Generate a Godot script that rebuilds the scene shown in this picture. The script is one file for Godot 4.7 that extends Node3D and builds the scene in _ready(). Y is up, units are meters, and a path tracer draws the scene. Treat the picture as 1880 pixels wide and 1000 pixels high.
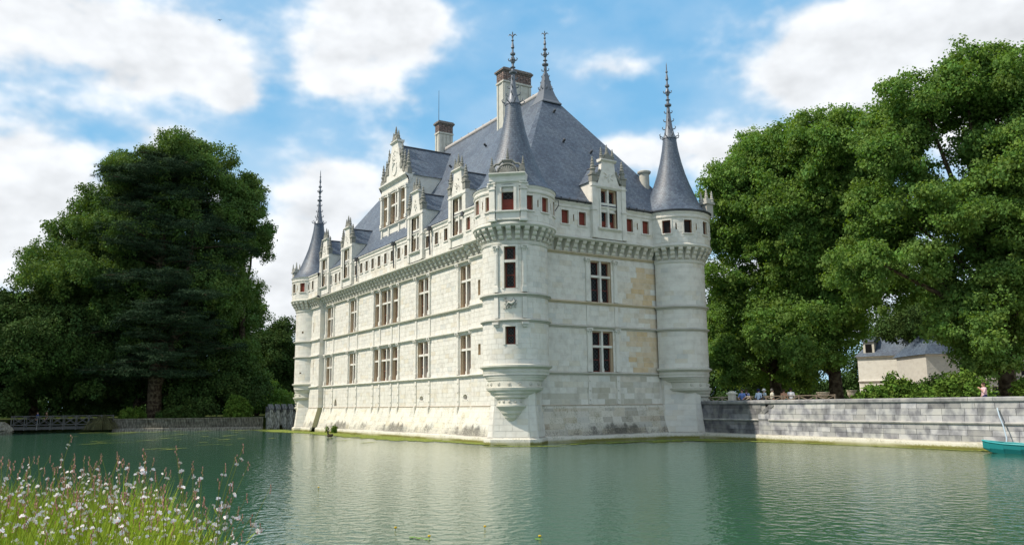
extends Node3D
# A Renaissance chateau standing in its moat, seen from the far bank. Units are metres, y = 0 is the water.
# The chateau's near corner turret stands at the origin, its long lit front looks to +z, its short shaded front to +x.

var M := {}
var used := {}
var stones: Array = []

func _ready():
	camera_sky_sun()
	materials()
	water_and_ground()
	chateau()
	quay_side()
	left_bank()
	trees()
	people_and_things()
	near_bank()

func camera_sky_sun():
	var cam := Camera3D.new()
	cam.name = "camera"
	cam.fov = 37.06
	cam.near = 0.1
	cam.far = 2000.0
	add_child(cam)
	var fw := Vector3(-0.83808881, 0.16160121, -0.52104912)
	var rt := Vector3(0.52656475, -0.01004428, -0.85007569)
	var up := Vector3(0.14260682, 0.98680503, 0.0766755)
	cam.transform = Transform3D(Basis(rt, up, -fw), Vector3(47.9687, 2.5796, 29.9862))
	cam.current = true
	var sun := DirectionalLight3D.new()
	sun.name = "sun"
	sun.light_energy = 1.27
	sun.light_color = Color(1.0, 0.96, 0.895)
	sun.light_angular_distance = 0.5
	sun.shadow_enabled = true
	add_child(sun)
	sun.look_at_from_position(Vector3(-0.231, 0.766, 0.598) * 300.0, Vector3.ZERO)
	var env := Environment.new()
	env.background_mode = Environment.BG_SKY
	var sky := Sky.new()
	var pm := PanoramaSkyMaterial.new()
	pm.panorama = ImageTexture.create_from_image(sky_image())
	sky.sky_material = pm
	env.sky = sky
	env.background_energy_multiplier = 1.0
	env.tonemap_mode = Environment.TONE_MAPPER_LINEAR
	env.tonemap_exposure = 1.22
	env.sdfgi_enabled = true
	env.ssao_enabled = true
	env.ssil_enabled = true
	var we := WorldEnvironment.new()
	we.name = "world_environment"
	we.environment = env
	add_child(we)

# cloud banks: azimuth, elevation, half widths in degrees, weight
const BANKS := [
	[-88, 23.5, 9, 3.6, 1.25], [-80.5, 22.6, 3.2, 2.2, 0.9], [-77.8, 20.6, 1.7, 1.6, 1.0], [-84, 20.4, 2.2, 1.2, 0.75],
	[-69, 26.5, 5.5, 4.2, 1.2], [-71.5, 22.4, 2.8, 1.9, 0.95], [-65.5, 26.5, 3.2, 2.6, 1.0], [-66, 21.0, 2.0, 1.2, 0.3],
	[-90, 14.5, 4.6, 3.2, 1.1], [-89, 10, 5.5, 3.5, 1.2], [-82.3, 17.2, 1.9, 1.2, 0.85], [-78.3, 14.6, 1.6, 1.4, 0.7],
	[-70.6, 15.2, 4.0, 2.6, 1.1], [-72, 11, 4.5, 3.2, 1.2], [-74, 6.5, 6, 3, 1.2], [-66.5, 18.5, 2.0, 1.3, 0.55],
	[-50.7, 23.2, 2.6, 1.15, 0.85], [-53.5, 26.6, 2.2, 1.5, 0.35],
	[-30, 23.2, 9.5, 4.6, 1.4], [-36.8, 21.5, 3.2, 2.4, 1.1], [-24, 18, 8, 4, 1.2], [-46.8, 17.3, 3.6, 1.6, 0.95], [-50.3, 17.6, 1.9, 1.2, 0.85], [-42, 16.6, 3.2, 2.0, 0.9],
	[-55, 6, 12, 4, 0.9], [-35, 7, 14, 5, 0.9]]
# made-up banks outside the picture, their number raised for brighter ambient light
var more_banks: Array = []

func sky_image() -> Image:
	var W := 3072
	var H := 1536
	var img := Image.create(W, H, false, Image.FORMAT_RGBF)
	img.fill(Color(0.30, 0.36, 0.36))
	var rng := RandomNumberGenerator.new()
	rng.seed = 71
	var banks: Array = BANKS.duplicate()
	for k in 270:  # unseen banks, more of them added to brighten the shaded front
		var az := rng.randf_range(-16, 262)
		var el := rad_to_deg(asin(rng.randf_range(0.05, 1.0)))
		var s := rng.randf_range(1.6, 6.5)
		banks.append([wrapf(az, -180, 180), el, s * rng.randf_range(1.0, 1.7) / maxf(cos(deg_to_rad(el)), 0.25), s * 0.62, rng.randf_range(0.7, 1.25)])
	for k in 30:
		banks.append([rng.randf_range(-104, -14), rng.randf_range(42, 84), rng.randf_range(4, 14), rng.randf_range(2, 5), rng.randf_range(0.7, 1.2)])
	# banks rasterised on a coarse map of sums first
	var cw := 720
	var ch := 180
	var cover := PackedFloat32Array()
	cover.resize(cw * ch)
	for b in banks:
		var x0 := int((b[0] - b[2] * 2.4 + 180.0) * 2.0)
		var x1 := int((b[0] + b[2] * 2.4 + 180.0) * 2.0)
		var y0 := maxi(0, int((b[1] - b[3] * 2.4) * 2.0))
		var y1 := mini(ch - 1, int((b[1] + b[3] * 2.4) * 2.0))
		for y in range(y0, y1 + 1):
			for x in range(x0, x1 + 1):
				var dx: float = (x * 0.5 + 0.25 - 180.0 - b[0]) / b[2]
				var dy: float = (y * 0.5 + 0.25 - b[1]) / b[3]
				var g: float = b[4] * exp(-(dx * dx + dy * dy) * 0.9)
				var at := y * cw + posmod(x, cw)
				cover[at] = cover[at] + g
	var n1 := FastNoiseLite.new()
	n1.seed = 5
	n1.noise_type = FastNoiseLite.TYPE_SIMPLEX_SMOOTH
	n1.frequency = 9.0
	n1.fractal_octaves = 7
	n1.fractal_gain = 0.60
	var n2 := FastNoiseLite.new()
	n2.seed = 19
	n2.noise_type = FastNoiseLite.TYPE_SIMPLEX_SMOOTH
	n2.frequency = 3.2
	n2.fractal_octaves = 3
	var sunv := Vector3(-0.231, 0.766, 0.598)
	for y in H / 2:
		var el := (0.5 - (y + 0.5) / H) * PI
		var sy := sin(el)
		var cy := cos(el)
		var t := pow(1.0 - sy, 3.2)
		var t2 := pow(1.0 - sy, 9.0)
		var base := Color(0.145, 0.375, 0.64).lerp(Color(0.265, 0.57, 0.80), t).lerp(Color(0.50, 0.70, 0.82), t2 * 0.8)
		var fy := clampf(rad_to_deg(el) * 2.0 - 0.5, 0.0, ch - 1.001)
		var iy := int(fy)
		var ry := fy - iy
		for x in W:
			var az := wrapf((x + 0.5) / W * TAU, -PI, PI)
			var d := Vector3(sin(az) * cy, sy, -cos(az) * cy)
			var fx := rad_to_deg(az) * 2.0 + 359.5
			var ix := int(floor(fx))
			var rx := fx - ix
			var i0 := posmod(ix, cw)
			var i1 := (i0 + 1) % cw
			var cov := lerpf(lerpf(cover[iy * cw + i0], cover[iy * cw + i1], rx), lerpf(cover[(iy + 1) * cw + i0], cover[(iy + 1) * cw + i1], rx), ry)
			cov = minf(cov, 1.35)
			var p := Vector3(d.x, d.y * 1.9, d.z)
			var f := n1.get_noise_3dv(p)
			var dens := cov * 0.92 - 0.56 + f * 0.66
			var veil := clampf(n2.get_noise_3dv(p * 1.4) * 0.45 + f * 0.25 + 0.16 + cov * 0.3, 0.0, 0.6)
			var c := base.lerp(Color(0.68, 0.76, 0.84), veil * 0.6)
			if dens > -0.34:
				var a := smoothstep(-0.34, 0.42, dens)
				a = a * (0.5 + 0.45 * a)
				var g := n1.get_noise_3dv(p + (sunv - d * sunv.dot(d)) * 0.05)
				var thick := clampf((cov - 0.95) * 0.9 + f * 0.12, 0.0, 1.0)
				var lit := clampf(0.84 + (f - g) * 0.18 - thick * 0.16, 0.62, 0.9)
				c = c.lerp(Color(lit * 0.955, lit * 0.975, lit), a)
			img.set_pixel(x, y, c)
	return img

# ---------- mesh building ----------
class MB:
	var v := PackedVector3Array()
	var n := PackedVector3Array()
	var c := PackedColorArray()
	var t := PackedVector2Array()
	var col := Color(1, 1, 1)
	var Z := Vector2.ZERO
	# corners run anticlockwise seen from outside
	func q(a: Vector3, b: Vector3, e: Vector3, d: Vector3, uv: Array = []):
		var m := (e - a).cross(d - b)
		if m.length_squared() < 1e-16:
			return
		m = m.normalized()
		qn(a, b, e, d, m, m, m, m, uv)
	func qn(a: Vector3, b: Vector3, e: Vector3, d: Vector3, na: Vector3, nb: Vector3, ne: Vector3, nd: Vector3, uv: Array = []):
		v.append_array([a, e, b, a, d, e])
		n.append_array([na, ne, nb, na, nd, ne])
		c.append_array([col, col, col, col, col, col])
		if uv.size() == 4:
			t.append_array([uv[0], uv[2], uv[1], uv[0], uv[3], uv[2]])
		else:
			t.append_array([Z, Z, Z, Z, Z, Z])
	func tri(a: Vector3, b: Vector3, e: Vector3, uv: Array = []):
		var m := (b - a).cross(e - a)
		if m.length_squared() < 1e-16:
			return
		m = m.normalized()
		v.append_array([a, e, b])
		n.append_array([m, m, m])
		c.append_array([col, col, col])
		if uv.size() == 3:
			t.append_array([uv[0], uv[2], uv[1]])
		else:
			t.append_array([Z, Z, Z])
	# a flat or battered patch of a face, w0 at its foot and w1 at its head
	func fq(f: Face, u0: float, u1: float, v0: float, v1: float, w0: float, w1: float = 1e9):
		if w1 > 1e8:
			w1 = w0
		var k := f.segs(u0, u1)
		for i in k:
			var a := lerpf(u0, u1, float(i) / k)
			var b := lerpf(u0, u1, float(i + 1) / k)
			var uv := [Vector2(a + f.uo, v0), Vector2(b + f.uo, v0), Vector2(b + f.uo, v1), Vector2(a + f.uo, v1)]
			if f.R == 0.0:
				q(f.p(a, v0, w0), f.p(b, v0, w0), f.p(b, v1, w1), f.p(a, v1, w1), uv)
			else:
				var na := f.nrm(a)
				var nb := f.nrm(b)
				qn(f.p(a, v0, w0), f.p(b, v0, w0), f.p(b, v1, w1), f.p(a, v1, w1), na, nb, nb, na, uv)
	func fbox(f: Face, u0: float, u1: float, v0: float, v1: float, w0: float, w1: float, wt: float = 1e9, closed: bool = false):
		var w2 := w1 if wt > 1e8 else wt
		fq(f, u0, u1, v0, v1, w1, w2)
		q(f.p(u0, v0, w0), f.p(u0, v0, w1), f.p(u0, v1, w2), f.p(u0, v1, w0))
		q(f.p(u1, v0, w1), f.p(u1, v0, w0), f.p(u1, v1, w0), f.p(u1, v1, w2))
		var k := f.segs(u0, u1)
		for i in k:
			var a := lerpf(u0, u1, float(i) / k)
			var b := lerpf(u0, u1, float(i + 1) / k)
			q(f.p(a, v1, w2), f.p(b, v1, w2), f.p(b, v1, w0), f.p(a, v1, w0))
			q(f.p(a, v0, w0), f.p(b, v0, w0), f.p(b, v0, w1), f.p(a, v0, w1))
			if closed:
				q(f.p(b, v0, w0), f.p(a, v0, w0), f.p(a, v1, w0), f.p(b, v1, w0))
	# a moulding: profile points are (w, v) from its foot to its head
	func fprof(f: Face, u0: float, u1: float, pr: Array, caps: bool = true):
		var k := f.segs(u0, u1)
		for i in k:
			var a := lerpf(u0, u1, float(i) / k)
			var b := lerpf(u0, u1, float(i + 1) / k)
			for j in pr.size() - 1:
				var s: Vector2 = pr[j]
				var e: Vector2 = pr[j + 1]
				q(f.p(a, s.y, s.x), f.p(b, s.y, s.x), f.p(b, e.y, e.x), f.p(a, e.y, e.x))
		if caps:
			for j in range(1, pr.size() - 1):
				var s: Vector2 = pr[0]
				var e: Vector2 = pr[j]
				var g: Vector2 = pr[j + 1]
				tri(f.p(u0, s.y, s.x), f.p(u0, e.y, e.x), f.p(u0, g.y, g.x))
				tri(f.p(u1, s.y, s.x), f.p(u1, g.y, g.x), f.p(u1, e.y, e.x))
	# turned shape: profile points are (radius, height) from foot to head
	func lathe(o: Vector3, pr: Array, k: int = 24, th0: float = 0.0, th1: float = TAU, smooth: bool = false, uvs: float = 0.0):
		var nr: Array = []
		for j in pr.size() - 1:
			var dd: Vector2 = pr[j + 1] - pr[j]
			nr.append(Vector2(dd.y, -dd.x).normalized() if dd.length() > 1e-6 else Vector2(0, 1))
		var run := 0.0
		for j in pr.size() - 1:
			var s: Vector2 = pr[j]
			var e: Vector2 = pr[j + 1]
			var m0: Vector2 = nr[j]
			var m1: Vector2 = nr[j]
			if smooth:
				if j > 0:
					m0 = (nr[j] + nr[j - 1]).normalized()
				if j < nr.size() - 1:
					m1 = (nr[j] + nr[j + 1]).normalized()
			var nxt := run + s.distance_to(e)
			for i in k:
				var a := th1 - (th1 - th0) * i / k
				var b := th1 - (th1 - th0) * (i + 1) / k
				var ca := Vector3(cos(a), 0, sin(a))
				var cb := Vector3(cos(b), 0, sin(b))
				var up := Vector3.UP
				qn(o + ca * s.x + up * s.y, o + cb * s.x + up * s.y, o + cb * e.x + up * e.y, o + ca * e.x + up * e.y, ca * m0.x + up * m0.y, cb * m0.x + up * m0.y, cb * m1.x + up * m1.y, ca * m1.x + up * m1.y, [Vector2(-a * uvs, -run), Vector2(-b * uvs, -run), Vector2(-b * uvs, -nxt), Vector2(-a * uvs, -nxt)] if uvs > 0.0 else [])
			run = nxt
	func tube(pts: Array, rs: Array, k: int = 6, cap: bool = true):
		var rings: Array = []
		var ref := Vector3(0.31, 0.2, 0.93).normalized()
		for i in pts.size():
			var dd: Vector3 = (pts[mini(i + 1, pts.size() - 1)] - pts[maxi(i - 1, 0)]).normalized()
			var x := dd.cross(ref)
			if x.length() < 0.05:
				x = dd.cross(Vector3(1, 0, 0))
			x = x.normalized()
			var y := dd.cross(x)
			var ring: Array = []
			for j in k:
				var a := TAU * j / k
				ring.append(x * cos(a) + y * sin(a))
			rings.append(ring)
		for i in pts.size() - 1:
			for j in k:
				var l := (j + 1) % k
				var n0: Vector3 = rings[i][j]
				var n1: Vector3 = rings[i][l]
				var n2: Vector3 = rings[i + 1][l]
				var n3: Vector3 = rings[i + 1][j]
				qn(pts[i] + n0 * rs[i], pts[i] + n1 * rs[i], pts[i + 1] + n2 * rs[i + 1], pts[i + 1] + n3 * rs[i + 1], n0, n1, n2, n3)
		if cap:
			for j in range(1, k - 1):
				tri(pts[0] + rings[0][0] * rs[0], pts[0] + rings[0][j + 1] * rs[0], pts[0] + rings[0][j] * rs[0])
				var z := pts.size() - 1
				tri(pts[z] + rings[z][0] * rs[z], pts[z] + rings[z][j] * rs[z], pts[z] + rings[z][j + 1] * rs[z])
	func box(o: Vector3, s: Vector3, b: Basis = Basis.IDENTITY, top: float = 1.0):
		var h := s * 0.5
		var P: Array = []
		for k in 8:
			var g := top if (k & 2) else 1.0
			P.append(o + b * Vector3((h.x if (k & 1) else -h.x) * g, h.y if (k & 2) else -h.y, (h.z if (k & 4) else -h.z) * g))
		q(P[4], P[5], P[7], P[6])
		q(P[1], P[0], P[2], P[3])
		q(P[5], P[1], P[3], P[7])
		q(P[0], P[4], P[6], P[2])
		q(P[6], P[7], P[3], P[2])
		q(P[0], P[1], P[5], P[4])
	func ball(o: Vector3, r: Vector3, k: int = 8, rows: int = 5):
		for i in rows:
			var a0 := PI * i / rows - PI / 2
			var a1 := PI * (i + 1) / rows - PI / 2
			for j in k:
				var b0 := -TAU * j / k
				var b1 := -TAU * (j + 1) / k
				var N: Array = []
				for e in [[a0, b0], [a0, b1], [a1, b1], [a1, b0]]:
					N.append(Vector3(cos(e[0]) * cos(e[1]), sin(e[0]), cos(e[0]) * sin(e[1])))
				qn(o + N[0] * r, o + N[1] * r, o + N[2] * r, o + N[3] * r, (N[0] / r).normalized(), (N[1] / r).normalized(), (N[2] / r).normalized(), (N[3] / r).normalized())
	func mesh(uv2: float = 0.0) -> ArrayMesh:
		var am := ArrayMesh.new()
		if v.is_empty():
			return am
		var arr := []
		arr.resize(Mesh.ARRAY_MAX)
		arr[Mesh.ARRAY_VERTEX] = v
		arr[Mesh.ARRAY_NORMAL] = n
		arr[Mesh.ARRAY_COLOR] = c
		arr[Mesh.ARRAY_TEX_UV] = t
		if uv2 > 0.0:
			var t2 := PackedVector2Array()
			t2.resize(t.size())
			for i in t.size():
				t2[i] = t[i] * uv2
			arr[Mesh.ARRAY_TEX_UV2] = t2
		am.add_surface_from_arrays(Mesh.PRIMITIVE_TRIANGLES, arr)
		return am

# a wall face: u runs to the right as seen from outside, v up, w outwards; R > 0 makes it a round tower
class Face:
	var o := Vector3.ZERO
	var rt := Vector3.RIGHT
	var out := Vector3.BACK
	var R := 0.0
	var th0 := 0.0
	var uo := 0.0
	func p(u: float, v: float, w: float) -> Vector3:
		if R == 0.0:
			return o + rt * u + Vector3(0, v, 0) + out * w
		var a := th0 - u / R
		return o + Vector3(cos(a) * (R + w), v, sin(a) * (R + w))
	func nrm(u: float) -> Vector3:
		if R == 0.0:
			return out
		var a := th0 - u / R
		return Vector3(cos(a), 0, sin(a))
	func segs(u0: float, u1: float) -> int:
		return 1 if R == 0.0 else maxi(1, int(ceil(absf(u1 - u0) / R / 0.14)))

func flat_face(o: Vector3, rt: Vector3) -> Face:
	var f := Face.new()
	f.o = o
	f.rt = rt.normalized()
	f.out = f.rt.cross(Vector3.UP)
	return f

func round_face(o: Vector3, R: float, deg: float) -> Face:
	var f := Face.new()
	f.o = o
	f.R = R
	f.th0 = deg_to_rad(deg)
	return f

func numbered(parent: Node, called: String) -> String:
	var key := str(parent.get_instance_id()) + called
	var k: int = used.get(key, 0)
	used[key] = k + 1
	return called if k == 0 else "%s_%03d" % [called, k]

func put(parent: Node, called: String, mesh: Mesh, m: Material, tr: Transform3D = Transform3D.IDENTITY) -> MeshInstance3D:
	var mi := MeshInstance3D.new()
	mi.name = numbered(parent, called)
	mi.mesh = mesh
	mi.material_override = m
	mi.transform = tr
	parent.add_child(mi, true)
	return mi

func thing(called: String, label: String, category: String, at: Vector3 = Vector3.ZERO, group: String = "") -> Node3D:
	var o := Node3D.new()
	o.name = numbered(self, called)
	add_child(o)
	o.position = at
	o.set_meta("label", label)
	o.set_meta("category", category)
	if group != "":
		o.set_meta("group", group)
	return o

func tag(o: Node, label: String, category: String, group: String = ""):
	o.set_meta("label", label)
	o.set_meta("category", category)
	if group != "":
		o.set_meta("group", group)

func structure(called: String, mesh: Mesh, m: Material) -> MeshInstance3D:
	var o := put(self, called, mesh, m)
	o.set_meta("kind", "structure")
	return o

# ---------- materials ----------
func noise_tex(sd: int, freq: float, stops: Array, cols: Array, oct: int = 4, size: int = 512, normal: bool = false, bump: float = 4.0) -> NoiseTexture2D:
	var nz := FastNoiseLite.new()
	nz.seed = sd
	nz.noise_type = FastNoiseLite.TYPE_SIMPLEX_SMOOTH
	nz.frequency = freq
	nz.fractal_octaves = oct
	var t := NoiseTexture2D.new()
	t.width = size
	t.height = size
	t.seamless = true
	t.noise = nz
	if normal:
		t.as_normal_map = true
		t.bump_strength = bump
	elif not cols.is_empty():
		var g := Gradient.new()
		g.offsets = PackedFloat32Array(stops)
		g.colors = PackedColorArray(cols)
		t.color_ramp = g
	return t

func mat(called: String, lin: Color, rough: float, spec: float = 0.5) -> StandardMaterial3D:
	var m := StandardMaterial3D.new()
	m.resource_name = called
	m.albedo_color = lin.linear_to_srgb()
	m.roughness = rough
	m.metallic_specular = spec
	M[called] = m
	return m

func tri_tex(m: StandardMaterial3D, t: Texture2D, scale: float):
	m.albedo_texture = t
	m.uv1_triplanar = true
	m.uv1_world_triplanar = true
	m.uv1_scale = Vector3.ONE * scale

func materials():
	var grain := noise_tex(3, 0.012, [0.0, 0.35, 0.6, 1.0], [Color(0.90, 0.895, 0.88), Color(0.965, 0.96, 0.95), Color(1, 1, 0.995), Color(0.985, 0.975, 0.95)], 6)
	var m := mat("stone", Color(1, 1, 1), 0.9, 0.25)
	m.vertex_color_use_as_albedo = true
	tri_tex(m, grain, 0.17)
	m.normal_enabled = true
	m.normal_texture = noise_tex(8, 0.03, [], [], 4, 512, true, 3.0)
	m.normal_scale = 0.35
	# the foot of the walls: dark damp stains and lichen specks with outlines of their own
	m = mat("plinth", Color(1, 1, 1), 0.92, 0.25)
	m.vertex_color_use_as_albedo = true
	m.albedo_texture = ImageTexture.create_from_image(stain_image())
	m.uv1_scale = Vector3(1.0 / 14.0, -1.0 / 2.7, 1.0)
	# weathered quay
	m = mat("quay_stone", Color(1, 1, 1), 0.93, 0.2)
	m.vertex_color_use_as_albedo = true
	tri_tex(m, noise_tex(31, 0.011, [0.0, 0.3, 0.45, 0.62, 1.0], [Color(0.62, 0.62, 0.64), Color(0.76, 0.76, 0.78), Color(0.86, 0.86, 0.87), Color(0.96, 0.955, 0.95), Color(1, 0.99, 0.97)], 7), 0.31)
	m.uv1_scale = Vector3(0.2, 0.15, 0.2)
	m = mat("old_stone", Color(1, 1, 1), 0.93, 0.2)
	m.vertex_color_use_as_albedo = true
	tri_tex(m, noise_tex(37, 0.02, [0.0, 0.4, 0.6, 1.0], [Color(0.42, 0.42, 0.40), Color(0.70, 0.69, 0.66), Color(0.88, 0.87, 0.84), Color(1, 1, 0.97)], 7), 0.23)
	m.uv1_scale = Vector3(0.5, 0.14, 0.5)
	m = mat("slate", Color(1, 1, 1), 0.5, 0.5)
	var si := slate_images()
	m.vertex_color_use_as_albedo = true
	m.albedo_texture = ImageTexture.create_from_image(si[0])
	m.uv1_scale = Vector3(1.0 / 3.2, 1.0 / 2.56, 1)
	m.heightmap_enabled = true
	m.heightmap_texture = ImageTexture.create_from_image(si[1])
	m.heightmap_scale = 1.2
	m.detail_enabled = true
	m.detail_blend_mode = BaseMaterial3D.BLEND_MODE_MUL
	m.detail_uv_layer = BaseMaterial3D.DETAIL_UV_2
	m.detail_albedo = noise_tex(41, 0.01, [0.0, 0.4, 0.6, 1.0], [Color(0.82, 0.84, 0.87), Color(0.94, 0.95, 0.965), Color(1, 1, 1), Color(1, 0.99, 0.97)], 5)
	m = mat("lead", Color(0.15, 0.165, 0.19), 0.48, 0.5)
	m.metallic = 0.35
	m = mat("dark_lead", Color(0.055, 0.058, 0.065), 0.5, 0.5)
	m = mat("ridge_lead", Color(0.42, 0.39, 0.37), 0.8, 0.3)
	m = mat("red_wood", Color(1, 1, 1), 0.62, 0.4)
	m.vertex_color_use_as_albedo = true
	tri_tex(m, noise_tex(43, 0.02, [0.0, 0.5, 1.0], [Color(0.8, 0.78, 0.76), Color(0.95, 0.94, 0.92), Color(1, 1, 1)], 4, 256), 0.6)
	m = mat("glass", Color(0.014, 0.014, 0.014), 0.12, 0.2)
	m.normal_enabled = true
	m.uv1_triplanar = true
	m.uv1_world_triplanar = true
	m.uv1_scale = Vector3.ONE * 0.9
	m.normal_texture = noise_tex(47, 0.02, [], [], 2, 256, true, 4.0)
	m.normal_scale = 0.22
	m = mat("leading", Color(0.10, 0.105, 0.105), 0.6, 0.4)
	m = mat("brick", Color(1, 1, 1), 0.9, 0.2)
	m.vertex_color_use_as_albedo = true
	tri_tex(m, noise_tex(53, 0.03, [0.0, 0.5, 1.0], [Color(0.55, 0.5, 0.5), Color(0.9, 0.87, 0.85), Color(1, 1, 1)], 4, 256), 0.7)
	# murky green water
	m = mat("water", Color(0.034, 0.100, 0.060), 0.05, 0.5)
	m.uv1_triplanar = true
	m.uv1_world_triplanar = true
	m.uv1_scale = Vector3(0.15, 0.15, 0.15)
	m.heightmap_enabled = true
	m.heightmap_texture = noise_tex(59, 0.014, [], [], 4, 1024)
	m.heightmap_scale = 1.9
	m = mat("algae", Color(1, 1, 1), 0.85, 0.3)
	tri_tex(m, noise_tex(61, 0.02, [0.0, 0.35, 0.6, 1.0], [Color(0.20, 0.26, 0.10), Color(0.36, 0.42, 0.16), Color(0.50, 0.54, 0.22), Color(0.62, 0.62, 0.34)], 5), 0.35)
	m = mat("earth", Color(1, 1, 1), 0.95, 0.1)
	tri_tex(m, noise_tex(67, 0.02, [0.0, 0.4, 0.6, 1.0], [Color(0.10, 0.13, 0.06), Color(0.17, 0.21, 0.09), Color(0.24, 0.27, 0.12), Color(0.32, 0.30, 0.19)], 5), 0.12)
	m = mat("gravel", Color(1, 1, 1), 0.95, 0.1)
	tri_tex(m, noise_tex(73, 0.05, [0.0, 0.5, 1.0], [Color(0.50, 0.46, 0.40), Color(0.66, 0.62, 0.55), Color(0.76, 0.72, 0.66)], 5), 0.4)
	m = mat("bark", Color(1, 1, 1), 0.95, 0.15)
	tri_tex(m, noise_tex(79, 0.02, [0.0, 0.45, 0.6, 1.0], [Color(0.16, 0.13, 0.10), Color(0.27, 0.23, 0.19), Color(0.36, 0.32, 0.26), Color(0.45, 0.42, 0.34)], 5, 256), 0.4)
	for k in [["plane_leaf", Color(0.168, 0.295, 0.075), 0.9], ["park_leaf", Color(0.115, 0.20, 0.055), 0.75], ["dark_leaf", Color(0.056, 0.105, 0.028), 0.5], ["cedar_leaf", Color(0.034, 0.060, 0.030), 0.2], ["shrub_leaf", Color(0.10, 0.18, 0.03), 0.45], ["grass_leaf", Color(0.27, 0.36, 0.05), 0.7]]:
		m = mat(k[0], k[1], 0.8, 0.12 if k[0] == "cedar_leaf" else 0.22)
		m.vertex_color_use_as_albedo = true
		m.backlight_enabled = true
		m.backlight = Color(k[2], k[2], k[2] * 0.5)
		m.cull_mode = BaseMaterial3D.CULL_DISABLED
	m = mat("petal", Color(1, 1, 1), 0.6, 0.3)
	m.vertex_color_use_as_albedo = true
	m.backlight_enabled = true
	m.backlight = Color(0.4, 0.4, 0.4)
	m.cull_mode = BaseMaterial3D.CULL_DISABLED
	m = mat("paint", Color(1, 1, 1), 0.35, 0.5)
	m.vertex_color_use_as_albedo = true
	m = mat("cloth", Color(1, 1, 1), 0.85, 0.2)
	m.vertex_color_use_as_albedo = true
	m = mat("grey_wood", Color(1, 1, 1), 0.85, 0.25)
	m.vertex_color_use_as_albedo = true
	tri_tex(m, noise_tex(83, 0.03, [0.0, 0.5, 1.0], [Color(0.6, 0.6, 0.6), Color(0.9, 0.9, 0.88), Color(1, 1, 1)], 4, 256), 0.8)

func stain_image() -> Image:
	var W := 1024
	var H := 192
	var img := Image.create(W, H, false, Image.FORMAT_RGB8)
	var n := FastNoiseLite.new()
	n.seed = 12
	n.noise_type = FastNoiseLite.TYPE_SIMPLEX_SMOOTH
	n.frequency = 1.0
	n.fractal_octaves = 5
	for y in H:
		var hgt := 2.7 * (1.0 - (y + 0.5) / H)
		for x in W:
			var a := TAU * x / W
			var r := 14.0 / TAU
			var p := Vector3(cos(a) * r, sin(a) * r, hgt)
			var streak := n.get_noise_3d(p.x * 1.2, p.y * 1.2, hgt * 0.6)
			var blot := n.get_noise_3d(p.x * 0.16 + 40.0, p.y * 0.16, hgt * 0.4)
			var grit := n.get_noise_3d(p.x * 7.0, p.y * 7.0, hgt * 7.0 + 9.0)
			# the damp mark left above the ledge, torn along its upper edge
			var edge := 0.92 + blot * 0.4 + streak * 0.55
			var s := smoothstep(edge + 0.16, edge - 0.22, hgt) * smoothstep(0.33, 0.5, hgt)
			s *= clampf(0.40 + blot * 0.7 + streak * 0.6 + grit * 0.9, 0.0, 0.78)
			var c := Color(0.985, 0.98, 0.96)
			var v := clampf(grit * 0.22 + streak * 0.16, -0.2, 0.2)
			c = Color(c.r + minf(v, 0), c.g + minf(v, 0), c.b + minf(v * 1.2, 0))
			c = c.lerp(Color(0.46, 0.455, 0.44), s)
			var moss := smoothstep(0.26 + grit * 0.15, 0.08, hgt)
			c = c.lerp(Color(0.50, 0.50, 0.25), clampf(moss * (0.75 + blot), 0.0, 0.9))
			if grit > 0.42 and s > 0.25:
				c = c.lerp(Color(0.9, 0.89, 0.85), 0.7)
			img.set_pixel(x, y, c)
	return img

func slate_images() -> Array:
	var S := 512
	var a := Image.create(S, S, false, Image.FORMAT_RGB8)
	var b := Image.create(S, S, false, Image.FORMAT_L8)
	var rng := RandomNumberGenerator.new()
	rng.seed = 5
	var tone: Array = []
	for k in 256:
		tone.append(rng.randf_range(-1, 1))
	for y in S:
		var row := y / 32
		var fy := (y % 32) / 32.0
		for x in S:
			var xx := (x + (16 if row % 2 == 1 else 0)) % S
			var sl := xx / 32
			var fx := (xx % 32) / 32.0
			var k: float = tone[(row * 16 + sl) % 256]
			var l := 1.0 + k * 0.17
			var gap := 1.0
			if fy > 0.93 or fx < 0.05:
				gap = 0.55
			var base := Color(0.315, 0.358, 0.415)
			var c := Color(base.r * l * gap, base.g * l * gap, base.b * l * gap * (1.0 - k * 0.03))
			a.set_pixel(x, y, c)
			b.set_pixel(x, y, Color.from_hsv(0, 0, clampf((0.25 + 0.6 * fy + k * 0.08) * (0.4 if gap < 0.9 else 1.0), 0, 1)))
	return [a, b]

# ---------- water and ground ----------
func poly_sheet(pts: Array, y: float) -> ArrayMesh:
	var pl := PackedVector2Array()
	for p in pts:
		pl.append(Vector2(p[0], p[1]))
	var idx := Geometry2D.triangulate_polygon(pl)
	var mb := MB.new()
	for i in range(0, idx.size(), 3):
		var a := Vector3(pl[idx[i]].x, y, pl[idx[i]].y)
		var b := Vector3(pl[idx[i + 1]].x, y, pl[idx[i + 1]].y)
		var c := Vector3(pl[idx[i + 2]].x, y, pl[idx[i + 2]].y)
		if (b - a).cross(c - a).y < 0:
			mb.tri(a, c, b)
		else:
			mb.tri(a, b, c)
	return mb.mesh()

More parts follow.
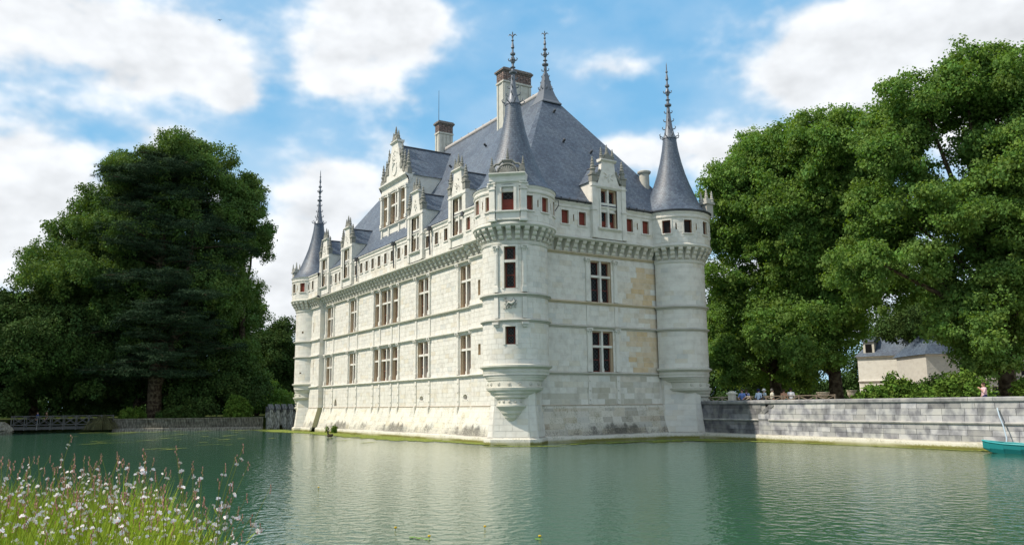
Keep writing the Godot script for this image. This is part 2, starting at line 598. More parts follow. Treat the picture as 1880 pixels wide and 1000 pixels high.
func water_and_ground():
	structure("water", poly_sheet([[-90, -60], [60, -60], [60, 70], [-90, 70]], 0.0), M.water)
	# the land round the moat, as one sheet with the moat left out and its banks
	var moat := [[30, -13.9], [1.0, -16.1], [-20, -40], [-52, -40], [-54.6, -3.5], [-54.6, 2.6], [-58.2, 13.4], [-61.2, 18.4], [-74, 19.4], [-76, 27.5], [-63.6, 29.4], [-64.2, 33], [-66, 42], [-75, 60], [-75, 140]]
	var gs: Array = [[-900, -900], [900, -900], [900, -13.0]] + moat + [[900, 140], [900, 900], [-900, 900]]
	structure("ground", poly_sheet(gs, 1.40), M.earth)
	var sk := MB.new()
	for i in moat.size() - 1:
		var a := Vector3(moat[i][0], -0.8, moat[i][1])
		var b := Vector3(moat[i + 1][0], -0.8, moat[i + 1][1])
		sk.q(b, a, a + Vector3.UP * 2.2, b + Vector3.UP * 2.2)
	structure("bank", sk.mesh(), M.earth)

# ---------- the chateau ----------
var keep: Node3D
const WHITE := Color(0.725, 0.70, 0.648)
const S1 := 4.88
const S2 := 8.30
const S3 := 10.08
const S4 := 13.74

func stone_color(rng: RandomNumberGenerator, warm: float = 0.15) -> Color:
	var k := rng.randf_range(0.965, 1.025)
	var c := Color(WHITE.r * k, WHITE.g * k, WHITE.b * k)
	if rng.randf() < warm:
		c = c.lerp(Color(0.66, 0.60, 0.49), rng.randf_range(0.2, 0.7))
	elif rng.randf() < 0.12:
		c = c.lerp(Color(0.58, 0.585, 0.565), rng.randf_range(0.2, 0.7))
	return c

# courses of ashlar: blocks 2 cm proud of the mortar bed, gathered first, built later
func lay(f: Face, u0: float, u1: float, v0: float, v1: float, ops: Array, ch: float, bl: float, rng: RandomNumberGenerator, w0: float = 0.0, w1: float = 1e9, tint: int = 0, plinth: bool = false):
	if w1 > 1e8:
		w1 = w0
	var rows := maxi(1, int(round((v1 - v0) / ch)))
	var g := 0.009 if not plinth else 0.006
	for r in rows:
		var a := lerpf(v0, v1, float(r) / rows)
		var b := lerpf(v0, v1, float(r + 1) / rows)
		var spans := [[u0, u1]]
		for o in ops:
			if o[2] < b - 0.03 and o[3] > a + 0.03:
				var nx := []
				for s in spans:
					if o[1] <= s[0] or o[0] >= s[1]:
						nx.append(s)
						continue
					if o[0] - s[0] > 0.06:
						nx.append([s[0], o[0]])
					if s[1] - o[1] > 0.06:
						nx.append([o[1], s[1]])
				spans = nx
		for s in spans:
			var u: float = s[0]
			var first := true
			while u < s[1] - 0.01:
				var l := bl * rng.randf_range(0.7, 1.35)
				if first and r % 2 == 1:
					l *= 0.55
				first = false
				var e := u + l
				if s[1] - e < bl * 0.45:
					e = s[1]
				var c := stone_color(rng)
				if tint == 1:
					c = east_tint((u + e) * 0.5, (a + b) * 0.5, c, rng)
				elif tint == 2:
					c = east_base_tint((u + e) * 0.5, (a + b) * 0.5, c, rng)
				var wa := lerpf(w0, w1, (a - v0) / (v1 - v0))
				var wb := lerpf(w0, w1, (b - v0) / (v1 - v0))
				var ctr := f.p((u + e) * 0.5, (a + b) * 0.5, w0)
				var eye := Vector3(47.97, 2.58, 29.99)
				var face := maxf(0.0, f.nrm((u + e) * 0.5).dot((eye - ctr).normalized()))
				var hid := 0.0 if (ctr - Vector3(0, ctr.y, 0)).length() < 2.9 or f.o.z > -10.0 or f.R == 0.0 else 0.3
				stones.append({"f": f, "u0": u + g, "u1": e - g, "v0": a + g, "v1": b - g, "w0": wa, "w1": wb, "c": c, "pl": plinth, "size": (e - u) * (b - a) * (face - hid) / ctr.distance_squared_to(eye)})
				u = e

func flush_stones():
	stones.sort_custom(func(a, b): return a.size > b.size)
	var rest := MB.new()
	var restp := MB.new()
	for i in stones.size():
		var s: Dictionary = stones[i]
		var own := i < 300
		var mb: MB = MB.new() if own else (restp if s.pl else rest)
		mb.col = s.c
		mb.Z = Vector2(1.0, 2.3)
		mb.fbox(s.f, s.u0, s.u1, s.v0, s.v1, minf(s.w0, s.w1) - 0.02, s.w0, s.w1)
		if own:
			put(keep, "stone", mb.mesh(), M.plinth if s.pl else M.stone)
	put(keep, "wall_stones", rest.mesh(), M.stone).set_meta("kind", "stuff")
	put(keep, "plinth_stones", restp.mesh(), M.plinth).set_meta("kind", "stuff")

# the mortar bed of a wall with its openings cut out and their reveals
func sheet(mb: MB, f: Face, u0: float, u1: float, v0: float, v1: float, ops: Array, w: float = -0.01, depth: float = 0.5):
	var us := [u0, u1]
	var vs := [v0, v1]
	for o in ops:
		for k in [o[0], o[1]]:
			if k > u0 and k < u1 and not us.has(k):
				us.append(k)
		for k in [o[2], o[3]]:
			if k > v0 and k < v1 and not vs.has(k):
				vs.append(k)
	us.sort()
	vs.sort()
	for i in us.size() - 1:
		for j in vs.size() - 1:
			var cu: float = (us[i] + us[i + 1]) * 0.5
			var cv: float = (vs[j] + vs[j + 1]) * 0.5
			var open := false
			for o in ops:
				if cu > o[0] and cu < o[1] and cv > o[2] and cv < o[3]:
					open = true
			if not open:
				mb.fq(f, us[i], us[i + 1], vs[j], vs[j + 1], w)
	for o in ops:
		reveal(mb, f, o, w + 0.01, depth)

func reveal(mb: MB, f: Face, o: Array, w: float, depth: float):
	var was := mb.col
	mb.col = Color(0.58, 0.465, 0.34)  # warm bounced light put into the tan of the reveal
	var a: float = o[0]
	var b: float = o[1]
	var c: float = o[2]
	var d: float = o[3]
	var e := w - depth
	mb.q(f.p(a, c, w), f.p(a, c, e), f.p(a, d, e), f.p(a, d, w))
	mb.q(f.p(b, c, e), f.p(b, c, w), f.p(b, d, w), f.p(b, d, e))
	mb.q(f.p(a, c, w), f.p(b, c, w), f.p(b, c, e), f.p(a, c, e))
	mb.q(f.p(a, d, e), f.p(b, d, e), f.p(b, d, w), f.p(a, d, w))
	mb.col = was

const RED := Color(0.215, 0.042, 0.026)
const WOOD := Color(0.27, 0.115, 0.06)

# sash and pane of one light; lat: lozenge leading; panel: red boards in its foot
func light(parent: Node, f: Face, u0: float, u1: float, v0: float, v1: float, w: float, c: Color, rail: bool, lat: bool, panel: float = 0.0):
	var mb := MB.new()
	mb.col = c
	var b := minf(0.075, (u1 - u0) * 0.16)
	mb.fbox(f, u0, u0 + b, v0, v1, w - 0.04, w + 0.03)
	mb.fbox(f, u1 - b, u1, v0, v1, w - 0.04, w + 0.03)
	mb.fbox(f, u0 + b, u1 - b, v0, v0 + b, w - 0.04, w + 0.028)
	mb.fbox(f, u0 + b, u1 - b, v1 - b, v1, w - 0.04, w + 0.028)
	var g0 := v0 + b
	if panel > 0.0:
		var vp := v0 + (v1 - v0) * panel
		mb.fbox(f, u0 + b, u1 - b, v0 + b, vp, w - 0.04, w + 0.012)
		g0 = vp
	elif rail:
		var vm := (v0 + v1) * 0.5
		mb.fbox(f, u0 + b, u1 - b, vm - b * 0.5, vm + b * 0.5, w - 0.04, w + 0.026)
	put(parent, "sash", mb.mesh(), M.red_wood)
	var gl := MB.new()
	gl.fq(f, u0 + b * 0.5, u1 - b * 0.5, g0 - 0.01, v1 - b * 0.5, w)
	put(parent, "pane", gl.mesh(), M.glass)
	if lat:
		var ld := MB.new()
		var st := (u1 - u0 - 2 * b) / 2.0
		var hh := v1 - b - g0
		var k := -int(ceil(hh / st)) - 1
		while k < 4:
			for sgn in [-1, 1]:
				# a bar u = ua + sgn * (v - g0), clipped to the light
				var ua := u0 + b + k * st if sgn == 1 else u1 - b - k * st
				var t0 := 0.0
				var t1 := hh
				if sgn == 1:
					t0 = maxf(0.0, u0 + b - ua)
					t1 = minf(hh, u1 - b - ua)
				else:
					t0 = maxf(0.0, ua - (u1 - b))
					t1 = minf(hh, ua - (u0 + b))
				if t1 - t0 > 0.03:
					ld.tube([f.p(ua + sgn * t0, g0 + t0, w + 0.006), f.p(ua + sgn * t1, g0 + t1, w + 0.006)], [0.009, 0.009], 4, false)
			k += 1
		put(parent, "leading", ld.mesh(), M.leading)

# a window with stone mullions and transoms; lights meet at the fractions given
func stone_window(f: Face, u0: float, u1: float, v0: float, v1: float, w: float, cols: int, tr: float, c: Color, lat: bool, parent: Node = null, panel: float = 0.0) -> Node3D:
	if parent == null:
		parent = keep
	var mb := MB.new()
	mb.col = WHITE
	var m := 0.085
	var vt := lerpf(v0, v1, tr)
	if cols == 2:
		var uc := (u0 + u1) * 0.5
		mb.fbox(f, uc - m, uc + m, v0, v1, w - 0.34, w - 0.07)
		mb.fbox(f, uc - m * 1.3, uc + m * 1.3, v0, v0 + 0.25, w - 0.34, w - 0.04)
	if tr < 0.99:
		mb.fbox(f, u0, u1, vt - m, vt + m, w - 0.33, w - 0.085)
	# moulded inner frame
	mb.col = Color(0.52, 0.40, 0.28)  # same bounced warmth put into the frame's tan
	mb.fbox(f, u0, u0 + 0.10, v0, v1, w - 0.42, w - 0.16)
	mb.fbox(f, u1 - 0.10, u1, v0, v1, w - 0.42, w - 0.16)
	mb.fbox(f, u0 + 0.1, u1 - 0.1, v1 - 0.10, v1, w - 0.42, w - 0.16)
	var win: Node = parent
	if parent == keep:
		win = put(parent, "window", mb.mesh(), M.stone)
	else:
		put(parent, "mullion", mb.mesh(), M.stone)
	var xs := [u0 + 0.1, u1 - 0.1]
	if cols == 2:
		xs = [u0 + 0.1, (u0 + u1) * 0.5 - m, (u0 + u1) * 0.5 + m, u1 - 0.1]
	for k in range(0, xs.size(), 2):
		if tr < 0.99:
			light(win, f, xs[k], xs[k + 1], v0 + 0.02, vt - m, w - 0.36, c, true, lat, panel)
			light(win, f, xs[k], xs[k + 1], vt + m, v1 - 0.1, w - 0.36, c, false, lat)
		else:
			light(win, f, xs[k], xs[k + 1], v0 + 0.02, v1 - 0.1, w - 0.36, c, true, lat, panel)
	return win

# a little gallery window: a raised surround, a sill, and a red shutter or a pane
func gallery_window(f: Face, uc: float, w: float, wd: float, v0: float, v1: float, shut: bool):
	var mb := MB.new()
	mb.col = WHITE * 0.98
	var h := wd * 0.5
	var b := 0.10
	mb.fbox(f, uc - h - b, uc - h, v0, v1, w - 0.03, w + 0.035)
	mb.fbox(f, uc + h, uc + h + b, v0, v1, w - 0.03, w + 0.035)
	mb.fbox(f, uc - h - b, uc + h + b, v1, v1 + b, w - 0.03, w + 0.035)
	mb.fbox(f, uc - h - b - 0.04, uc + h + b + 0.04, v0 - 0.09, v0, w - 0.03, w + 0.075)
	var win := put(keep, "gallery_window", mb.mesh(), M.stone)
	if shut:
		var sh := MB.new()
		sh.col = RED
		for k in 3:
			var a := lerpf(uc - h, uc + h, k / 3.0)
			var e := lerpf(uc - h, uc + h, (k + 1) / 3.0)
			sh.fbox(f, a + 0.006, e - 0.006, v0, v1, w - 0.22, w - 0.15 - 0.004 * (k % 2))
		put(win, "shutter", sh.mesh(), M.red_wood)
	else:
		light(win, f, uc - h, uc + h, v0, v1, w - 0.2, RED * 0.6, false, false)

func pilaster(f: Face, uc: float, v0: float, v1: float, w: float, wd: float = 0.30, foot: bool = true):
	var mb := MB.new()
	mb.col = WHITE
	var h := wd * 0.5
	mb.fbox(f, uc - h, uc + h, v0, v1 - 0.42, w, w + 0.10)
	mb.fbox(f, uc - h * 0.62, uc + h * 0.62, v0 + 0.55, v1 - 0.6, w + 0.09, w + 0.125)
	if foot:
		mb.fbox(f, uc - h - 0.05, uc + h + 0.05, v0, v0 + 0.34, w, w + 0.16)
		mb.fbox(f, uc - h - 0.02, uc + h + 0.02, v0 + 0.34, v0 + 0.42, w, w + 0.135)
	# capital: necking, bell with leaves, corner volutes, abacus
	mb.fbox(f, uc - h - 0.02, uc + h + 0.02, v1 - 0.46, v1 - 0.41, w, w + 0.125)
	mb.fprof(f, uc - h - 0.02, uc + h + 0.02, [Vector2(w, v1 - 0.41), Vector2(w + 0.11, v1 - 0.41), Vector2(w + 0.13, v1 - 0.25), Vector2(w + 0.2, v1 - 0.1), Vector2(w, v1 - 0.1)])
	for s in [-1, 1]:
		mb.tube([f.p(uc + s * (h + 0.04), v1 - 0.15, w + 0.02), f.p(uc + s * (h + 0.04), v1 - 0.15, w + 0.23)], [0.075, 0.075], 7)
		mb.tube([f.p(uc + s * h * 0.5, v1 - 0.38, w + 0.1), f.p(uc + s * h * 0.55, v1 - 0.26, w + 0.17), f.p(uc + s * h * 0.5, v1 - 0.22, w + 0.22)], [0.05, 0.045, 0.03], 5)
	mb.fbox(f, uc - h - 0.10, uc + h + 0.10, v1 - 0.08, v1, w, w + 0.24)
	put(keep, "pilaster", mb.mesh(), M.stone)

func strip(f: Face, uc: float, v0: float, v1: float, w: float, beads: bool):
	var mb := MB.new()
	mb.col = WHITE * 0.99
	mb.fbox(f, uc - 0.15, uc + 0.15, v0, v1, w, w + 0.075)
	if beads:
		var k := int((v1 - v0) / 0.62)
		for i in k:
			mb.tube([f.p(uc, v0 + (i + 0.5) * (v1 - v0) / k, w + 0.07), f.p(uc, v0 + (i + 0.5) * (v1 - v0) / k, w + 0.12)], [0.10, 0.07], 8)
	put(keep, "wall_strip", mb.mesh(), M.stone)

func string_profile(v: float, w: float, big: float = 1.0) -> Array:
	return [Vector2(w - 0.03, v - 0.20 * big), Vector2(w + 0.05 * big, v - 0.19 * big), Vector2(w + 0.07 * big, v - 0.12 * big), Vector2(w + 0.15 * big, v - 0.07 * big), Vector2(w + 0.21 * big, v - 0.05 * big), Vector2(w + 0.21 * big, v + 0.015), Vector2(w + 0.17 * big, v + 0.04), Vector2(w - 0.03, v + 0.09)]

func string_course(f: Face, u0: float, u1: float, v: float, w: float = 0.0, c: Color = Color(0.60, 0.58, 0.52), big: float = 1.0):
	var mb := MB.new()
	mb.col = c
	mb.fprof(f, u0, u1, string_profile(v, w, big))
	put(keep, "string_course", mb.mesh(), M.stone)

var corbel_mesh: ArrayMesh
func make_corbel():
	# three rolls one above the other, each farther out
	var f := flat_face(Vector3.ZERO, Vector3.RIGHT)
	var mb := MB.new()
	mb.col = Color(0.66, 0.635, 0.565)
	var pr := [Vector2(-0.05, -0.98)]
	for k in 3:
		var w0 := 0.02 + k * 0.2
		var v0 := -0.96 + k * 0.32
		pr.append(Vector2(w0, v0 + 0.0))
		for i in range(0, 6):
			var a := PI * 0.5 * i / 5.0
			pr.append(Vector2(w0 + 0.2 * sin(a) + 0.02, v0 + 0.24 * (1.0 - cos(a)) + 0.01))
		pr.append(Vector2(w0 + 0.2, v0 + 0.31))
	pr.append(Vector2(-0.05, 0.0))
	mb.fprof(f, -0.185, 0.185, pr)
	corbel_mesh = mb.mesh()

func corbel_at(f: Face, u: float, v: float, w: float, s: float = 1.0):
	var z := f.nrm(u)
	var x := Vector3.UP.cross(z)
	put(keep, "corbel", corbel_mesh, M.stone, Transform3D(Basis(x * s, Vector3.UP * s, z * s), f.p(u, v, w)))

# corbel table, cornice, gallery wall and eaves moulding over one stretch of wall
func gallery(f: Face, u0: float, u1: float, w: float, step: float, ops: Array, rng: RandomNumberGenerator, edge0: float = 0.0, edge1: float = 0.0, cut: Array = []):
	var k := int(round((u1 - u0) / step))
	for i in k:
		corbel_at(f, lerpf(u0, u1, (i + 0.5) / k), 14.64, w, 0.94)
	var a := u0 - edge0
	var b := u1 + edge1
	var mb := MB.new()
	mb.col = Color(0.62, 0.605, 0.55)
	mb.fprof(f, a, b, [Vector2(w - 0.02, 14.6), Vector2(w + 0.64, 14.62), Vector2(w + 0.70, 14.68), Vector2(w + 0.80, 14.70), Vector2(w + 0.80, 14.78), Vector2(w + 0.58, 14.90), Vector2(w + 0.5, 14.92)])
	put(keep, "cornice", mb.mesh(), M.stone)
	var g := MB.new()
	g.col = WHITE
	sheet(g, f, a, b, 14.78, 17.4, ops + cut, w + 0.55, 0.35)
	put(keep, "gallery_wall", g.mesh(), M.stone)
	lay(f, a, b, 14.92, 16.98, ops + cut, 0.41, 1.0, rng, w + 0.56)
	var e := MB.new()
	e.col = WHITE * 0.98
	e.fprof(f, a, b, [Vector2(w + 0.54, 16.96), Vector2(w + 0.60, 16.98), Vector2(w + 0.62, 17.05), Vector2(w + 0.58, 17.08), Vector2(w + 0.58, 17.2), Vector2(w + 0.63, 17.26), Vector2(w + 0.69, 17.34), Vector2(w + 0.69, 17.42), Vector2(w + 0.3, 17.46)])
	put(keep, "eaves_moulding", e.mesh(), M.stone)

func slot(u: float, v: float, h: float = 0.5) -> Array:
	return [u - 0.045, u + 0.045, v, v + h]

func chateau():
	keep = thing("chateau", "white limestone chateau with slate roofs and pointed corner turrets rising from the water", "chateau")
	make_corbel()
	var rng := RandomNumberGenerator.new()
	rng.seed = 20
	var L := flat_face(Vector3.ZERO, Vector3.RIGHT)
	var E := flat_face(Vector3.ZERO, Vector3(0, 0, -1))
	long_front(L, rng)
	east_front(E, rng)
	# the two fronts that look away
	var W := flat_face(Vector3(-45.2, 0, -16.0), Vector3(0, 0, 1))
	var N := flat_face(Vector3(0, 0, -16.0), Vector3(-1, 0, 0))
	var mb := MB.new()
	mb.col = WHITE
	mb.fq(W, 0, 16.0, -0.6, 17.45, 0)
	mb.fq(N, 0, 45.2, -0.6, 17.45, 0)
	put(keep, "rear_wall", mb.mesh(), M.stone)
	turret(round_face(Vector3(0.04, 0, -0.07), 2.3, 41.0), -80.0, 172.0, rng, 0)
	turret(round_face(Vector3(0, 0, -15.35), 2.3, 20.0), -190.0, 86.0, rng, 1)
	turret(round_face(Vector3(-45.0, 0, -0.63), 2.3, 84.0), -10.0, 262.0, rng, 2)
	roofs()
	dormers(L, E, rng)
	chimneys()
	flush_stones()

func long_front(f: Face, rng: RandomNumberGenerator):
	var pil := [[-39.5, -37.0], [-32.4, -30.0], [-25.7, -19.7], [-16.05, -13.4], [-8.3, -6.0]]
	var ops := []
	var wins := []
	for p in pil:
		for lv in [[S1 + 0.09, S2 - 0.32], [S3 + 0.09, S4 - 0.30]]:
			if p[1] - p[0] > 4.0:
				for s in [[-25.45, -24.3, 1], [-23.85, -21.55, 2], [-21.15, -19.95, 1]]:
					wins.append([s[0], s[1], lv[0], lv[1], s[2]])
			else:
				wins.append([p[0] + 0.32, p[1] - 0.32, lv[0], lv[1], 2])
	for w in wins:
		ops.append([w[0], w[1], w[2], w[3]])
	ops.append([-15.35, -14.55, 2.98, 3.48])
	ops.append([-7.6, -6.85, 2.98, 3.5])
	ops.append([-36.4, -35.6, 2.75, 3.45])
	var mb := MB.new()
	mb.col = WHITE * 0.93
	sheet(mb, f, -40.1, -5.6, 2.57, 14.8, ops)
	put(keep, "wall", mb.mesh(), M.stone)
	for o in [[2.57, S1 - 0.2], [S1 + 0.09, S2 - 0.2], [S2 + 0.09, S3 - 0.2], [S3 + 0.09, S4 - 0.2]]:
		lay(f, -40.1, -5.6, o[0], o[1], ops, 0.36, 0.85, rng)
	for w in wins:
		stone_window(f, w[0], w[1], w[2], w[3], 0.0, w[4], 0.63, WOOD, false)
	for a in [[-15.35, -14.55, 2.98, 3.48], [-7.6, -6.85, 2.98, 3.5]]:
		oval_vent(f, a)
	arch_vent(f, [-36.4, -35.6, 2.75, 3.45])
	for p in pil:
		var us: Array = p if p[1] - p[0] < 4.0 else [-25.7, -24.08, -21.35, -19.7]
		for u in us:
			pilaster(f, u, S1 + 0.09, S2 - 0.02, 0.0)
			pilaster(f, u, S3 + 0.09, S4 - 0.02, 0.0)
			strip(f, u, S2 + 0.09, S3 - 0.2, 0.0, false)
			strip(f, u, 2.62, S1 - 0.2, 0.0, true)
			var nt := MB.new()
			nt.col = WHITE * 0.97
			nt.fbox(f, u - 0.13, u + 0.13, 1.8, 2.56, -0.1, 0.19)
			put(keep, "pilaster_foot", nt.mesh(), M.stone)
	for v in [S1, S2, S3, S4]:
		string_course(f, -40.1, -5.6, v, 0.0, Color(0.58, 0.555, 0.485) if v > 9.0 else WHITE * 0.93)
	# projecting blocks beside the two turrets
	for b in [[-43.3, -40.1, 0.54], [-5.6, 0.0, 0.35]]:
		var sl := []
		if b[2] < 0.5:
			sl = [[-4.55, -4.2, 10.75, 11.9], [-4.55, -4.2, 6.3, 7.1]]
		else:
			sl = [[-42.35, -42.2, 11.0, 12.1], [-42.1, -41.98, 6.2, 7.6]]
		var bm := MB.new()
		bm.col = WHITE * 0.93
		sheet(bm, f, b[0], b[1], 2.57, 14.8, sl, b[2] - 0.01, 0.4)
		bm.q(f.p(b[1], 2.57, b[2]), f.p(b[1], 2.57, 0), f.p(b[1], 14.8, 0), f.p(b[1], 14.8, b[2]))
		bm.q(f.p(b[0], 2.57, 0), f.p(b[0], 2.57, b[2]), f.p(b[0], 14.8, b[2]), f.p(b[0], 14.8, 0))
		for s in sl:
			bm.fq(f, s[0], s[1], s[2], s[3], b[2] - 0.4)
		put(keep, "wall", bm.mesh(), M.stone)
		for o in [[2.57, S1 - 0.2], [S1 + 0.09, S2 - 0.2], [S2 + 0.09, S3 - 0.2], [S3 + 0.09, S4 - 0.2]]:
			lay(f, b[0], b[1] - (0.0 if b[2] > 0.5 else 2.0), o[0], o[1], sl, 0.36, 0.7, rng, b[2])
		for v in [S1, S2, S3, S4]:
			string_course(f, b[0] - (0.0 if b[2] > 0.5 else 0.1), b[1], v, b[2], WHITE * 0.95)
		base(f, b[0], b[1], b[2], rng)
		if b[2] > 0.5:
			var side := flat_face(Vector3(-40.1, 0, 0), Vector3(0, 0, -1))
			lay(side, -b[2], 0.0, 2.57, 13.6, [], 0.36, 0.8, rng, 0.02)
	base(f, -40.1, -5.6, 0.0, rng)
	# gallery with its row of little windows
	var cs := [-36.7, -35.2, -33.9, -29.3, -27.85, -26.4, -24.87, -23.3, -21.75, -20.2, -18.7, -17.15, -12.8, -11.1, -9.4]
	var go := []
	for c in cs:
		go.append([c - 0.3, c + 0.3, 15.75, 16.75])
		if c != -33.9 and c != -17.15 and c != -9.4:
			go.append(slot(c + 0.74, 16.05))
	gallery(f, -40.0, -5.7, 0.0, 0.80, go, rng, 0.0, 0.0, [[-7.9, -6.2, 15.6, 17.4], [-15.65, -13.95, 15.6, 17.4], [-32.35, -30.65, 15.6, 17.4], [-39.25, -37.55, 15.6, 17.4]])
	for c in cs:
		gallery_window(f, c, 0.56, 0.6, 15.75, 16.75, false)
	gallery(f, -5.65, -2.4, 0.35, 0.78, [[-5.3, -4.7, 15.75, 16.75], slot(-4.05, 16.05)], rng)
	gallery_window(f, -5.0, 0.91, 0.6, 15.75, 16.75, true)
	gallery(f, -43.6, -40.15, 0.54, 0.72, [[-42.9, -42.3, 15.75, 16.75], [-41.6, -41.0, 15.75, 16.75]], rng, 0.0, 0.6)
	gallery_window(f, -42.6, 1.10, 0.6, 15.75, 16.75, false)
	gallery_window(f, -41.3, 1.10, 0.6, 15.75, 16.75, false)
	var rt := MB.new()
	rt.col = WHITE
	rt.q(f.p(-39.55, 14.7, 1.14), f.p(-39.55, 14.7, 0.5), f.p(-39.55, 17.45, 0.5), f.p(-39.55, 17.45, 1.14))
	put(keep, "gallery_wall", rt.mesh(), M.stone)
	# rain pipes with hopper heads
	for u in [-28.6, -19.45, -12.0, -6.0]:
		var p := MB.new()
		p.tube([f.p(u, 17.25, 0.82), f.p(u, 15.0, 0.72)], [0.06, 0.06], 7)
		p.fbox(f, u - 0.16, u + 0.16, 17.05, 17.4, 0.7, 0.98)
		put(keep, "rain_pipe", p.mesh(), M.dark_lead)

func oval_vent(f: Face, a: Array):
	var mb := MB.new()
	mb.col = WHITE * 0.96
	var uc: float = (a[0] + a[1]) * 0.5
	var vc: float = (a[2] + a[3]) * 0.5
	var ru: float = (a[1] - a[0]) * 0.5
	var rv: float = (a[3] - a[2]) * 0.5
	var k := 20
	for i in k:
		var t0 := TAU * i / k
		var t1 := TAU * (i + 1) / k
		var o0 := Vector2(cos(t0), sin(t0))
		var o1 := Vector2(cos(t1), sin(t1))
		var s0 := o0 / maxf(absf(o0.x), absf(o0.y))
		var s1 := o1 / maxf(absf(o1.x), absf(o1.y))
		mb.q(f.p(uc + s0.x * ru * 1.02, vc + s0.y * rv * 1.02, 0.004), f.p(uc + s1.x * ru * 1.02, vc + s1.y * rv * 1.02, 0.004), f.p(uc + o1.x * ru * 0.9, vc + o1.y * rv * 0.86, 0.004), f.p(uc + o0.x * ru * 0.9, vc + o0.y * rv * 0.86, 0.004))
		mb.q(f.p(uc + o0.x * ru * 0.9, vc + o0.y * rv * 0.86, 0.004), f.p(uc + o1.x * ru * 0.9, vc + o1.y * rv * 0.86, 0.004), f.p(uc + o1.x * ru * 0.8, vc + o1.y * rv * 0.76, -0.5), f.p(uc + o0.x * ru * 0.8, vc + o0.y * rv * 0.76, -0.5))
	put(keep, "cellar_vent", mb.mesh(), M.stone)

func arch_vent(f: Face, a: Array):
	var mb := MB.new()
	mb.col = WHITE * 0.96
	var uc: float = (a[0] + a[1]) * 0.5
	var r: float = (a[1] - a[0]) * 0.5
	var k := 10
	for i in k:
		var t0 := PI * i / k
		var t1 := PI * (i + 1) / k
		var p0 := Vector2(uc + cos(t0) * r, a[2] + sin(t0) * (a[3] - a[2]))
		var p1 := Vector2(uc + cos(t1) * r, a[2] + sin(t1) * (a[3] - a[2]))
		mb.q(f.p(p0.x, a[3] + 0.01, 0.004), f.p(p0.x, p0.y, 0.004), f.p(p1.x, p1.y, 0.004), f.p(p1.x, a[3] + 0.01, 0.004))
		mb.q(f.p(p0.x, p0.y, 0.004), f.p(p0.x, p0.y, -0.5), f.p(p1.x, p1.y, -0.5), f.p(p1.x, p1.y, 0.004))
	put(keep, "cellar_vent", mb.mesh(), M.stone)

# the battered foot of a wall, ledge and all
func base(f: Face, u0: float, u1: float, w: float, rng: RandomNumberGenerator, tint: int = 0):
	var mb := MB.new()
	mb.col = WHITE * 0.9
	mb.fq(f, u0, u1, 0.46, 2.57, w + 0.59, w)
	mb.q(f.p(u1, 0.46, w + 0.6), f.p(u1, 0.46, 0), f.p(u1, 2.57, 0), f.p(u1, 2.57, w))
	mb.q(f.p(u0, 0.46, 0), f.p(u0, 0.46, w + 0.6), f.p(u0, 2.57, w), f.p(u0, 2.57, 0))
	put(keep, "plinth", mb.mesh(), M.plinth)
	lay(f, u0, u1, 0.48, 2.53, [], 0.42, 1.0, rng, w + 0.60, w + 0.01, tint, true)
	var lg := MB.new()
	lg.col = WHITE * 0.98
	lg.fprof(f, u0, u1, [Vector2(w + 0.86, -0.7), Vector2(w + 0.84, 0.12), Vector2(w + 0.82, 0.36), Vector2(w + 0.74, 0.44), Vector2(w + 0.55, 0.49)])
	# texture height follows the wall
	for i in lg.v.size():
		lg.t[i] = Vector2(lg.v[i].x - lg.v[i].z, lg.v[i].y)
	put(keep, "ledge", lg.mesh(), M.plinth)
	var pm := MB.new()
	pm.col = Color(0.52, 0.45, 0.37)
	pm.fprof(f, u0, u1, [Vector2(w - 0.02, 2.53), Vector2(w + 0.05, 2.54), Vector2(w + 0.06, 2.585), Vector2(w - 0.02, 2.61)])
	put(keep, "string_course", pm.mesh(), M.stone)

func east_tint(u: float, v: float, c: Color, rng: RandomNumberGenerator) -> Color:
	var tan := Color(0.63, 0.46, 0.26)
	var j := rng.randf_range(-0.35, 0.35)
	var hit := false
	if v > S3 and v < 13.3 and u > 10.7 + j and u < 12.9 + j * 0.4:
		hit = true
	if v > S2 and v < S3 and u > 11.2 + j * 2.0 and u < 12.9 and rng.randf() < 0.7:
		hit = true
	if v > S1 and v < S2 and u > 10.3 + j and u < 13.0:
		hit = rng.randf() < 0.93
	if hit:
		return c.lerp(tan, rng.randf_range(0.4, 0.9))
	if v < S1 and rng.randf() < 0.45:
		return c.lerp(Color(0.44, 0.41, 0.33), rng.randf_range(0.2, 0.8))
	if u > 9.5 and rng.randf() < 0.3:
		return c.lerp(tan, rng.randf_range(0.1, 0.4))
	return c

func east_base_tint(_u: float, _v: float, c: Color, rng: RandomNumberGenerator) -> Color:
	return c.lerp([Color(0.36, 0.34, 0.30), Color(0.44, 0.38, 0.30), Color(0.50, 0.46, 0.38)][rng.randi() % 3], rng.randf_range(0.25, 0.95))

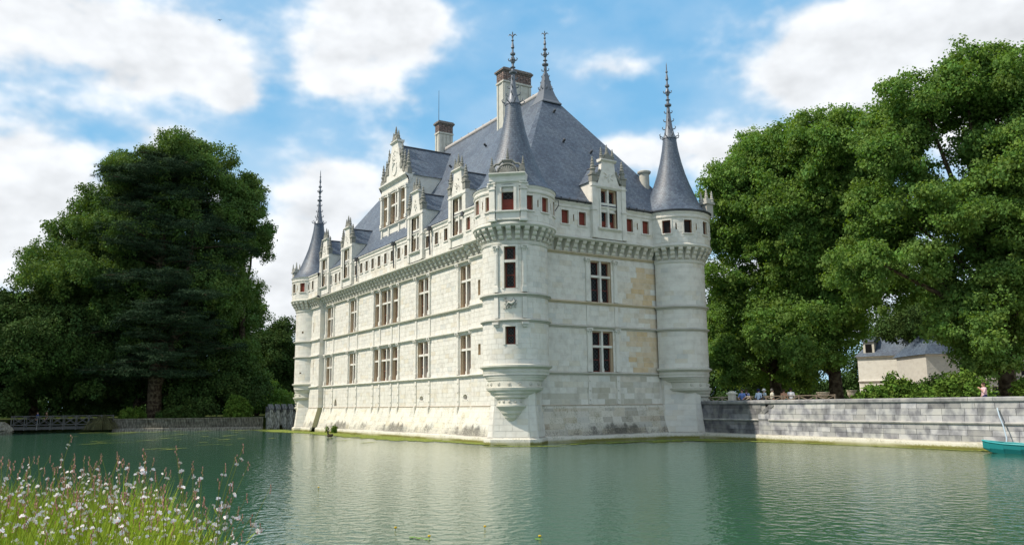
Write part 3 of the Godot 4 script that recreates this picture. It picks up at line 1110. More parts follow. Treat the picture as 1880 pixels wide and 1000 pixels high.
func east_front(f: Face, rng: RandomNumberGenerator):
	var wins := [[6.8, 8.72, S3 + 0.09, 13.3], [6.8, 8.72, S1 + 0.09, S2 - 0.3]]
	var ops := []
	for w in wins:
		ops.append(w)
	var mb := MB.new()
	mb.col = WHITE * 0.9
	sheet(mb, f, 0.0, 15.35, 2.57, 14.8, ops)
	put(keep, "wall", mb.mesh(), M.stone)
	for o in [[2.57, S1 - 0.2], [S1 + 0.09, S2 - 0.2], [S2 + 0.09, S3 - 0.2], [S3 + 0.09, S4 - 0.2]]:
		lay(f, 2.2, 13.2, o[0], o[1], ops, 0.40, 0.85, rng, 0.0, 1e9, 1)
	for w in wins:
		stone_window(f, w[0], w[1], w[2], w[3], 0.0, 2, 0.62, RED * 0.62, true)
	for u in [6.45, 9.1]:
		pilaster(f, u, S1 + 0.09, S2 - 0.1, 0.0, 0.34)
		pilaster(f, u, S3 + 0.09, 13.45, 0.0, 0.34)
		strip(f, u, S2 + 0.09, S3 - 0.2, 0.0, false)
		strip(f, u, 2.62, S1 - 0.2, 0.0, true)
	for v in [S1, S2, S3, S4]:
		string_course(f, 2.2, 13.2, v, 0.0, Color(0.55, 0.47, 0.34) if v > 9.5 else Color(0.52, 0.50, 0.44), 0.8)
	base(f, 1.0, 14.4, 0.0, rng, 2)
	var cs := [4.12, 5.7, 10.25, 11.87]
	var go := []
	for c in cs:
		go.append([c - 0.32, c + 0.32, 15.73, 16.75])
	for c in [4.92, 11.05, 12.65]:
		go.append(slot(c, 16.0))
	gallery(f, 2.55, 12.95, 0.0, 0.72, go, rng, 0.0, 0.0, [[7.27, 8.97, 15.6, 17.4]])
	for c in cs:
		gallery_window(f, c, 0.56, 0.64, 15.73, 16.75, true)
	for s in [[2.6, 6.45], [9.8, 13.0]]:
		var gt := MB.new()
		gt.tube([f.p(s[0], 17.52, 0.76), f.p(s[1], 17.52, 0.76)], [0.085, 0.085], 6)
		var u: float = s[0] + 0.3
		while u < s[1]:
			gt.fbox(f, u - 0.03, u + 0.03, 17.4, 17.64, 0.66, 0.87)
			u += 0.75
		put(keep, "gutter", gt.mesh(), M.dark_lead)
	var br := MB.new()
	br.tube([f.p(3.0, 17.3, 0.8), f.p(3.25, 17.25, 1.0), f.p(3.3, 16.9, 0.95), f.p(2.95, 16.3, 0.75), f.p(2.95, 15.9, 0.75)], [0.035, 0.035, 0.035, 0.035, 0.05], 5)
	put(keep, "iron_bracket", br.mesh(), M.dark_lead)

func pier_half(diag: bool, e: float) -> float:
	var p := 1.92 + e
	var d := 1.55 + e
	return p * sqrt(2.0) - d if diag else d * sqrt(2.0) - p

func octagon_face(o: Vector3, a: float, k: int) -> Face:
	var ang := PI / 4 * k
	var f := flat_face(o, Vector3(sin(ang), 0, -cos(ang)))
	f.o = o + f.out * a
	return f

# a corner turret; the reach of its visible side is given in degrees
func turret(f: Face, from: float, to: float, rng: RandomNumberGenerator, which: int):
	var o := f.o
	var t0 := deg_to_rad(from)
	var t1 := deg_to_rad(to)
	var ua := (f.th0 - t1) * f.R
	var ub := (f.th0 - t0) * f.R
	# body
	var ops := []
	if which == 0:
		ops = [[-0.40, 0.40, 10.42, 13.28], [-0.35, 0.35, 6.62, 7.82]]
	elif which == 2:
		ops = [[0.9, 1.15, 11.0, 11.2], [0.7, 1.0, 6.4, 6.55]]
	var mb := MB.new()
	mb.col = WHITE * 0.9
	sheet(mb, f, ua, ub, 4.6, 14.8, ops, -0.01, 0.4)
	for s in ops:
		mb.fq(f, s[0], s[1], s[2], s[3], -0.42)
	put(keep, "turret_wall", mb.mesh(), M.stone)
	var lo := maxf(ua, -4.6)
	var hi := minf(ub, 4.6)
	for r in [[5.3, 8.08], [8.36, 9.85], [10.15, 13.45]]:
		lay(f, lo, hi, r[0], r[1], ops, 0.37, 0.80, rng)
	for v in [8.27, 10.03]:
		string_course(f, ua, ub, v, 0.0, Color(0.50, 0.49, 0.44), 0.85 if v < 9.0 else 1.05)
	var rg := MB.new()
	rg.col = Color(0.62, 0.605, 0.55)
	rg.fprof(f, ua, ub, [Vector2(-0.02, 13.42), Vector2(0.05, 13.44), Vector2(0.09, 13.55), Vector2(0.05, 13.6), Vector2(0.1, 13.7), Vector2(-0.02, 13.74)])
	put(keep, "string_course", rg.mesh(), M.stone)
	# the turned corbelled foot below
	var cu := MB.new()
	cu.col = Color(0.60, 0.585, 0.52)
	var dg: float = deg_to_rad([45.0, -45.0, 135.0][which])
	var dv := Vector3(cos(dg), 0, sin(dg))
	var cp0 := [[1.5, 1.50, 0.05], [1.5, 1.62, 0.3], [1.46, 1.74, 0.44], [1.44, 1.8, 0.5], [1.4, 1.95, 0.58], [1.38, 2.06, 0.7], [1.35, 2.1, 0.74], [1.3, 2.25, 0.82], [1.26, 2.42, 0.98], [1.22, 2.52, 1.1], [1.22, 2.62, 1.1], [1.2, 2.66, 0.98], [1.12, 3.04, 1.0], [0.95, 3.1, 1.28], [0.92, 3.2, 1.34], [0.85, 3.24, 1.36], [0.75, 3.38, 1.56], [0.6, 3.5, 1.72], [0.48, 3.6, 1.92], [0.45, 3.76, 1.98], [0.42, 3.8, 1.82], [0.34, 4.2, 1.84], [0.25, 4.26, 1.96], [0.22, 4.36, 2.0], [0.12, 4.46, 2.12], [0.08, 4.56, 2.16], [0.04, 4.64, 2.18], [0.0, 4.74, 2.3], [0.0, 4.84, 2.32], [0.0, 4.9, 2.24], [0.0, 4.98, 2.28], [0.0, 5.1, 2.44], [0.0, 5.14, 2.52], [0.0, 5.25, 2.52], [0.0, 5.32, 2.3]]
	var K := 48
	for i in cp0.size() - 1:
		var e0: Array = cp0[i]
		var e1: Array = cp0[i + 1]
		for j in K:
			var a0 := t1 - (t1 - t0) * j / K
			var a1 := t1 - (t1 - t0) * (j + 1) / K
			var c0 := Vector3(cos(a0), 0, sin(a0))
			var c1 := Vector3(cos(a1), 0, sin(a1))
			var b0: Vector3 = o + dv * e0[0] + Vector3.UP * e0[1]
			var b1: Vector3 = o + dv * e1[0] + Vector3.UP * e1[1]
			cu.q(b0 + c0 * e0[2], b0 + c1 * e0[2], b1 + c1 * e1[2], b1 + c0 * e1[2])
	put(keep, "corbelled_foot", cu.mesh(), M.stone)
	for k in range(-3, 4):
		var a := dg + deg_to_rad(k * 24.0)
		for e in [[0.38, 1.83, 4.0, 0.14], [1.16, 0.99, 2.85, 0.11]]:
			if absi(k) > 2 and e[0] > 1.0:
				continue
			var ros := MB.new()
			ros.col = Color(0.56, 0.545, 0.485)
			var dir := Vector3(cos(a), 0, sin(a))
			var c: Vector3 = o + dv * e[0] + dir * e[1] + Vector3.UP * e[2]
			ros.tube([c - dir * 0.02, c + dir * 0.05], [e[3], e[3] * 0.8], 9)
			ros.ball(c + dir * 0.06, Vector3.ONE * 0.05, 6, 4)
			put(keep, "rosette", ros.mesh(), M.stone)
	# the eight-sided pier it stands on
	var pier := MB.new()
	pier.col = WHITE * 0.9
	pier.Z = Vector2(1.0, 2.3)
	var lg := MB.new()
	lg.col = WHITE * 0.97
	for k in 8:
		if which == 0 and (k == 4 or k == 5 or k == 6):
			continue
		if which == 1 and k == 4:
			continue
		var diag := k % 2 == 1
		var a0 := 1.55 if diag else 1.92
		var g := octagon_face(o, a0, k)
		g.uo = k * 3.1 + which * 5.0
		# half widths of this side when the pier swells by e
		var rows := [[-0.7, 0.46, 0.24, 0.24], [0.46, 2.57, 0.24, 0.0], [2.57, 4.7, 0.0, 0.0]]
		for r in rows:
			var b0 := pier_half(diag, r[2])
			var b1 := pier_half(diag, r[3])
			var w0: float = r[2] - 0.01
			var w1: float = r[3] - 0.01
			pier.q(g.p(-b0, r[0], w0), g.p(b0, r[0], w0), g.p(b1, r[1], w1), g.p(-b1, r[1], w1), [Vector2(g.uo - b0, r[0]), Vector2(g.uo + b0, r[0]), Vector2(g.uo + b1, r[1]), Vector2(g.uo - b1, r[1])])
		var hb := pier_half(diag, 0.0)
		lay(g, -hb, hb, 2.6, 4.4, [], 0.38, 0.8, rng)
		lay(g, -hb, hb, 0.5, 2.54, [], 0.40, 0.75, rng, 0.24, 0.01)
		var h := pier_half(diag, 0.44)
		var h2 := pier_half(diag, 0.26)
		lg.q(g.p(-h, -0.7, 0.44), g.p(h, -0.7, 0.44), g.p(h, 0.36, 0.44), g.p(-h, 0.36, 0.44), [Vector2(g.uo - h, -0.7), Vector2(g.uo + h, -0.7), Vector2(g.uo + h, 0.36), Vector2(g.uo - h, 0.36)])
		lg.q(g.p(-h, 0.36, 0.44), g.p(h, 0.36, 0.44), g.p(h2, 0.47, 0.22), g.p(-h2, 0.47, 0.22), [Vector2(g.uo - h, 0.36), Vector2(g.uo + h, 0.36), Vector2(g.uo + h2, 0.47), Vector2(g.uo - h2, 0.47)])
	put(keep, "pier", pier.mesh(), M.stone)
	put(keep, "ledge", lg.mesh(), M.plinth)
	# gallery drum
	var gw := round_face(o, 2.85, rad_to_deg(f.th0))
	var ga := (f.th0 - t1) * 2.85
	var gb := (f.th0 - t0) * 2.85
	var step := 0.232
	var k0 := int(ceil((t0 - f.th0) / step))
	var k1 := int(floor((t1 - f.th0) / step))
	for k in range(k0, k1 + 1):
		corbel_at(f, -k * step * f.R, 14.62, 0.0, 0.92)
	var cn := MB.new()
	cn.col = Color(0.62, 0.605, 0.545)
	cn.fprof(gw, ga, gb, [Vector2(-0.5, 14.58), Vector2(0.03, 14.6), Vector2(0.08, 14.68), Vector2(0.12, 14.7), Vector2(0.12, 14.78), Vector2(0.0, 14.93), Vector2(-0.05, 14.95)])
	put(keep, "cornice", cn.mesh(), M.stone)
	var angs := [28.5, -28.5, 57.0, -57.0, 86.0, -86.0]
	if which == 1:
		angs = [34.0, 0.0, -36.0, -72.0]
	elif which == 2:
		angs = [0.0, -30.0, 32.0, 64.0]
	var go := []
	for a in angs:
		var th := f.th0 + deg_to_rad(a)
		if th > t1 or th < t0:
			continue
		var u := -deg_to_rad(a) * 2.85
		go.append([u - 0.33, u + 0.33, 15.70, 16.74])
		go.append(slot(u + 0.75, 15.98))
	if which == 0:
		go.append([-0.42, 0.42, 15.62, 17.2])
	var gm := MB.new()
	gm.col = WHITE
	sheet(gm, gw, ga, gb, 14.9, 17.42, go, -0.02, 0.3)
	put(keep, "gallery_wall", gm.mesh(), M.stone)
	lay(gw, maxf(ga, -5.5), minf(gb, 5.5), 14.95, 16.95, go, 0.40, 0.95, rng)
	for i in angs.size():
		var a: float = angs[i]
		var th := f.th0 + deg_to_rad(a)
		if th > t1 or th < t0:
			continue
		gallery_window(gw, -deg_to_rad(a) * 2.85, 0.0, 0.66, 15.70, 16.74, which != 1 and not (which == 2 and i != 1))
	var ev := MB.new()
	ev.col = WHITE * 0.98
	ev.fprof(gw, ga, gb, [Vector2(-0.02, 16.92), Vector2(0.06, 16.95), Vector2(0.09, 17.04), Vector2(0.03, 17.08), Vector2(0.03, 17.24), Vector2(0.08, 17.30), Vector2(0.12, 17.40), Vector2(0.10, 17.46), Vector2(-0.2, 17.5)])
	put(keep, "eaves_moulding", ev.mesh(), M.stone)
	# flared slate cone
	var cone := MB.new()
	var cp := [Vector2(3.0, 17.44), Vector2(2.78, 17.66), Vector2(2.52, 17.92), Vector2(2.24, 18.38), Vector2(1.98, 18.95), Vector2(1.74, 19.55), Vector2(1.48, 20.2), Vector2(1.17, 21.1), Vector2(0.88, 22.2), Vector2(0.66, 23.3), Vector2(0.54, 24.25)]
	cone.lathe(o, cp, 48, 0, TAU, true, 2.0)
	put(keep, "turret_roof", cone.mesh(0.06), M.slate)
	if which == 1:
		var gt := MB.new()
		gt.lathe(o, [Vector2(2.92, 17.46), Vector2(3.06, 17.47), Vector2(3.08, 17.58), Vector2(2.9, 17.6)], 40)
		put(keep, "gutter", gt.mesh(), M.dark_lead)
	finial(o + Vector3(0, 24.2, 0), 5.8 if which == 0 else 6.8, 0.60, which == 0)
	if which == 0:
		turret_details(f, gw, rng)
	else:
		var ch := o + Vector3(cos(f.th0), 0, sin(f.th0)) * (-1.0 if which == 1 else 0.0)
		var at := o + (Vector3(1.9, 17.4, -1.95) if which == 1 else Vector3(-2.2, 17.4, 1.9))
		lucarne(at)

# lead finial: a ribbed spike with hooks, then beads, a ball and a bird-like crest
func finial(at: Vector3, h: float, r: float, crest: bool):
	var mb := MB.new()
	var s := h / 6.0
	var pr := [Vector2(r, 0.0), Vector2(r * 0.98, 0.08), Vector2(r * 0.72, 0.35 * s), Vector2(r * 0.5, 0.9 * s), Vector2(r * 0.34, 1.6 * s), Vector2(0.13, 2.4 * s), Vector2(0.12, 2.5 * s), Vector2(0.27, 2.55 * s), Vector2(0.29, 2.66 * s), Vector2(0.13, 2.74 * s), Vector2(0.10, 2.95 * s), Vector2(0.20, 3.02 * s), Vector2(0.10, 3.1 * s), Vector2(0.08, 3.3 * s), Vector2(0.15, 3.42 * s), Vector2(0.21, 3.62 * s), Vector2(0.13, 3.82 * s), Vector2(0.07, 3.95 * s), Vector2(0.19, 4.06 * s), Vector2(0.19, 4.16 * s), Vector2(0.08, 4.25 * s), Vector2(0.06, 4.5 * s), Vector2(0.13, 4.62 * s), Vector2(0.09, 4.85 * s), Vector2(0.05, 5.1 * s), Vector2(0.11, 5.2 * s), Vector2(0.05, 5.3 * s), Vector2(0.035, 5.75 * s), Vector2(0.0, 6.0 * s)]
	mb.lathe(at, pr, 12)
	var fin := put(keep, "finial", mb.mesh(), M.lead)
	var hk := MB.new()
	for row in [[0.12, r, 8, 1.0], [0.75, r * 0.56, 4, 0.9], [1.35, r * 0.4, 4, 0.8], [2.0, 0.17, 4, 0.7], [3.55, 0.17, 4, 0.75]]:
		for k in row[2]:
			var a: float = TAU * (k + 0.5) / row[2]
			var d := Vector3(cos(a), 0, sin(a))
			var p: Vector3 = at + d * (row[1] - 0.02) + Vector3.UP * row[0] * s
			var z: float = row[3] * 0.2
			hk.tube([p, p + d * z + Vector3.UP * z * 0.3, p + d * z * 1.3 + Vector3.UP * z * 1.1, p + d * z * 0.8 + Vector3.UP * z * 1.5], [0.05, 0.045, 0.04, 0.02], 5)
	put(fin, "hooks", hk.mesh(), M.lead)
	if crest:
		var bd := MB.new()
		var top := at + Vector3.UP * 5.55 * s
		bd.ball(top, Vector3(0.08, 0.16, 0.08), 7, 5)
		for e in [-1, 1]:
			bd.tube([top, top + Vector3(0.12 * e, 0.16, -0.16 * e), top + Vector3(0.2 * e, 0.02, -0.26 * e)], [0.05, 0.05, 0.015], 5)
		bd.tube([top + Vector3.UP * 0.1, top + Vector3(0.05, 0.28, 0.03), top + Vector3(0.12, 0.27, 0.07)], [0.05, 0.04, 0.01], 5)
		put(fin, "crest", bd.mesh(), M.lead)

# stacked stone pinnacle
func pinnacle(mb: MB, at: Vector3, h: float, r: float):
	var pr := []
	for e in [[0.9, 0.0], [1.0, 0.03], [1.0, 0.10], [0.75, 0.13], [0.8, 0.24], [1.05, 0.27], [0.95, 0.31], [0.6, 0.35], [0.72, 0.42], [0.72, 0.48], [0.45, 0.53], [0.6, 0.58], [0.6, 0.62], [0.35, 0.67], [0.48, 0.73], [0.42, 0.79], [0.22, 0.84], [0.32, 0.89], [0.18, 0.94], [0.0, 1.0]]:
		pr.append(Vector2(e[0] * r, e[1] * h))
	mb.lathe(at, pr, 9)

# the little stone chimney-like dormer seen behind a far turret's cone
func lucarne(at: Vector3):
	var mb := MB.new()
	mb.col = Color(0.46, 0.45, 0.41)
	mb.box(at + Vector3.UP * 0.5, Vector3(0.7, 1.1, 0.7))
	mb.box(at + Vector3.UP * 1.1, Vector3(0.95, 0.14, 0.95))
	mb.box(at + Vector3.UP * 1.35, Vector3(0.6, 0.4, 0.6))
	for s in [-1, 0, 1]:
		pinnacle(mb, at + Vector3(s * 0.3, 1.2 + (0.25 if s == 0 else 0.0), -s * 0.3), 1.0, 0.16)
	put(keep, "turret_dormer", mb.mesh(), M.stone)

func turret_details(f: Face, gw: Face, rng: RandomNumberGenerator):
	# windows of the body
	var a := put(keep, "window", frame_mesh(f, -0.40, 0.40, 10.42, 13.28), M.stone)
	light(a, f, -0.34, 0.34, 10.45, 12.18, -0.2, RED * 0.7, true, true)
	light(a, f, -0.34, 0.34, 12.36, 13.24, -0.2, RED * 0.7, false, true)
	var tr := MB.new()
	tr.col = WHITE
	tr.fbox(f, -0.42, 0.42, 12.18, 12.36, -0.22, 0.03)
	put(a, "transom", tr.mesh(), M.stone)
	var b := put(keep, "window", frame_mesh(f, -0.35, 0.35, 6.62, 7.82), M.stone)
	light(b, f, -0.31, 0.31, 6.63, 7.8, -0.22, RED * 0.5, true, true)
	pilaster(f, -0.98, 10.15, 13.38, 0.02, 0.28)
	pilaster(f, 0.98, 10.15, 13.38, 0.02, 0.28)
	strip(f, -0.98, 8.4, 9.82, 0.02, false)
	strip(f, 0.98, 8.4, 9.82, 0.02, false)
	for s in [-1, 1]:
		var c := MB.new()
		c.col = WHITE * 0.9
		c.fbox(f, s * 0.98 - 0.22, s * 0.98 + 0.22, 7.95, 8.1, 0.0, 0.26)
		c.fbox(f, s * 0.98 - 0.16, s * 0.98 + 0.16, 7.8, 7.95, 0.0, 0.16)
		put(keep, "bracket", c.mesh(), M.stone)
	# carved beast amid flames and foliage, in relief between the pilasters
	var rl := MB.new()
	rl.col = Color(0.50, 0.49, 0.45)
	var r2 := RandomNumberGenerator.new()
	r2.seed = 8
	for k in 46:
		var u := r2.randf_range(-0.42, 0.42)
		var v := r2.randf_range(9.02, 9.72)
		var l := r2.randf_range(0.06, 0.16)
		var an := r2.randf_range(0, TAU)
		rl.tube([f.p(u, v, 0.02), f.p(u + cos(an) * l * 0.6, v + sin(an) * l * 0.6, 0.09), f.p(u + cos(an + 0.7) * l, v + sin(an + 0.7) * l, 0.04)], [0.05, 0.045, 0.015], 5)
	rl.tube([f.p(-0.3, 9.15, 0.05), f.p(-0.1, 9.42, 0.1), f.p(0.12, 9.34, 0.12), f.p(0.3, 9.5, 0.08), f.p(0.22, 9.64, 0.08)], [0.04, 0.08, 0.1, 0.07, 0.05], 7)
	put(keep, "carved_relief", rl.mesh(), M.stone)
	# the aedicule on the gallery: half-glazed red door between pilasters under a shell pediment
	var ae := MB.new()
	ae.col = WHITE
	for s in [-1, 1]:
		ae.fbox(gw, s * 1.02 - 0.2, s * 1.02 + 0.2, 14.95, 17.62, -0.3, 0.30)
		ae.fbox(gw, s * 1.02 - 0.26, s * 1.02 + 0.26, 14.9, 15.05, -0.3, 0.38)
		ae.fbox(gw, s * 1.02 - 0.26, s * 1.02 + 0.26, 15.56, 15.66, -0.3, 0.38)
		ae.fbox(gw, s * 1.02 - 0.24, s * 1.02 + 0.24, 17.1, 17.2, -0.3, 0.36)
		ae.fbox(gw, s * 1.02 - 0.27, s * 1.02 + 0.27, 17.5, 17.58, -0.3, 0.40)
		ae.tube([gw.p(s * 1.02 - 0.24, 17.36, 0.32), gw.p(s * 1.02 - 0.24, 17.36, 0.42)], [0.08, 0.08], 7)
		ae.tube([gw.p(s * 1.02 + 0.24, 17.36, 0.32), gw.p(s * 1.02 + 0.24, 17.36, 0.42)], [0.08, 0.08], 7)
	var dm := put(keep, "aedicule", ae.mesh(), M.stone)
	var fr := MB.new()
	fr.col = WHITE
	var flat := flat_face(gw.p(0, 0, 0) + Vector3.ZERO, Vector3(sin(gw.th0), 0, -cos(gw.th0)))
	# front wall of the aedicule
	sheet(fr, flat, -0.82, 0.82, 15.0, 17.64, [[-0.42, 0.42, 15.62, 17.28]], 0.10, 0.35)
	fr.fbox(flat, -0.6, -0.42, 15.62, 17.42, 0.05, 0.16)
	fr.fbox(flat, 0.42, 0.6, 15.62, 17.42, 0.05, 0.16)
	fr.fbox(flat, -0.42, 0.42, 17.28, 17.42, 0.05, 0.16)
	fr.fbox(flat, -0.86, 0.86, 15.54, 15.64, 0.0, 0.22)
	# cheeks back to the cone, and the entablature
	for s in [-1, 1]:
		var a0 := flat.p(s * 1.22, 17.4, 0.1)
		var a1 := flat.p(s * 1.22, 17.4, -1.2)
		var a2 := flat.p(s * 1.22, 18.1, -1.2)
		var a3 := flat.p(s * 1.22, 18.1, 0.1)
		if s > 0:
			fr.q(a0, a1, a2, a3)
		else:
			fr.q(a1, a0, a3, a2)
	fr.fprof(flat, -1.26, 1.26, [Vector2(-0.3, 17.6), Vector2(0.2, 17.6), Vector2(0.24, 17.7), Vector2(0.2, 17.74), Vector2(0.2, 18.0), Vector2(0.3, 18.08), Vector2(0.42, 18.14), Vector2(0.42, 18.22), Vector2(-0.9, 18.32)])
	put(dm, "wall", fr.mesh(), M.stone)
	light(dm, flat, -0.42, 0.42, 15.63, 17.28, -0.12, RED, false, true, 0.5)
	var sh := MB.new()
	sh.col = Color(0.25, 0.245, 0.225)
	# shell: fan of ribs in a half round, scrolls and three pinnacles
	for k in 11:
		var t := PI * (k + 0.5) / 11.0
		sh.tube([flat.p(0, 18.24, 0.22), flat.p(cos(t) * 0.58, 18.24 + sin(t) * 0.5, 0.16)], [0.03, 0.09], 5)
	var arc := []
	var rad := []
	for k in 13:
		var t := PI * k / 12.0
		arc.append(flat.p(cos(t) * 0.7, 18.24 + sin(t) * 0.64, 0.16))
		rad.append(0.075)
	sh.tube(arc, rad, 6)
	sh.fbox(flat, -0.72, 0.72, 18.22, 18.62, -0.3, 0.1)
	sh.fbox(flat, -0.3, 0.3, 18.77, 19.12, -0.2, 0.16)
	sh.fbox(flat, -0.38, 0.38, 19.10, 19.18, -0.25, 0.22)
	pinnacle(sh, flat.p(0, 19.12, 0.0), 0.95, 0.13)
	for s in [-1, 1]:
		sh.tube([flat.p(s * 1.02, 18.44, 0.05), flat.p(s * 1.02, 18.44, 0.3)], [0.23, 0.23], 10)
		sh.tube([flat.p(s * 1.02, 18.44, 0.28), flat.p(s * 1.02, 18.44, 0.34)], [0.1, 0.08], 8)
		sh.tube([flat.p(s * 0.98, 18.68, 0.14), flat.p(s * 0.78, 18.88, 0.14), flat.p(s * 0.56, 18.88, 0.14), flat.p(s * 0.42, 19.04, 0.14), flat.p(s * 0.3, 19.08, 0.14)], [0.1, 0.08, 0.09, 0.08, 0.06], 6)
		pinnacle(sh, flat.p(s * 1.08, 18.62, 0.05), 0.85, 0.13)
	put(dm, "shell_pediment", sh.mesh(), M.stone)

func frame_mesh(f: Face, u0: float, u1: float, v0: float, v1: float) -> ArrayMesh:
	var mb := MB.new()
	mb.col = WHITE * 0.97
	mb.fbox(f, u0 - 0.16, u0, v0 - 0.02, v1, -0.02, 0.05)
	mb.fbox(f, u1, u1 + 0.16, v0 - 0.02, v1, -0.02, 0.05)
	mb.fbox(f, u0 - 0.16, u1 + 0.16, v1, v1 + 0.14, -0.02, 0.055)
	return mb.mesh()

# ---------- roofs ----------
func slope(mb: MB, a: Vector3, b: Vector3, c: Vector3, d: Vector3):
	# a, b along the foot, c, d along the head; slates run level
	var along := (b - a).normalized()
	var uv := []
	for p in [a, b, c, d]:
		var e: Vector3 = p - a
		var x := e.dot(along)
		uv.append(Vector2(x, -(e - along * x).length()))
	mb.q(a, b, c, d, uv)

func roofs():
	var mb := MB.new()
	# rings of the hipped roof: inset from the eaves, height
	var rings := [[0.0, 17.46], [0.55, 18.0], [1.25, 18.85], [8.65, 29.4]]
	var P := []
	for r in rings:
		var k: float = r[0] / 8.65
		var xe := lerpf(0.72, -7.2, k)
		var xw := lerpf(-45.9, -37.3, k)
		var zf := lerpf(0.72, -7.88, k)
		var zb := lerpf(-16.7, -7.92, k)
		var c := 0.62 * (1.0 - pow(k, 8.0))
		var y: float = r[1]
		P.append([Vector3(xw, y, zf), Vector3(xe - c, y, zf), Vector3(xe, y, zf - c), Vector3(xe, y, zb), Vector3(xw, y, zb)])
	for i in rings.size() - 1:
		for j in 5:
			var l := (j + 1) % 5
			slope(mb, P[i][j], P[i][l], P[i + 1][l], P[i + 1][j])
	put(keep, "main_roof", mb.mesh(0.06), M.slate)
	var rc := MB.new()
	rc.tube([Vector3(-37.2, 29.36, -7.9), Vector3(-7.4, 29.36, -7.9)], [0.27, 0.27], 6)
	for k in 20:
		var x := -37.0 + k * 1.48
		rc.box(Vector3(x, 29.4, -7.9), Vector3(0.07, 0.46, 0.44))
	put(keep, "ridge_cap", rc.mesh(), M.ridge_lead)
	# lead cap over the eastern peak, with its finial
	var ap := MB.new()
	var o := Vector3(-7.15, 0, -7.9)
	var pr := [[1.15, 28.0], [1.17, 28.08], [0.98, 28.3], [0.72, 28.85], [0.5, 29.5], [0.34, 30.2], [0.18, 31.0]]
	for i in pr.size() - 1:
		for k in 4:
			var a := PI / 4 + PI / 2 * k
			var b := a - PI / 2
			var r0: float = pr[i][0] * 1.2
			var r1: float = pr[i + 1][0] * 1.2
			ap.q(o + Vector3(cos(a) * r0, pr[i][1], sin(a) * r0), o + Vector3(cos(b) * r0, pr[i][1], sin(b) * r0), o + Vector3(cos(b) * r1, pr[i + 1][1], sin(b) * r1), o + Vector3(cos(a) * r1, pr[i + 1][1], sin(a) * r1))
	put(keep, "roof_cap", ap.mesh(), M.lead)
	finial(o + Vector3(0, 29.3, 0), 5.7, 0.42, true)
	# a few iron hooks and vents on the slopes
	for e in [[-2.9, 23.6, -7.0, 0], [-2.4, 22.9, -9.4, 0], [-5.2, 26.9, -7.6, 0], [-19.0, 25.2, -4.9, 1], [-12.8, 25.6, -5.1, 1], [-15.5, 22.6, -2.9, 1]]:
		var h := MB.new()
		var p := Vector3(e[0], e[1], e[2])
		var d := Vector3(0.8, 0.6, 0) if e[3] == 0 else Vector3(0, 0.6, 0.8)
		# slide the point onto the slope
		if e[3] == 0:
			p.x = lerpf(-0.4, -7.2, (p.y - 18.85) / 10.55)
		else:
			p.z = lerpf(-0.4, -7.9, (p.y - 18.85) / 10.55)
		h.tube([p - d * 0.05, p + d * 0.22], [0.1, 0.1], 7)
		h.ball(p + d * 0.22, Vector3.ONE * 0.12, 7, 4)
		put(keep, "roof_vent", h.mesh(), M.dark_lead)

# ---------- dormers ----------
func scroll(mb: MB, f: Face, u: float, v: float, s: float, size: float, w: float):
	# an S-shaped buttress with leaf hooks along its back
	var pts := []
	var rs := []
	for k in 9:
		var t := k / 8.0
		pts.append(f.p(u + s * size * (1.0 - t) * (1.0 - 0.35 * sin(t * PI)), v + size * 1.35 * t + size * 0.12 * sin(t * TAU), w))
		rs.append(lerpf(0.12, 0.07, t))
	mb.tube(pts, rs, 6)
	for k in [1, 3, 5, 7]:
		mb.ball(pts[k] + f.rt * s * 0.1 + Vector3.UP * 0.1, Vector3(0.1, 0.12, 0.1), 6, 4)
	mb.tube([pts[0] - f.out * 0.06, pts[0] + f.out * 0.14], [0.19, 0.19], 9)

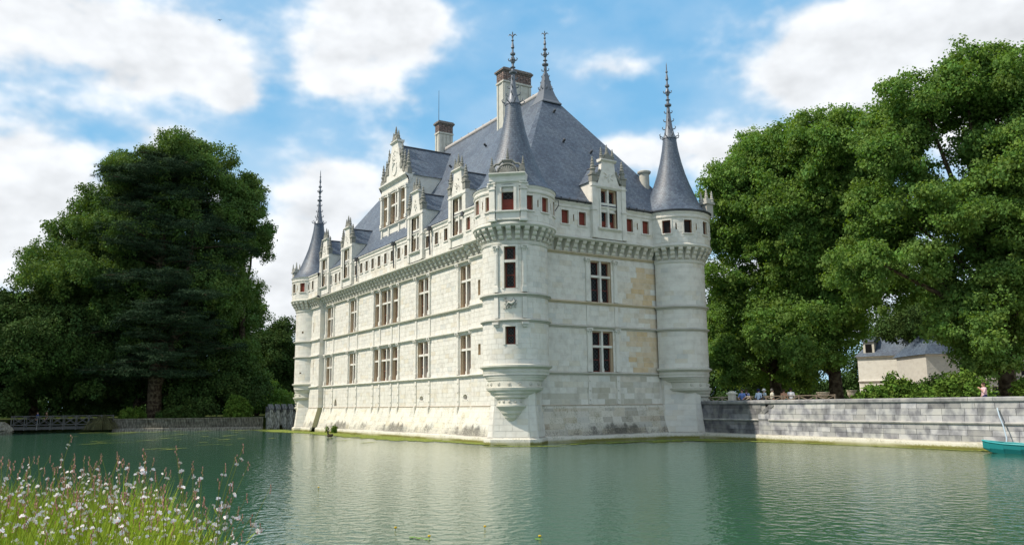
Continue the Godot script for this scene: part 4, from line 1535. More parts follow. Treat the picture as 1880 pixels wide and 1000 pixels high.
# a two-light stone dormer standing on the gallery wall
func dormer(f: Face, uc: float, wd: float, w: float, red: bool, rng: RandomNumberGenerator):
	var h := wd * 0.5
	var u0 := uc - 0.78
	var u1 := uc + 0.78
	var mb := MB.new()
	mb.col = WHITE
	sheet(mb, f, uc - h, uc + h, 14.9, 19.2, [[u0, u1, 15.78, 18.75]], w, 0.45)
	for s in [-1, 1]:
		# cheeks run back until the roof swallows them
		var a := f.p(uc + s * h, 14.9, w)
		var b := f.p(uc + s * h, 14.9, w - 2.2)
		var c := f.p(uc + s * h, 19.3, w - 2.2)
		var d := f.p(uc + s * h, 19.3, w)
		if s > 0:
			mb.q(a, b, c, d)
		else:
			mb.q(b, a, d, c)
		# side pilasters
		mb.fbox(f, uc + s * (h - 0.22) - 0.2, uc + s * (h - 0.22) + 0.2, 14.92, 19.25, w - 0.1, w + 0.10)
		mb.fbox(f, uc + s * (h - 0.22) - 0.25, uc + s * (h - 0.22) + 0.25, 17.02, 17.14, w - 0.1, w + 0.15)
		mb.fbox(f, uc + s * (h - 0.22) - 0.25, uc + s * (h - 0.22) + 0.25, 18.86, 18.96, w - 0.1, w + 0.15)
	mb.fbox(f, u0 - 0.14, u0, 15.7, 18.75, w - 0.1, w + 0.06)
	mb.fbox(f, u1, u1 + 0.14, 15.7, 18.75, w - 0.1, w + 0.06)
	mb.fprof(f, u0 - 0.3, u1 + 0.3, [Vector2(w - 0.1, 15.5), Vector2(w + 0.06, 15.52), Vector2(w + 0.2, 15.64), Vector2(w + 0.2, 15.72), Vector2(w - 0.1, 15.8)])
	mb.fprof(f, uc - h + 0.42, uc + h - 0.42, [Vector2(w - 0.1, 18.78), Vector2(w + 0.06, 18.8), Vector2(w + 0.13, 18.92), Vector2(w + 0.13, 19.0), Vector2(w - 0.1, 19.06)])
	var dm := put(keep, "dormer", mb.mesh(), M.stone)
	stone_window(f, u0, u1, 15.78, 18.75, w, 2, 0.62, RED * (0.95 if red else 0.75), red, dm, 0.3 if red else 0.0)
	# gable: concave sides up to a little cornice
	var gb := MB.new()
	gb.col = WHITE * 0.99
	var rows := 8
	for k in rows:
		var t0 := float(k) / rows
		var t1 := float(k + 1) / rows
		var b0 := lerpf(1.12, 0.62, 1.0 - pow(1.0 - t0, 1.9))
		var b1 := lerpf(1.12, 0.62, 1.0 - pow(1.0 - t1, 1.9))
		var v0 := lerpf(19.0, 20.95, t0)
		var v1 := lerpf(19.0, 20.95, t1)
		gb.q(f.p(uc - b0, v0, w + 0.04), f.p(uc + b0, v0, w + 0.04), f.p(uc + b1, v1, w + 0.04), f.p(uc - b1, v1, w + 0.04))
		gb.q(f.p(uc + b0, v0, w + 0.04), f.p(uc + b0, v0, w - 0.3), f.p(uc + b1, v1, w - 0.3), f.p(uc + b1, v1, w + 0.04))
		gb.q(f.p(uc - b0, v0, w - 0.3), f.p(uc - b0, v0, w + 0.04), f.p(uc - b1, v1, w + 0.04), f.p(uc - b1, v1, w - 0.3))
		gb.q(f.p(uc + b0, v0, w - 0.3), f.p(uc - b0, v0, w - 0.3), f.p(uc - b1, v1, w - 0.3), f.p(uc + b1, v1, w - 0.3))
	gb.fprof(f, uc - 0.76, uc + 0.76, [Vector2(w - 0.35, 20.9), Vector2(w + 0.06, 20.92), Vector2(w + 0.2, 21.02), Vector2(w + 0.2, 21.1), Vector2(w - 0.4, 21.16)])
	# low relief on the gable
	for k in 14:
		var an := rng.randf_range(0, TAU)
		var rr := rng.randf_range(0.05, 0.42)
		var pu := uc + cos(an) * rr
		var pv := 19.75 + sin(an) * rr * 1.4
		gb.tube([f.p(pu, pv, w + 0.03), f.p(pu + rng.randf_range(-0.12, 0.12), pv + rng.randf_range(-0.1, 0.16), w + 0.09)], [0.06, 0.03], 5)
	put(dm, "gable", gb.mesh(), M.stone)
	var or_ := MB.new()
	or_.col = Color(0.28, 0.275, 0.25)
	for s in [-1, 1]:
		var pu: float = uc + s * (h - 0.22)
		or_.fbox(f, pu - 0.23, pu + 0.23, 19.2, 19.75, w - 0.28, w + 0.14)
		or_.fbox(f, pu - 0.29, pu + 0.29, 19.72, 19.82, w - 0.32, w + 0.2)
		pinnacle(or_, f.p(pu, 19.8, w - 0.06), 1.45, 0.24)
		scroll(or_, f, uc + s * 0.66, 19.5, s, 0.55, w - 0.02)
	for s in [-1, 0, 1]:
		pinnacle(or_, f.p(uc + s * 0.55, 21.12 + (0.28 if s == 0 else 0.0), w - 0.08), 1.0, 0.16)
	for k in 5:
		var b0 := 0.42 * (1.0 - k / 6.0)
		or_.fbox(f, uc - b0, uc + b0, 21.12 + k * 0.1, 21.23 + k * 0.1, w - 0.2, w + 0.08)
	for s in [-1, 1]:
		or_.tube([f.p(uc + s * 0.5, 21.2, w), f.p(uc + s * 0.34, 21.45, w), f.p(uc + s * 0.14, 21.5, w)], [0.09, 0.08, 0.05], 6)
	put(dm, "carved_crest", or_.mesh(), M.stone)
	# its own slate roof, running back into the main slope
	var rf := MB.new()
	var back := w - 3.4
	for s in [-1, 1]:
		var e0 := f.p(uc + s * (h + 0.12), 19.18, w - 0.25)
		var e1 := f.p(uc + s * (h + 0.12), 19.18, back)
		var r0 := f.p(uc, 20.95, w - 0.25)
		var r1 := f.p(uc, 20.95, back)
		if s > 0:
			slope(rf, e0, e1, r1, r0)
		else:
			slope(rf, e1, e0, r0, r1)
	put(dm, "roof", rf.mesh(0.06), M.slate)
	var rd := MB.new()
	rd.tube([f.p(uc, 20.98, w - 0.2), f.p(uc, 20.98, back)], [0.07, 0.07], 5)
	put(dm, "ridge", rd.mesh(), M.dark_lead)

func dormers(L: Face, E: Face, rng: RandomNumberGenerator):
	dormer(L, -7.05, 2.9, 0.74, true, rng)
	dormer(L, -14.8, 3.1, 0.74, false, rng)
	dormer(L, -31.5, 3.2, 0.74, false, rng)
	dormer(L, -38.4, 3.1, 0.74, false, rng)
	dormer(E, 8.12, 3.3, 0.74, true, rng)
	great_dormer(L, rng)

# the tall central dormer, set back on the slope
func great_dormer(f: Face, rng: RandomNumberGenerator):
	var uc := -22.7
	var w := -0.7
	var h := 3.15
	var wins := [[uc - 2.65, uc - 1.45, 1], [uc - 1.0, uc + 1.0, 2], [uc + 1.45, uc + 2.65, 1]]
	var ops := []
	for e in wins:
		ops.append([e[0], e[1], 19.95, 23.05])
	var mb := MB.new()
	mb.col = WHITE
	sheet(mb, f, uc - h, uc + h, 17.9, 24.2, ops, w, 0.5)
	for s in [-1, 1]:
		var a := f.p(uc + s * h, 17.9, w)
		var b := f.p(uc + s * h, 17.9, w - 5.0)
		var c := f.p(uc + s * h, 24.1, w - 5.0)
		var d := f.p(uc + s * h, 24.1, w)
		if s > 0:
			mb.q(a, b, c, d)
		else:
			mb.q(b, a, d, c)
	mb.fprof(f, uc - h - 0.1, uc + h + 0.1, string_profile(19.86, w))
	mb.fprof(f, uc - h - 0.05, uc + h + 0.05, [Vector2(w - 0.1, 23.2), Vector2(w + 0.08, 23.22), Vector2(w + 0.1, 23.4), Vector2(w + 0.06, 23.45), Vector2(w + 0.06, 23.85), Vector2(w + 0.2, 23.95), Vector2(w + 0.36, 24.08), Vector2(w + 0.36, 24.2), Vector2(w - 0.6, 24.3)])
	for k in 4:
		var u: float = [uc - 2.92, uc - 1.22, uc + 1.22, uc + 2.92][k]
		mb.fbox(f, u - 0.17, u + 0.17, 19.95, 22.85, w - 0.1, w + 0.2)
		mb.fbox(f, u - 0.22, u + 0.22, 19.95, 20.3, w - 0.1, w + 0.26)
		mb.fbox(f, u - 0.24, u + 0.24, 22.8, 23.2, w - 0.1, w + 0.26)
		for s in [-1, 1]:
			mb.tube([f.p(u + s * 0.22, 23.05, w + 0.05), f.p(u + s * 0.22, 23.05, w + 0.34)], [0.09, 0.09], 7)
		mb.fbox(f, u - 0.12, u + 0.12, 18.9, 19.7, w - 0.1, w + 0.12)
		mb.ball(f.p(u, 18.85, w + 0.06), Vector3(0.13, 0.16, 0.13), 7, 5)
	var dm := put(keep, "dormer", mb.mesh(), M.stone)
	dm.set_meta("label", "tall three-bay central dormer with a towering carved gable")
	for e in wins:
		stone_window(f, e[0], e[1], 19.95, 23.05, w, e[2], 0.62, WOOD, false, dm)
	var gb := MB.new()
	gb.col = WHITE
	# stepped and curved gable
	var prof := [[3.0, 24.25], [2.75, 24.5], [2.3, 24.75], [1.9, 25.0], [1.55, 25.5], [1.3, 25.9], [1.18, 26.4], [0.98, 27.0], [0.8, 27.5], [0.68, 27.95]]
	for k in prof.size() - 1:
		var b0: float = prof[k][0]
		var b1: float = prof[k + 1][0]
		var v0: float = prof[k][1]
		var v1: float = prof[k + 1][1]
		gb.q(f.p(uc - b0, v0, w + 0.06), f.p(uc + b0, v0, w + 0.06), f.p(uc + b1, v1, w + 0.06), f.p(uc - b1, v1, w + 0.06))
		gb.q(f.p(uc + b0, v0, w + 0.06), f.p(uc + b0, v0, w - 0.5), f.p(uc + b1, v1, w - 0.5), f.p(uc + b1, v1, w + 0.06))
		gb.q(f.p(uc - b0, v0, w - 0.5), f.p(uc - b0, v0, w + 0.06), f.p(uc - b1, v1, w + 0.06), f.p(uc - b1, v1, w - 0.5))
		gb.q(f.p(uc + b0, v0, w - 0.5), f.p(uc - b0, v0, w - 0.5), f.p(uc - b1, v1, w - 0.5), f.p(uc + b1, v1, w - 0.5))
	gb.fprof(f, uc - 0.85, uc + 0.85, [Vector2(w - 0.55, 27.9), Vector2(w + 0.1, 27.92), Vector2(w + 0.24, 28.02), Vector2(w + 0.24, 28.1), Vector2(w - 0.6, 28.16)])
	var ring := []
	var rr := []
	for k in 17:
		var t := TAU * k / 16.0
		ring.append(f.p(uc + cos(t) * 0.5, 25.35 + sin(t) * 0.62, w + 0.08))
		rr.append(0.08)
	gb.tube(ring, rr, 6, false)
	for k in 20:
		var t := rng.randf_range(0, TAU)
		var r := rng.randf_range(0.1, 0.75)
		gb.tube([f.p(uc + cos(t) * r, 26.3 + sin(t) * r, w + 0.05), f.p(uc + cos(t) * r + rng.randf_range(-0.1, 0.1), 26.3 + sin(t) * r + 0.12, w + 0.12)], [0.06, 0.03], 5)
	put(dm, "gable", gb.mesh(), M.stone)
	for e in [[-3.0, 24.25, 2.3, 0.26], [-2.2, 24.7, 2.1, 0.22], [-1.6, 25.2, 2.6, 0.22], [1.6, 25.2, 2.6, 0.22], [2.2, 24.7, 2.1, 0.22], [3.0, 24.25, 2.3, 0.26], [-0.6, 28.1, 1.1, 0.15], [0.6, 28.1, 1.1, 0.15], [0.0, 28.2, 1.5, 0.22]]:
		var pn := MB.new()
		pn.col = Color(0.28, 0.275, 0.25)
		pn.fbox(f, uc + e[0] - e[3], uc + e[0] + e[3], e[1] - 0.1, e[1] + e[2] * 0.18, w - 0.28, w + 0.16)
		pinnacle(pn, f.p(uc + e[0], e[1] + e[2] * 0.17, w - 0.06), e[2] * 0.83, e[3] * 0.95)
		put(dm, "pinnacle", pn.mesh(), M.stone)
	var or_ := MB.new()
	or_.col = Color(0.33, 0.325, 0.30)
	for s in [-1, 1]:
		scroll(or_, f, uc + s * 2.1, 24.4, s, 0.6, w)
		scroll(or_, f, uc + s * 1.25, 25.3, s, 0.5, w)
		scroll(or_, f, uc + s * 0.95, 26.6, s, 0.35, w)
	or_.fbox(f, uc - 0.4, uc + 0.4, 28.1, 28.7, w - 0.3, w + 0.1)
	put(dm, "scrolls", or_.mesh(), M.stone)
	var rf := MB.new()
	for s in [-1, 1]:
		var e0 := f.p(uc + s * (h + 0.15), 24.05, w - 0.4)
		var e1 := f.p(uc + s * (h + 0.15), 24.05, w - 6.4)
		var r0 := f.p(uc, 27.75, w - 0.4)
		var r1 := f.p(uc, 27.75, w - 6.4)
		if s > 0:
			slope(rf, e0, e1, r1, r0)
		else:
			slope(rf, e1, e0, r0, r1)
	put(dm, "roof", rf.mesh(0.06), M.slate)
	var rd := MB.new()
	rd.tube([f.p(uc, 27.78, w - 0.3), f.p(uc, 27.78, w - 6.4)], [0.09, 0.09], 5)
	put(dm, "ridge", rd.mesh(), M.dark_lead)

# ---------- chimneys ----------
func chimney(ctr: Vector3, sx: float, sz: float, y0: float, y1: float):
	var sh := MB.new()
	sh.col = Color(0.56, 0.55, 0.50)
	var hgt := y1 - y0
	sh.box(Vector3(ctr.x, y0 + hgt * 0.5 - 0.65, ctr.z), Vector3(sx, hgt - 1.3, sz))
	# raised strips on the four faces
	for k in 4:
		var along := sx if k % 2 == 0 else sz
		var out := (sz if k % 2 == 0 else sx) * 0.5
		var n := 2 if along < 1.4 else 4
		for i in n:
			var t := lerpf(-along * 0.5 + 0.12, along * 0.5 - 0.12, float(i) / (n - 1))
			var d := Vector3(0, 0, 1) if k == 0 else (Vector3(1, 0, 0) if k == 1 else (Vector3(0, 0, -1) if k == 2 else Vector3(-1, 0, 0)))
			var l := Vector3(d.z, 0, -d.x)
			sh.box(Vector3(ctr.x, y0 + hgt * 0.5 - 0.7, ctr.z) + d * (out + 0.03) + l * t, Vector3(absf(l.x) * 0.22 + absf(d.x) * 0.09, hgt - 1.6, absf(l.z) * 0.22 + absf(d.z) * 0.09))
	sh.box(Vector3(ctr.x, y1 - 1.33, ctr.z), Vector3(sx + 0.22, 0.16, sz + 0.22))
	var ch := put(keep, "chimney", sh.mesh(), M.stone)
	var fr := MB.new()
	# band of small dark red bricks in a lozenge setting
	var rng := RandomNumberGenerator.new()
	rng.seed = 4
	fr.col = Color(0.22, 0.185, 0.175)
	fr.box(Vector3(ctr.x, y1 - 0.85, ctr.z), Vector3(sx + 0.06, 0.82, sz + 0.06))
	var bh := 0.2
	for k in 4:
		var along := (sx if k % 2 == 0 else sz) + 0.1
		var out := (sz if k % 2 == 0 else sx) * 0.5 + 0.04
		var d: Vector3 = [Vector3(0, 0, 1), Vector3(1, 0, 0), Vector3(0, 0, -1), Vector3(-1, 0, 0)][k]
		var l := Vector3(d.z, 0, -d.x)
		for r in 4:
			var n := int(along / 0.3)
			for i in n:
				var t := lerpf(-along * 0.5, along * 0.5, (i + 0.5) / n)
				var g := rng.randf_range(0.75, 1.15)
				fr.col = Color(0.36, 0.28, 0.255) * g if (i + r) % 2 == 0 else Color(0.27, 0.235, 0.225) * g
				fr.box(Vector3(ctr.x, y1 - 1.15 + r * bh, ctr.z) + d * out + l * t, Vector3(absf(l.x) * 0.24 + absf(d.x) * 0.05, bh * 0.85, absf(l.z) * 0.24 + absf(d.z) * 0.05))
	put(ch, "brick_band", fr.mesh(), M.brick)
	var cp := MB.new()
	cp.col = Color(0.27, 0.25, 0.235)
	cp.box(Vector3(ctr.x, y1 - 0.36, ctr.z), Vector3(sx + 0.2, 0.14, sz + 0.2))
	cp.box(Vector3(ctr.x, y1 - 0.22, ctr.z), Vector3(sx + 0.4, 0.16, sz + 0.4))
	cp.box(Vector3(ctr.x, y1 - 0.07, ctr.z), Vector3(sx + 0.3, 0.14, sz + 0.3), Basis.IDENTITY, 0.93)
	put(ch, "cap", cp.mesh(), M.brick)

func chimneys():
	chimney(Vector3(-12.3, 0, -7.9), 1.15, 2.9, 25.2, 33.0)
	chimney(Vector3(-26.45, 0, -7.9), 0.85, 1.55, 27.6, 32.5)
	# round chimney by the far turret
	var mb := MB.new()
	mb.col = Color(0.50, 0.48, 0.43)
	var o := Vector3(-1.6, 0, -13.85)
	mb.lathe(o, [Vector2(0.47, 18.6), Vector2(0.47, 19.9), Vector2(0.43, 19.98), Vector2(0.41, 21.3), Vector2(0.46, 21.38), Vector2(0.56, 21.46), Vector2(0.58, 21.58), Vector2(0.5, 21.64), Vector2(0.3, 21.66), Vector2(0.3, 21.2)], 10)
	put(keep, "chimney", mb.mesh(), M.stone)
	var ro := MB.new()
	ro.tube([Vector3(-26.9, 32.4, -7.5), Vector3(-26.9, 36.2, -7.5)], [0.035, 0.02], 5)
	put(keep, "lightning_rod", ro.mesh(), M.dark_lead)

# ---------- right bank: quay, terrace ----------
func quay_side():
	var rng := RandomNumberGenerator.new()
	rng.seed = 77
	structure("terrace", poly_sheet([[1.0, -16.3], [60, -12.8], [60, -95], [-30, -95], [-30, -40], [-8, -30]], 1.87), M.gravel)
	var f := flat_face(Vector3(1.0, 0, -15.81), Vector3(1, 0, 0.06))
	var q := thing("quay_wall", "long weathered grey stone quay wall with a coping, right of the chateau", "wall")
	var core := MB.new()
	core.col = Color(0.36, 0.355, 0.34)
	# recessed stretch next to the chateau, then the stretch that stands proud
	core.fq(f, -0.2, 7.4, -0.8, 2.55, -0.02)
	core.q(f.p(7.0, -0.8, 0.33), f.p(42, -0.8, 0.33), f.p(42, 1.6, 0.28), f.p(7.0, 1.6, 0.28))
	core.q(f.p(7.0, 1.6, 0.28), f.p(42, 1.6, 0.28), f.p(42, 2.55, 0.28), f.p(8.5, 2.55, 0.28))
	core.q(f.p(7.0, -0.8, -0.1), f.p(7.0, -0.8, 0.33), f.p(7.0, 1.6, 0.28), f.p(7.0, 1.6, -0.1))
	core.q(f.p(7.0, 1.6, -0.1), f.p(7.0, 1.6, 0.28), f.p(8.5, 2.55, 0.28), f.p(8.5, 2.55, -0.1))
	core.q(f.p(42, 1.0, -0.5), f.p(-0.2, 1.0, -0.5), f.p(-0.2, 2.7, -0.5), f.p(42, 2.7, -0.5))
	core.q(f.p(-0.2, 2.66, 0.1), f.p(42, 2.66, 0.1), f.p(42, 2.66, -0.5), f.p(-0.2, 2.66, -0.5))
	put(q, "wall_core", core.mesh(), M.quay_stone)
	# sloping stone where the proud stretch begins
	var sl := MB.new()
	sl.col = Color(0.30, 0.295, 0.285)
	for k in 3:
		var a := f.p(lerpf(6.9, 8.55, k / 3.0), lerpf(1.58, 2.6, k / 3.0), 0.32)
		var b := f.p(lerpf(6.9, 8.55, (k + 0.97) / 3.0), lerpf(1.58, 2.6, (k + 0.97) / 3.0), 0.32)
		var up := Vector3(-0.05, 0.13, 0)
		var dp := -f.out * 0.45
		sl.q(a - up, b - up, b + up, a + up)
		sl.q(a + up, b + up, b + up + dp, a + up + dp)
		sl.q(a - up, a + up, a + up + dp, a - up + dp)
	put(q, "sloping_stone", sl.mesh(), M.quay_stone)
	# coping
	var u := -0.2
	while u < 41.0:
		var l := rng.randf_range(1.1, 1.9)
		var mb := MB.new()
		var k := rng.randf_range(0.30, 0.44)
		mb.col = Color(k, k * 0.99, k * 0.96)
		var w := 0.14 if u + l < 8.3 else 0.42
		mb.fprof(f, u + 0.008, u + l - 0.008, [Vector2(w - 0.3, 2.5), Vector2(w - 0.04, 2.52), Vector2(w, 2.58), Vector2(w, 2.72), Vector2(w - 0.05, 2.77), Vector2(-0.55, 2.79), Vector2(-0.55, 2.5)])
		put(q, "coping_stone", mb.mesh(), M.quay_stone)
		u += l
	# courses of blocks
	for row in [[0.42, 0.74], [0.74, 1.04], [1.04, 1.33], [1.46, 1.82], [1.82, 2.18], [2.18, 2.51]]:
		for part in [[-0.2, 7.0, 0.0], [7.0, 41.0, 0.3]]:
			u = part[0]
			if part[2] > 0.1 and row[0] > 1.5:
				u = 7.0 + (row[1] - 1.55) / 0.95 * 1.5
			while u < part[1] - 0.05:
				var l := rng.randf_range(0.7, 1.5)
				if part[1] - u - l < 0.4:
					l = part[1] - u
				var mb := MB.new()
				var k := rng.randf_range(0.43, 0.58) if part[2] > 0.1 else rng.randf_range(0.20, 0.34)  # recessed stretch: chateau's cast shadow put into the colour, besides damp blackening
				if rng.randf() < 0.25:
					k *= 0.8
				if row[0] > 2.1 and rng.randf() < 0.5:
					k *= 0.72
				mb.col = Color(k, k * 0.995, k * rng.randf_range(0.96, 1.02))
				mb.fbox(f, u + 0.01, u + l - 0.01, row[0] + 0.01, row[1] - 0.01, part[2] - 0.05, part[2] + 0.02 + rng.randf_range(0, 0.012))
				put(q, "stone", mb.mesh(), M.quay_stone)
				u += l
	for part in [[-0.2, 6.98, 0.0], [8.0, 41.0, 0.3]]:
		var mb := MB.new()
		mb.col = Color(0.50, 0.49, 0.46)
		mb.fprof(f, part[0], part[1], [Vector2(part[2], 1.32), Vector2(part[2] + 0.1, 1.35), Vector2(part[2] + 0.13, 1.4), Vector2(part[2] + 0.13, 1.44), Vector2(part[2], 1.49)])
		put(q, "string_course", mb.mesh(), M.quay_stone)
		var lg := MB.new()
		lg.col = Color(0.62, 0.60, 0.54)
		lg.fprof(f, part[0] - (1.0 if part[0] > 5 else 0.0), part[1], [Vector2(part[2] + 0.42, -0.8), Vector2(part[2] + 0.40, 0.1), Vector2(part[2] + 0.36, 0.34), Vector2(part[2] + 0.02, 0.44)])
		for i in lg.v.size():
			lg.t[i] = Vector2(lg.v[i].x - lg.v[i].z, lg.v[i].y)
		put(q, "ledge", lg.mesh(), M.plinth)

# ---------- left bank ----------
func left_bank():
	var rng := RandomNumberGenerator.new()
	rng.seed = 99
	# low wall along the water
	var wl := thing("bank_wall", "low mossy stone wall along the far shaded bank below the trees", "wall")
	var pts := [Vector3(-54.4, 0, 2.6), Vector3(-57.9, 0, 13.4), Vector3(-60.9, 0, 18.6)]
	for i in 2:
		var b: Vector3 = pts[i]
		var a: Vector3 = pts[i + 1]
		var f := flat_face(a, b - a)
		var n := a.distance_to(b)
		var core := MB.new()
		core.col = Color(0.20, 0.195, 0.17)  # moss and damp, and the trees' shade, put into the wall's dark colours
		core.fbox(f, 0, n, -0.6, 1.42, -0.5, 0.0)
		put(wl, "wall_core", core.mesh(), M.old_stone)
		for row in [[0.35, 0.72], [0.72, 1.08], [1.08, 1.36]]:
			var u := 0.0
			while u < n - 0.05:
				var l := minf(rng.randf_range(0.7, 1.4), n - u)
				var mb := MB.new()
				var k := rng.randf_range(0.18, 0.29)
				mb.col = Color(k, k * 0.97, k * 0.86)
				mb.fbox(f, u + 0.012, u + l - 0.012, row[0] + 0.012, row[1] - 0.012, -0.05, 0.03)
				put(wl, "stone", mb.mesh(), M.old_stone)
				u += l
		var cp := MB.new()
		cp.col = Color(0.27, 0.26, 0.22)
		cp.fbox(f, 0, n, 1.37, 1.5, -0.5, 0.08)
		put(wl, "coping", cp.mesh(), M.old_stone)
		var lg := MB.new()
		lg.col = Color(0.40, 0.39, 0.36)
		lg.fprof(f, 0, n, [Vector2(0.2, -0.6), Vector2(0.2, 0.3), Vector2(0.02, 0.36)])
		put(wl, "ledge", lg.mesh(), M.old_stone)
	# sluice wall with a toothed top, beside the chateau
	var sw := thing("sluice_wall", "grey streaked sluice wall with a toothed top, left of the chateau", "wall")
	var g := flat_face(Vector3(-54.0, 0, 2.2), Vector3(0, 0, -1))
	var mb2 := MB.new()
	mb2.col = Color(0.46, 0.47, 0.48)
	sheet(mb2, g, 0, 7.0, -0.6, 2.1, [[1.55, 2.0, 0.0, 0.5], [3.9, 4.4, 0.0, 0.45]], 0.0, 0.6)
	mb2.q(g.p(0, -0.6, -1.0), g.p(0, -0.6, 0), g.p(0, 2.1, 0), g.p(0, 2.1, -1.0))
	put(sw, "wall", mb2.mesh(), M.old_stone)
	for k in 8:
		var u := 0.25 + k * 0.82
		var bt := MB.new()
		bt.col = Color(0.50, 0.51, 0.53)
		bt.fbox(g, u, u + 0.36, 0.2, 2.45, -0.1, 0.22, 0.16)
		put(sw, "buttress", bt.mesh(), M.old_stone)
		var th := MB.new()
		th.col = Color(0.24, 0.25, 0.27)
		th.fprof(g, u - 0.1, u + 0.46, [Vector2(-0.6, 2.1), Vector2(0.24, 2.4), Vector2(0.2, 2.5), Vector2(-0.25, 3.0), Vector2(-0.6, 3.05)])
		put(sw, "merlon", th.mesh(), M.old_stone)
	var rf := MB.new()
	rf.col = Color(0.17, 0.175, 0.185)
	rf.fprof(g, 0.0, 7.0, [Vector2(-1.0, 2.05), Vector2(0.1, 2.08), Vector2(0.08, 2.2), Vector2(-1.0, 2.75)])
	put(sw, "sloping_top", rf.mesh(), M.old_stone)
	# rustic footbridge with crossed rails
	var br := thing("footbridge", "grey wooden footbridge with crossed railings at the far left bank", "bridge", Vector3(-61.3, 0, 18.6))
	var dir := Vector3(-1.4, 0, 10.4)
	var n2 := dir.length()
	dir = dir.normalized()
	var side := Vector3(dir.z, 0, -dir.x)
	if side.x < 0:
		side = -side
	var W := Color(0.15, 0.15, 0.15)  # wood tone darkened, the tree shade over the bridge put into it
	var dk := MB.new()
	dk.col = W * 0.8
	var bs := Basis(side, Vector3.UP, dir)
	for s in [0.0, -1.9]:
		dk.box(dir * n2 * 0.5 + side * s + Vector3.UP * 0.5, Vector3(0.16, 0.26, n2), bs)
	put(br, "beam", dk.mesh(), M.grey_wood)
	for k in 34:
		var pl := MB.new()
		pl.col = W * rng.randf_range(0.8, 1.1)
		pl.box(dir * (k + 0.5) * n2 / 34.0 - side * 0.95 + Vector3.UP * 0.66, Vector3(2.1, 0.06, n2 / 34.0 - 0.02), bs)
		put(br, "plank", pl.mesh(), M.grey_wood)
	for s in [0.05, -1.95]:
		var prev := Vector3.ZERO
		for k in 9:
			var p: Vector3 = dir * k * n2 / 8.0 + side * s
			var ps := MB.new()
			ps.col = W
			ps.tube([p + Vector3.UP * 0.3, p + Vector3.UP * 1.98], [0.065, 0.055], 6)
			put(br, "post", ps.mesh(), M.grey_wood)
			if k > 0:
				for e in [[1.9, 1.9, 0.05, "rail"], [0.9, 0.9, 0.045, "rail"], [0.92, 1.86, 0.035, "brace"], [1.86, 0.92, 0.035, "brace"]]:
					var r := MB.new()
					r.col = W * 1.05
					r.tube([prev + Vector3.UP * e[0], p + Vector3.UP * e[1]], [e[2], e[2]], 5)
					put(br, e[3], r.mesh(), M.grey_wood)
			prev = p
	for k in [1, 3]:
		var st := MB.new()
		st.col = W * 1.5
		var p: Vector3 = dir * k * n2 / 8.0 * 2.0
		st.tube([p + side * 0.05 + Vector3.UP * 1.6, p + side * 0.8 + Vector3.UP * 0.35], [0.04, 0.04], 5)
		put(br, "strut", st.mesh(), M.grey_wood)
	# boulders at the bridge's near abutment
	var spots := [[-62.6, 0.28, 29.5, 0.75, "lowest pale boulder at the waterline by the footbridge"], [-62.9, 0.3, 30.9, 0.85, "pale boulder at the far left end of the footbridge"], [-63.3, 0.75, 29.9, 0.7, "grey boulder resting on top of the others by the footbridge"], [-63.0, 0.3, 32.4, 0.9, "boulder at the left edge of the picture by the water"]]
	for s in spots:
		var bo := put(self, "boulder", rock_mesh(int(s[3] * 100.0) + int(s[2])), M.old_stone, Transform3D(Basis().scaled(Vector3(s[3], s[3] * 0.72, s[3] * 1.1)), Vector3(s[0], s[1], s[2])))
		tag(bo, s[4], "boulder", "boulders by the footbridge")

func rock_mesh(sd: int) -> ArrayMesh:
	var nz := FastNoiseLite.new()
	nz.seed = sd
	nz.frequency = 0.9
	var mb := MB.new()
	mb.col = Color(0.42, 0.41, 0.36)
	mb.ball(Vector3.ZERO, Vector3.ONE, 14, 9)
	for i in mb.v.size():
		var p := mb.v[i]
		mb.v[i] = p * (1.0 + nz.get_noise_3dv(p * 1.2) * 0.55)
	for i in range(0, mb.v.size(), 3):
		var nn := (mb.v[i + 2] - mb.v[i]).cross(mb.v[i + 1] - mb.v[i]).normalized()
		for k in 3:
			mb.n[i + k] = nn
	return mb.mesh()

# ---------- trees ----------
var clumps := {}

# a sprig: leaf blades scattered through a small ball
func leaf_clump(sd: int, count: int, r: float, len: float, wid: float, flat: float) -> ArrayMesh:
	var rng := RandomNumberGenerator.new()
	rng.seed = sd
	var mb := MB.new()
	for k in count:
		var d := Vector3(rng.randfn(), rng.randfn() * flat, rng.randfn()).normalized()
		var o := d * r * pow(rng.randf(), 0.5)
		o.y *= lerpf(1.0, flat, 0.6)
		var up := (d * 0.7 + Vector3(rng.randfn(), rng.randfn() * 0.7 + 0.7, rng.randfn()) * 0.6).normalized()
		var a := up.cross(Vector3(rng.randfn(), rng.randfn(), rng.randfn())).normalized()
		var b := up.cross(a)
		var s := rng.randf_range(0.7, 1.25)
		var g := rng.randf_range(0.8, 1.2)
		mb.col = Color(g, g, g)
		var tip := o + a * len * s + Vector3.DOWN * len * 0.15
		mb.tri(o - a * len * s * 0.4, o + b * wid * s, tip)
		mb.tri(o - a * len * s * 0.4, tip, o - b * wid * s)
	return mb.mesh()

func multi(parent: Node, called: String, mesh: Mesh, m: Material, tr: Array, cols: Array) -> MultiMeshInstance3D:
	var mm := MultiMesh.new()
	mm.transform_format = MultiMesh.TRANSFORM_3D
	mm.use_colors = true
	mm.mesh = mesh
	mm.instance_count = tr.size()
	for i in tr.size():
		mm.set_instance_transform(i, tr[i])
		mm.set_instance_color(i, cols[i])
	var mi := MultiMeshInstance3D.new()
	mi.name = numbered(parent, called)
	mi.multimesh = mm
	mi.material_override = m
	parent.add_child(mi, true)
	return mi

const VIEW := Vector3(-0.85, 0, -0.528)

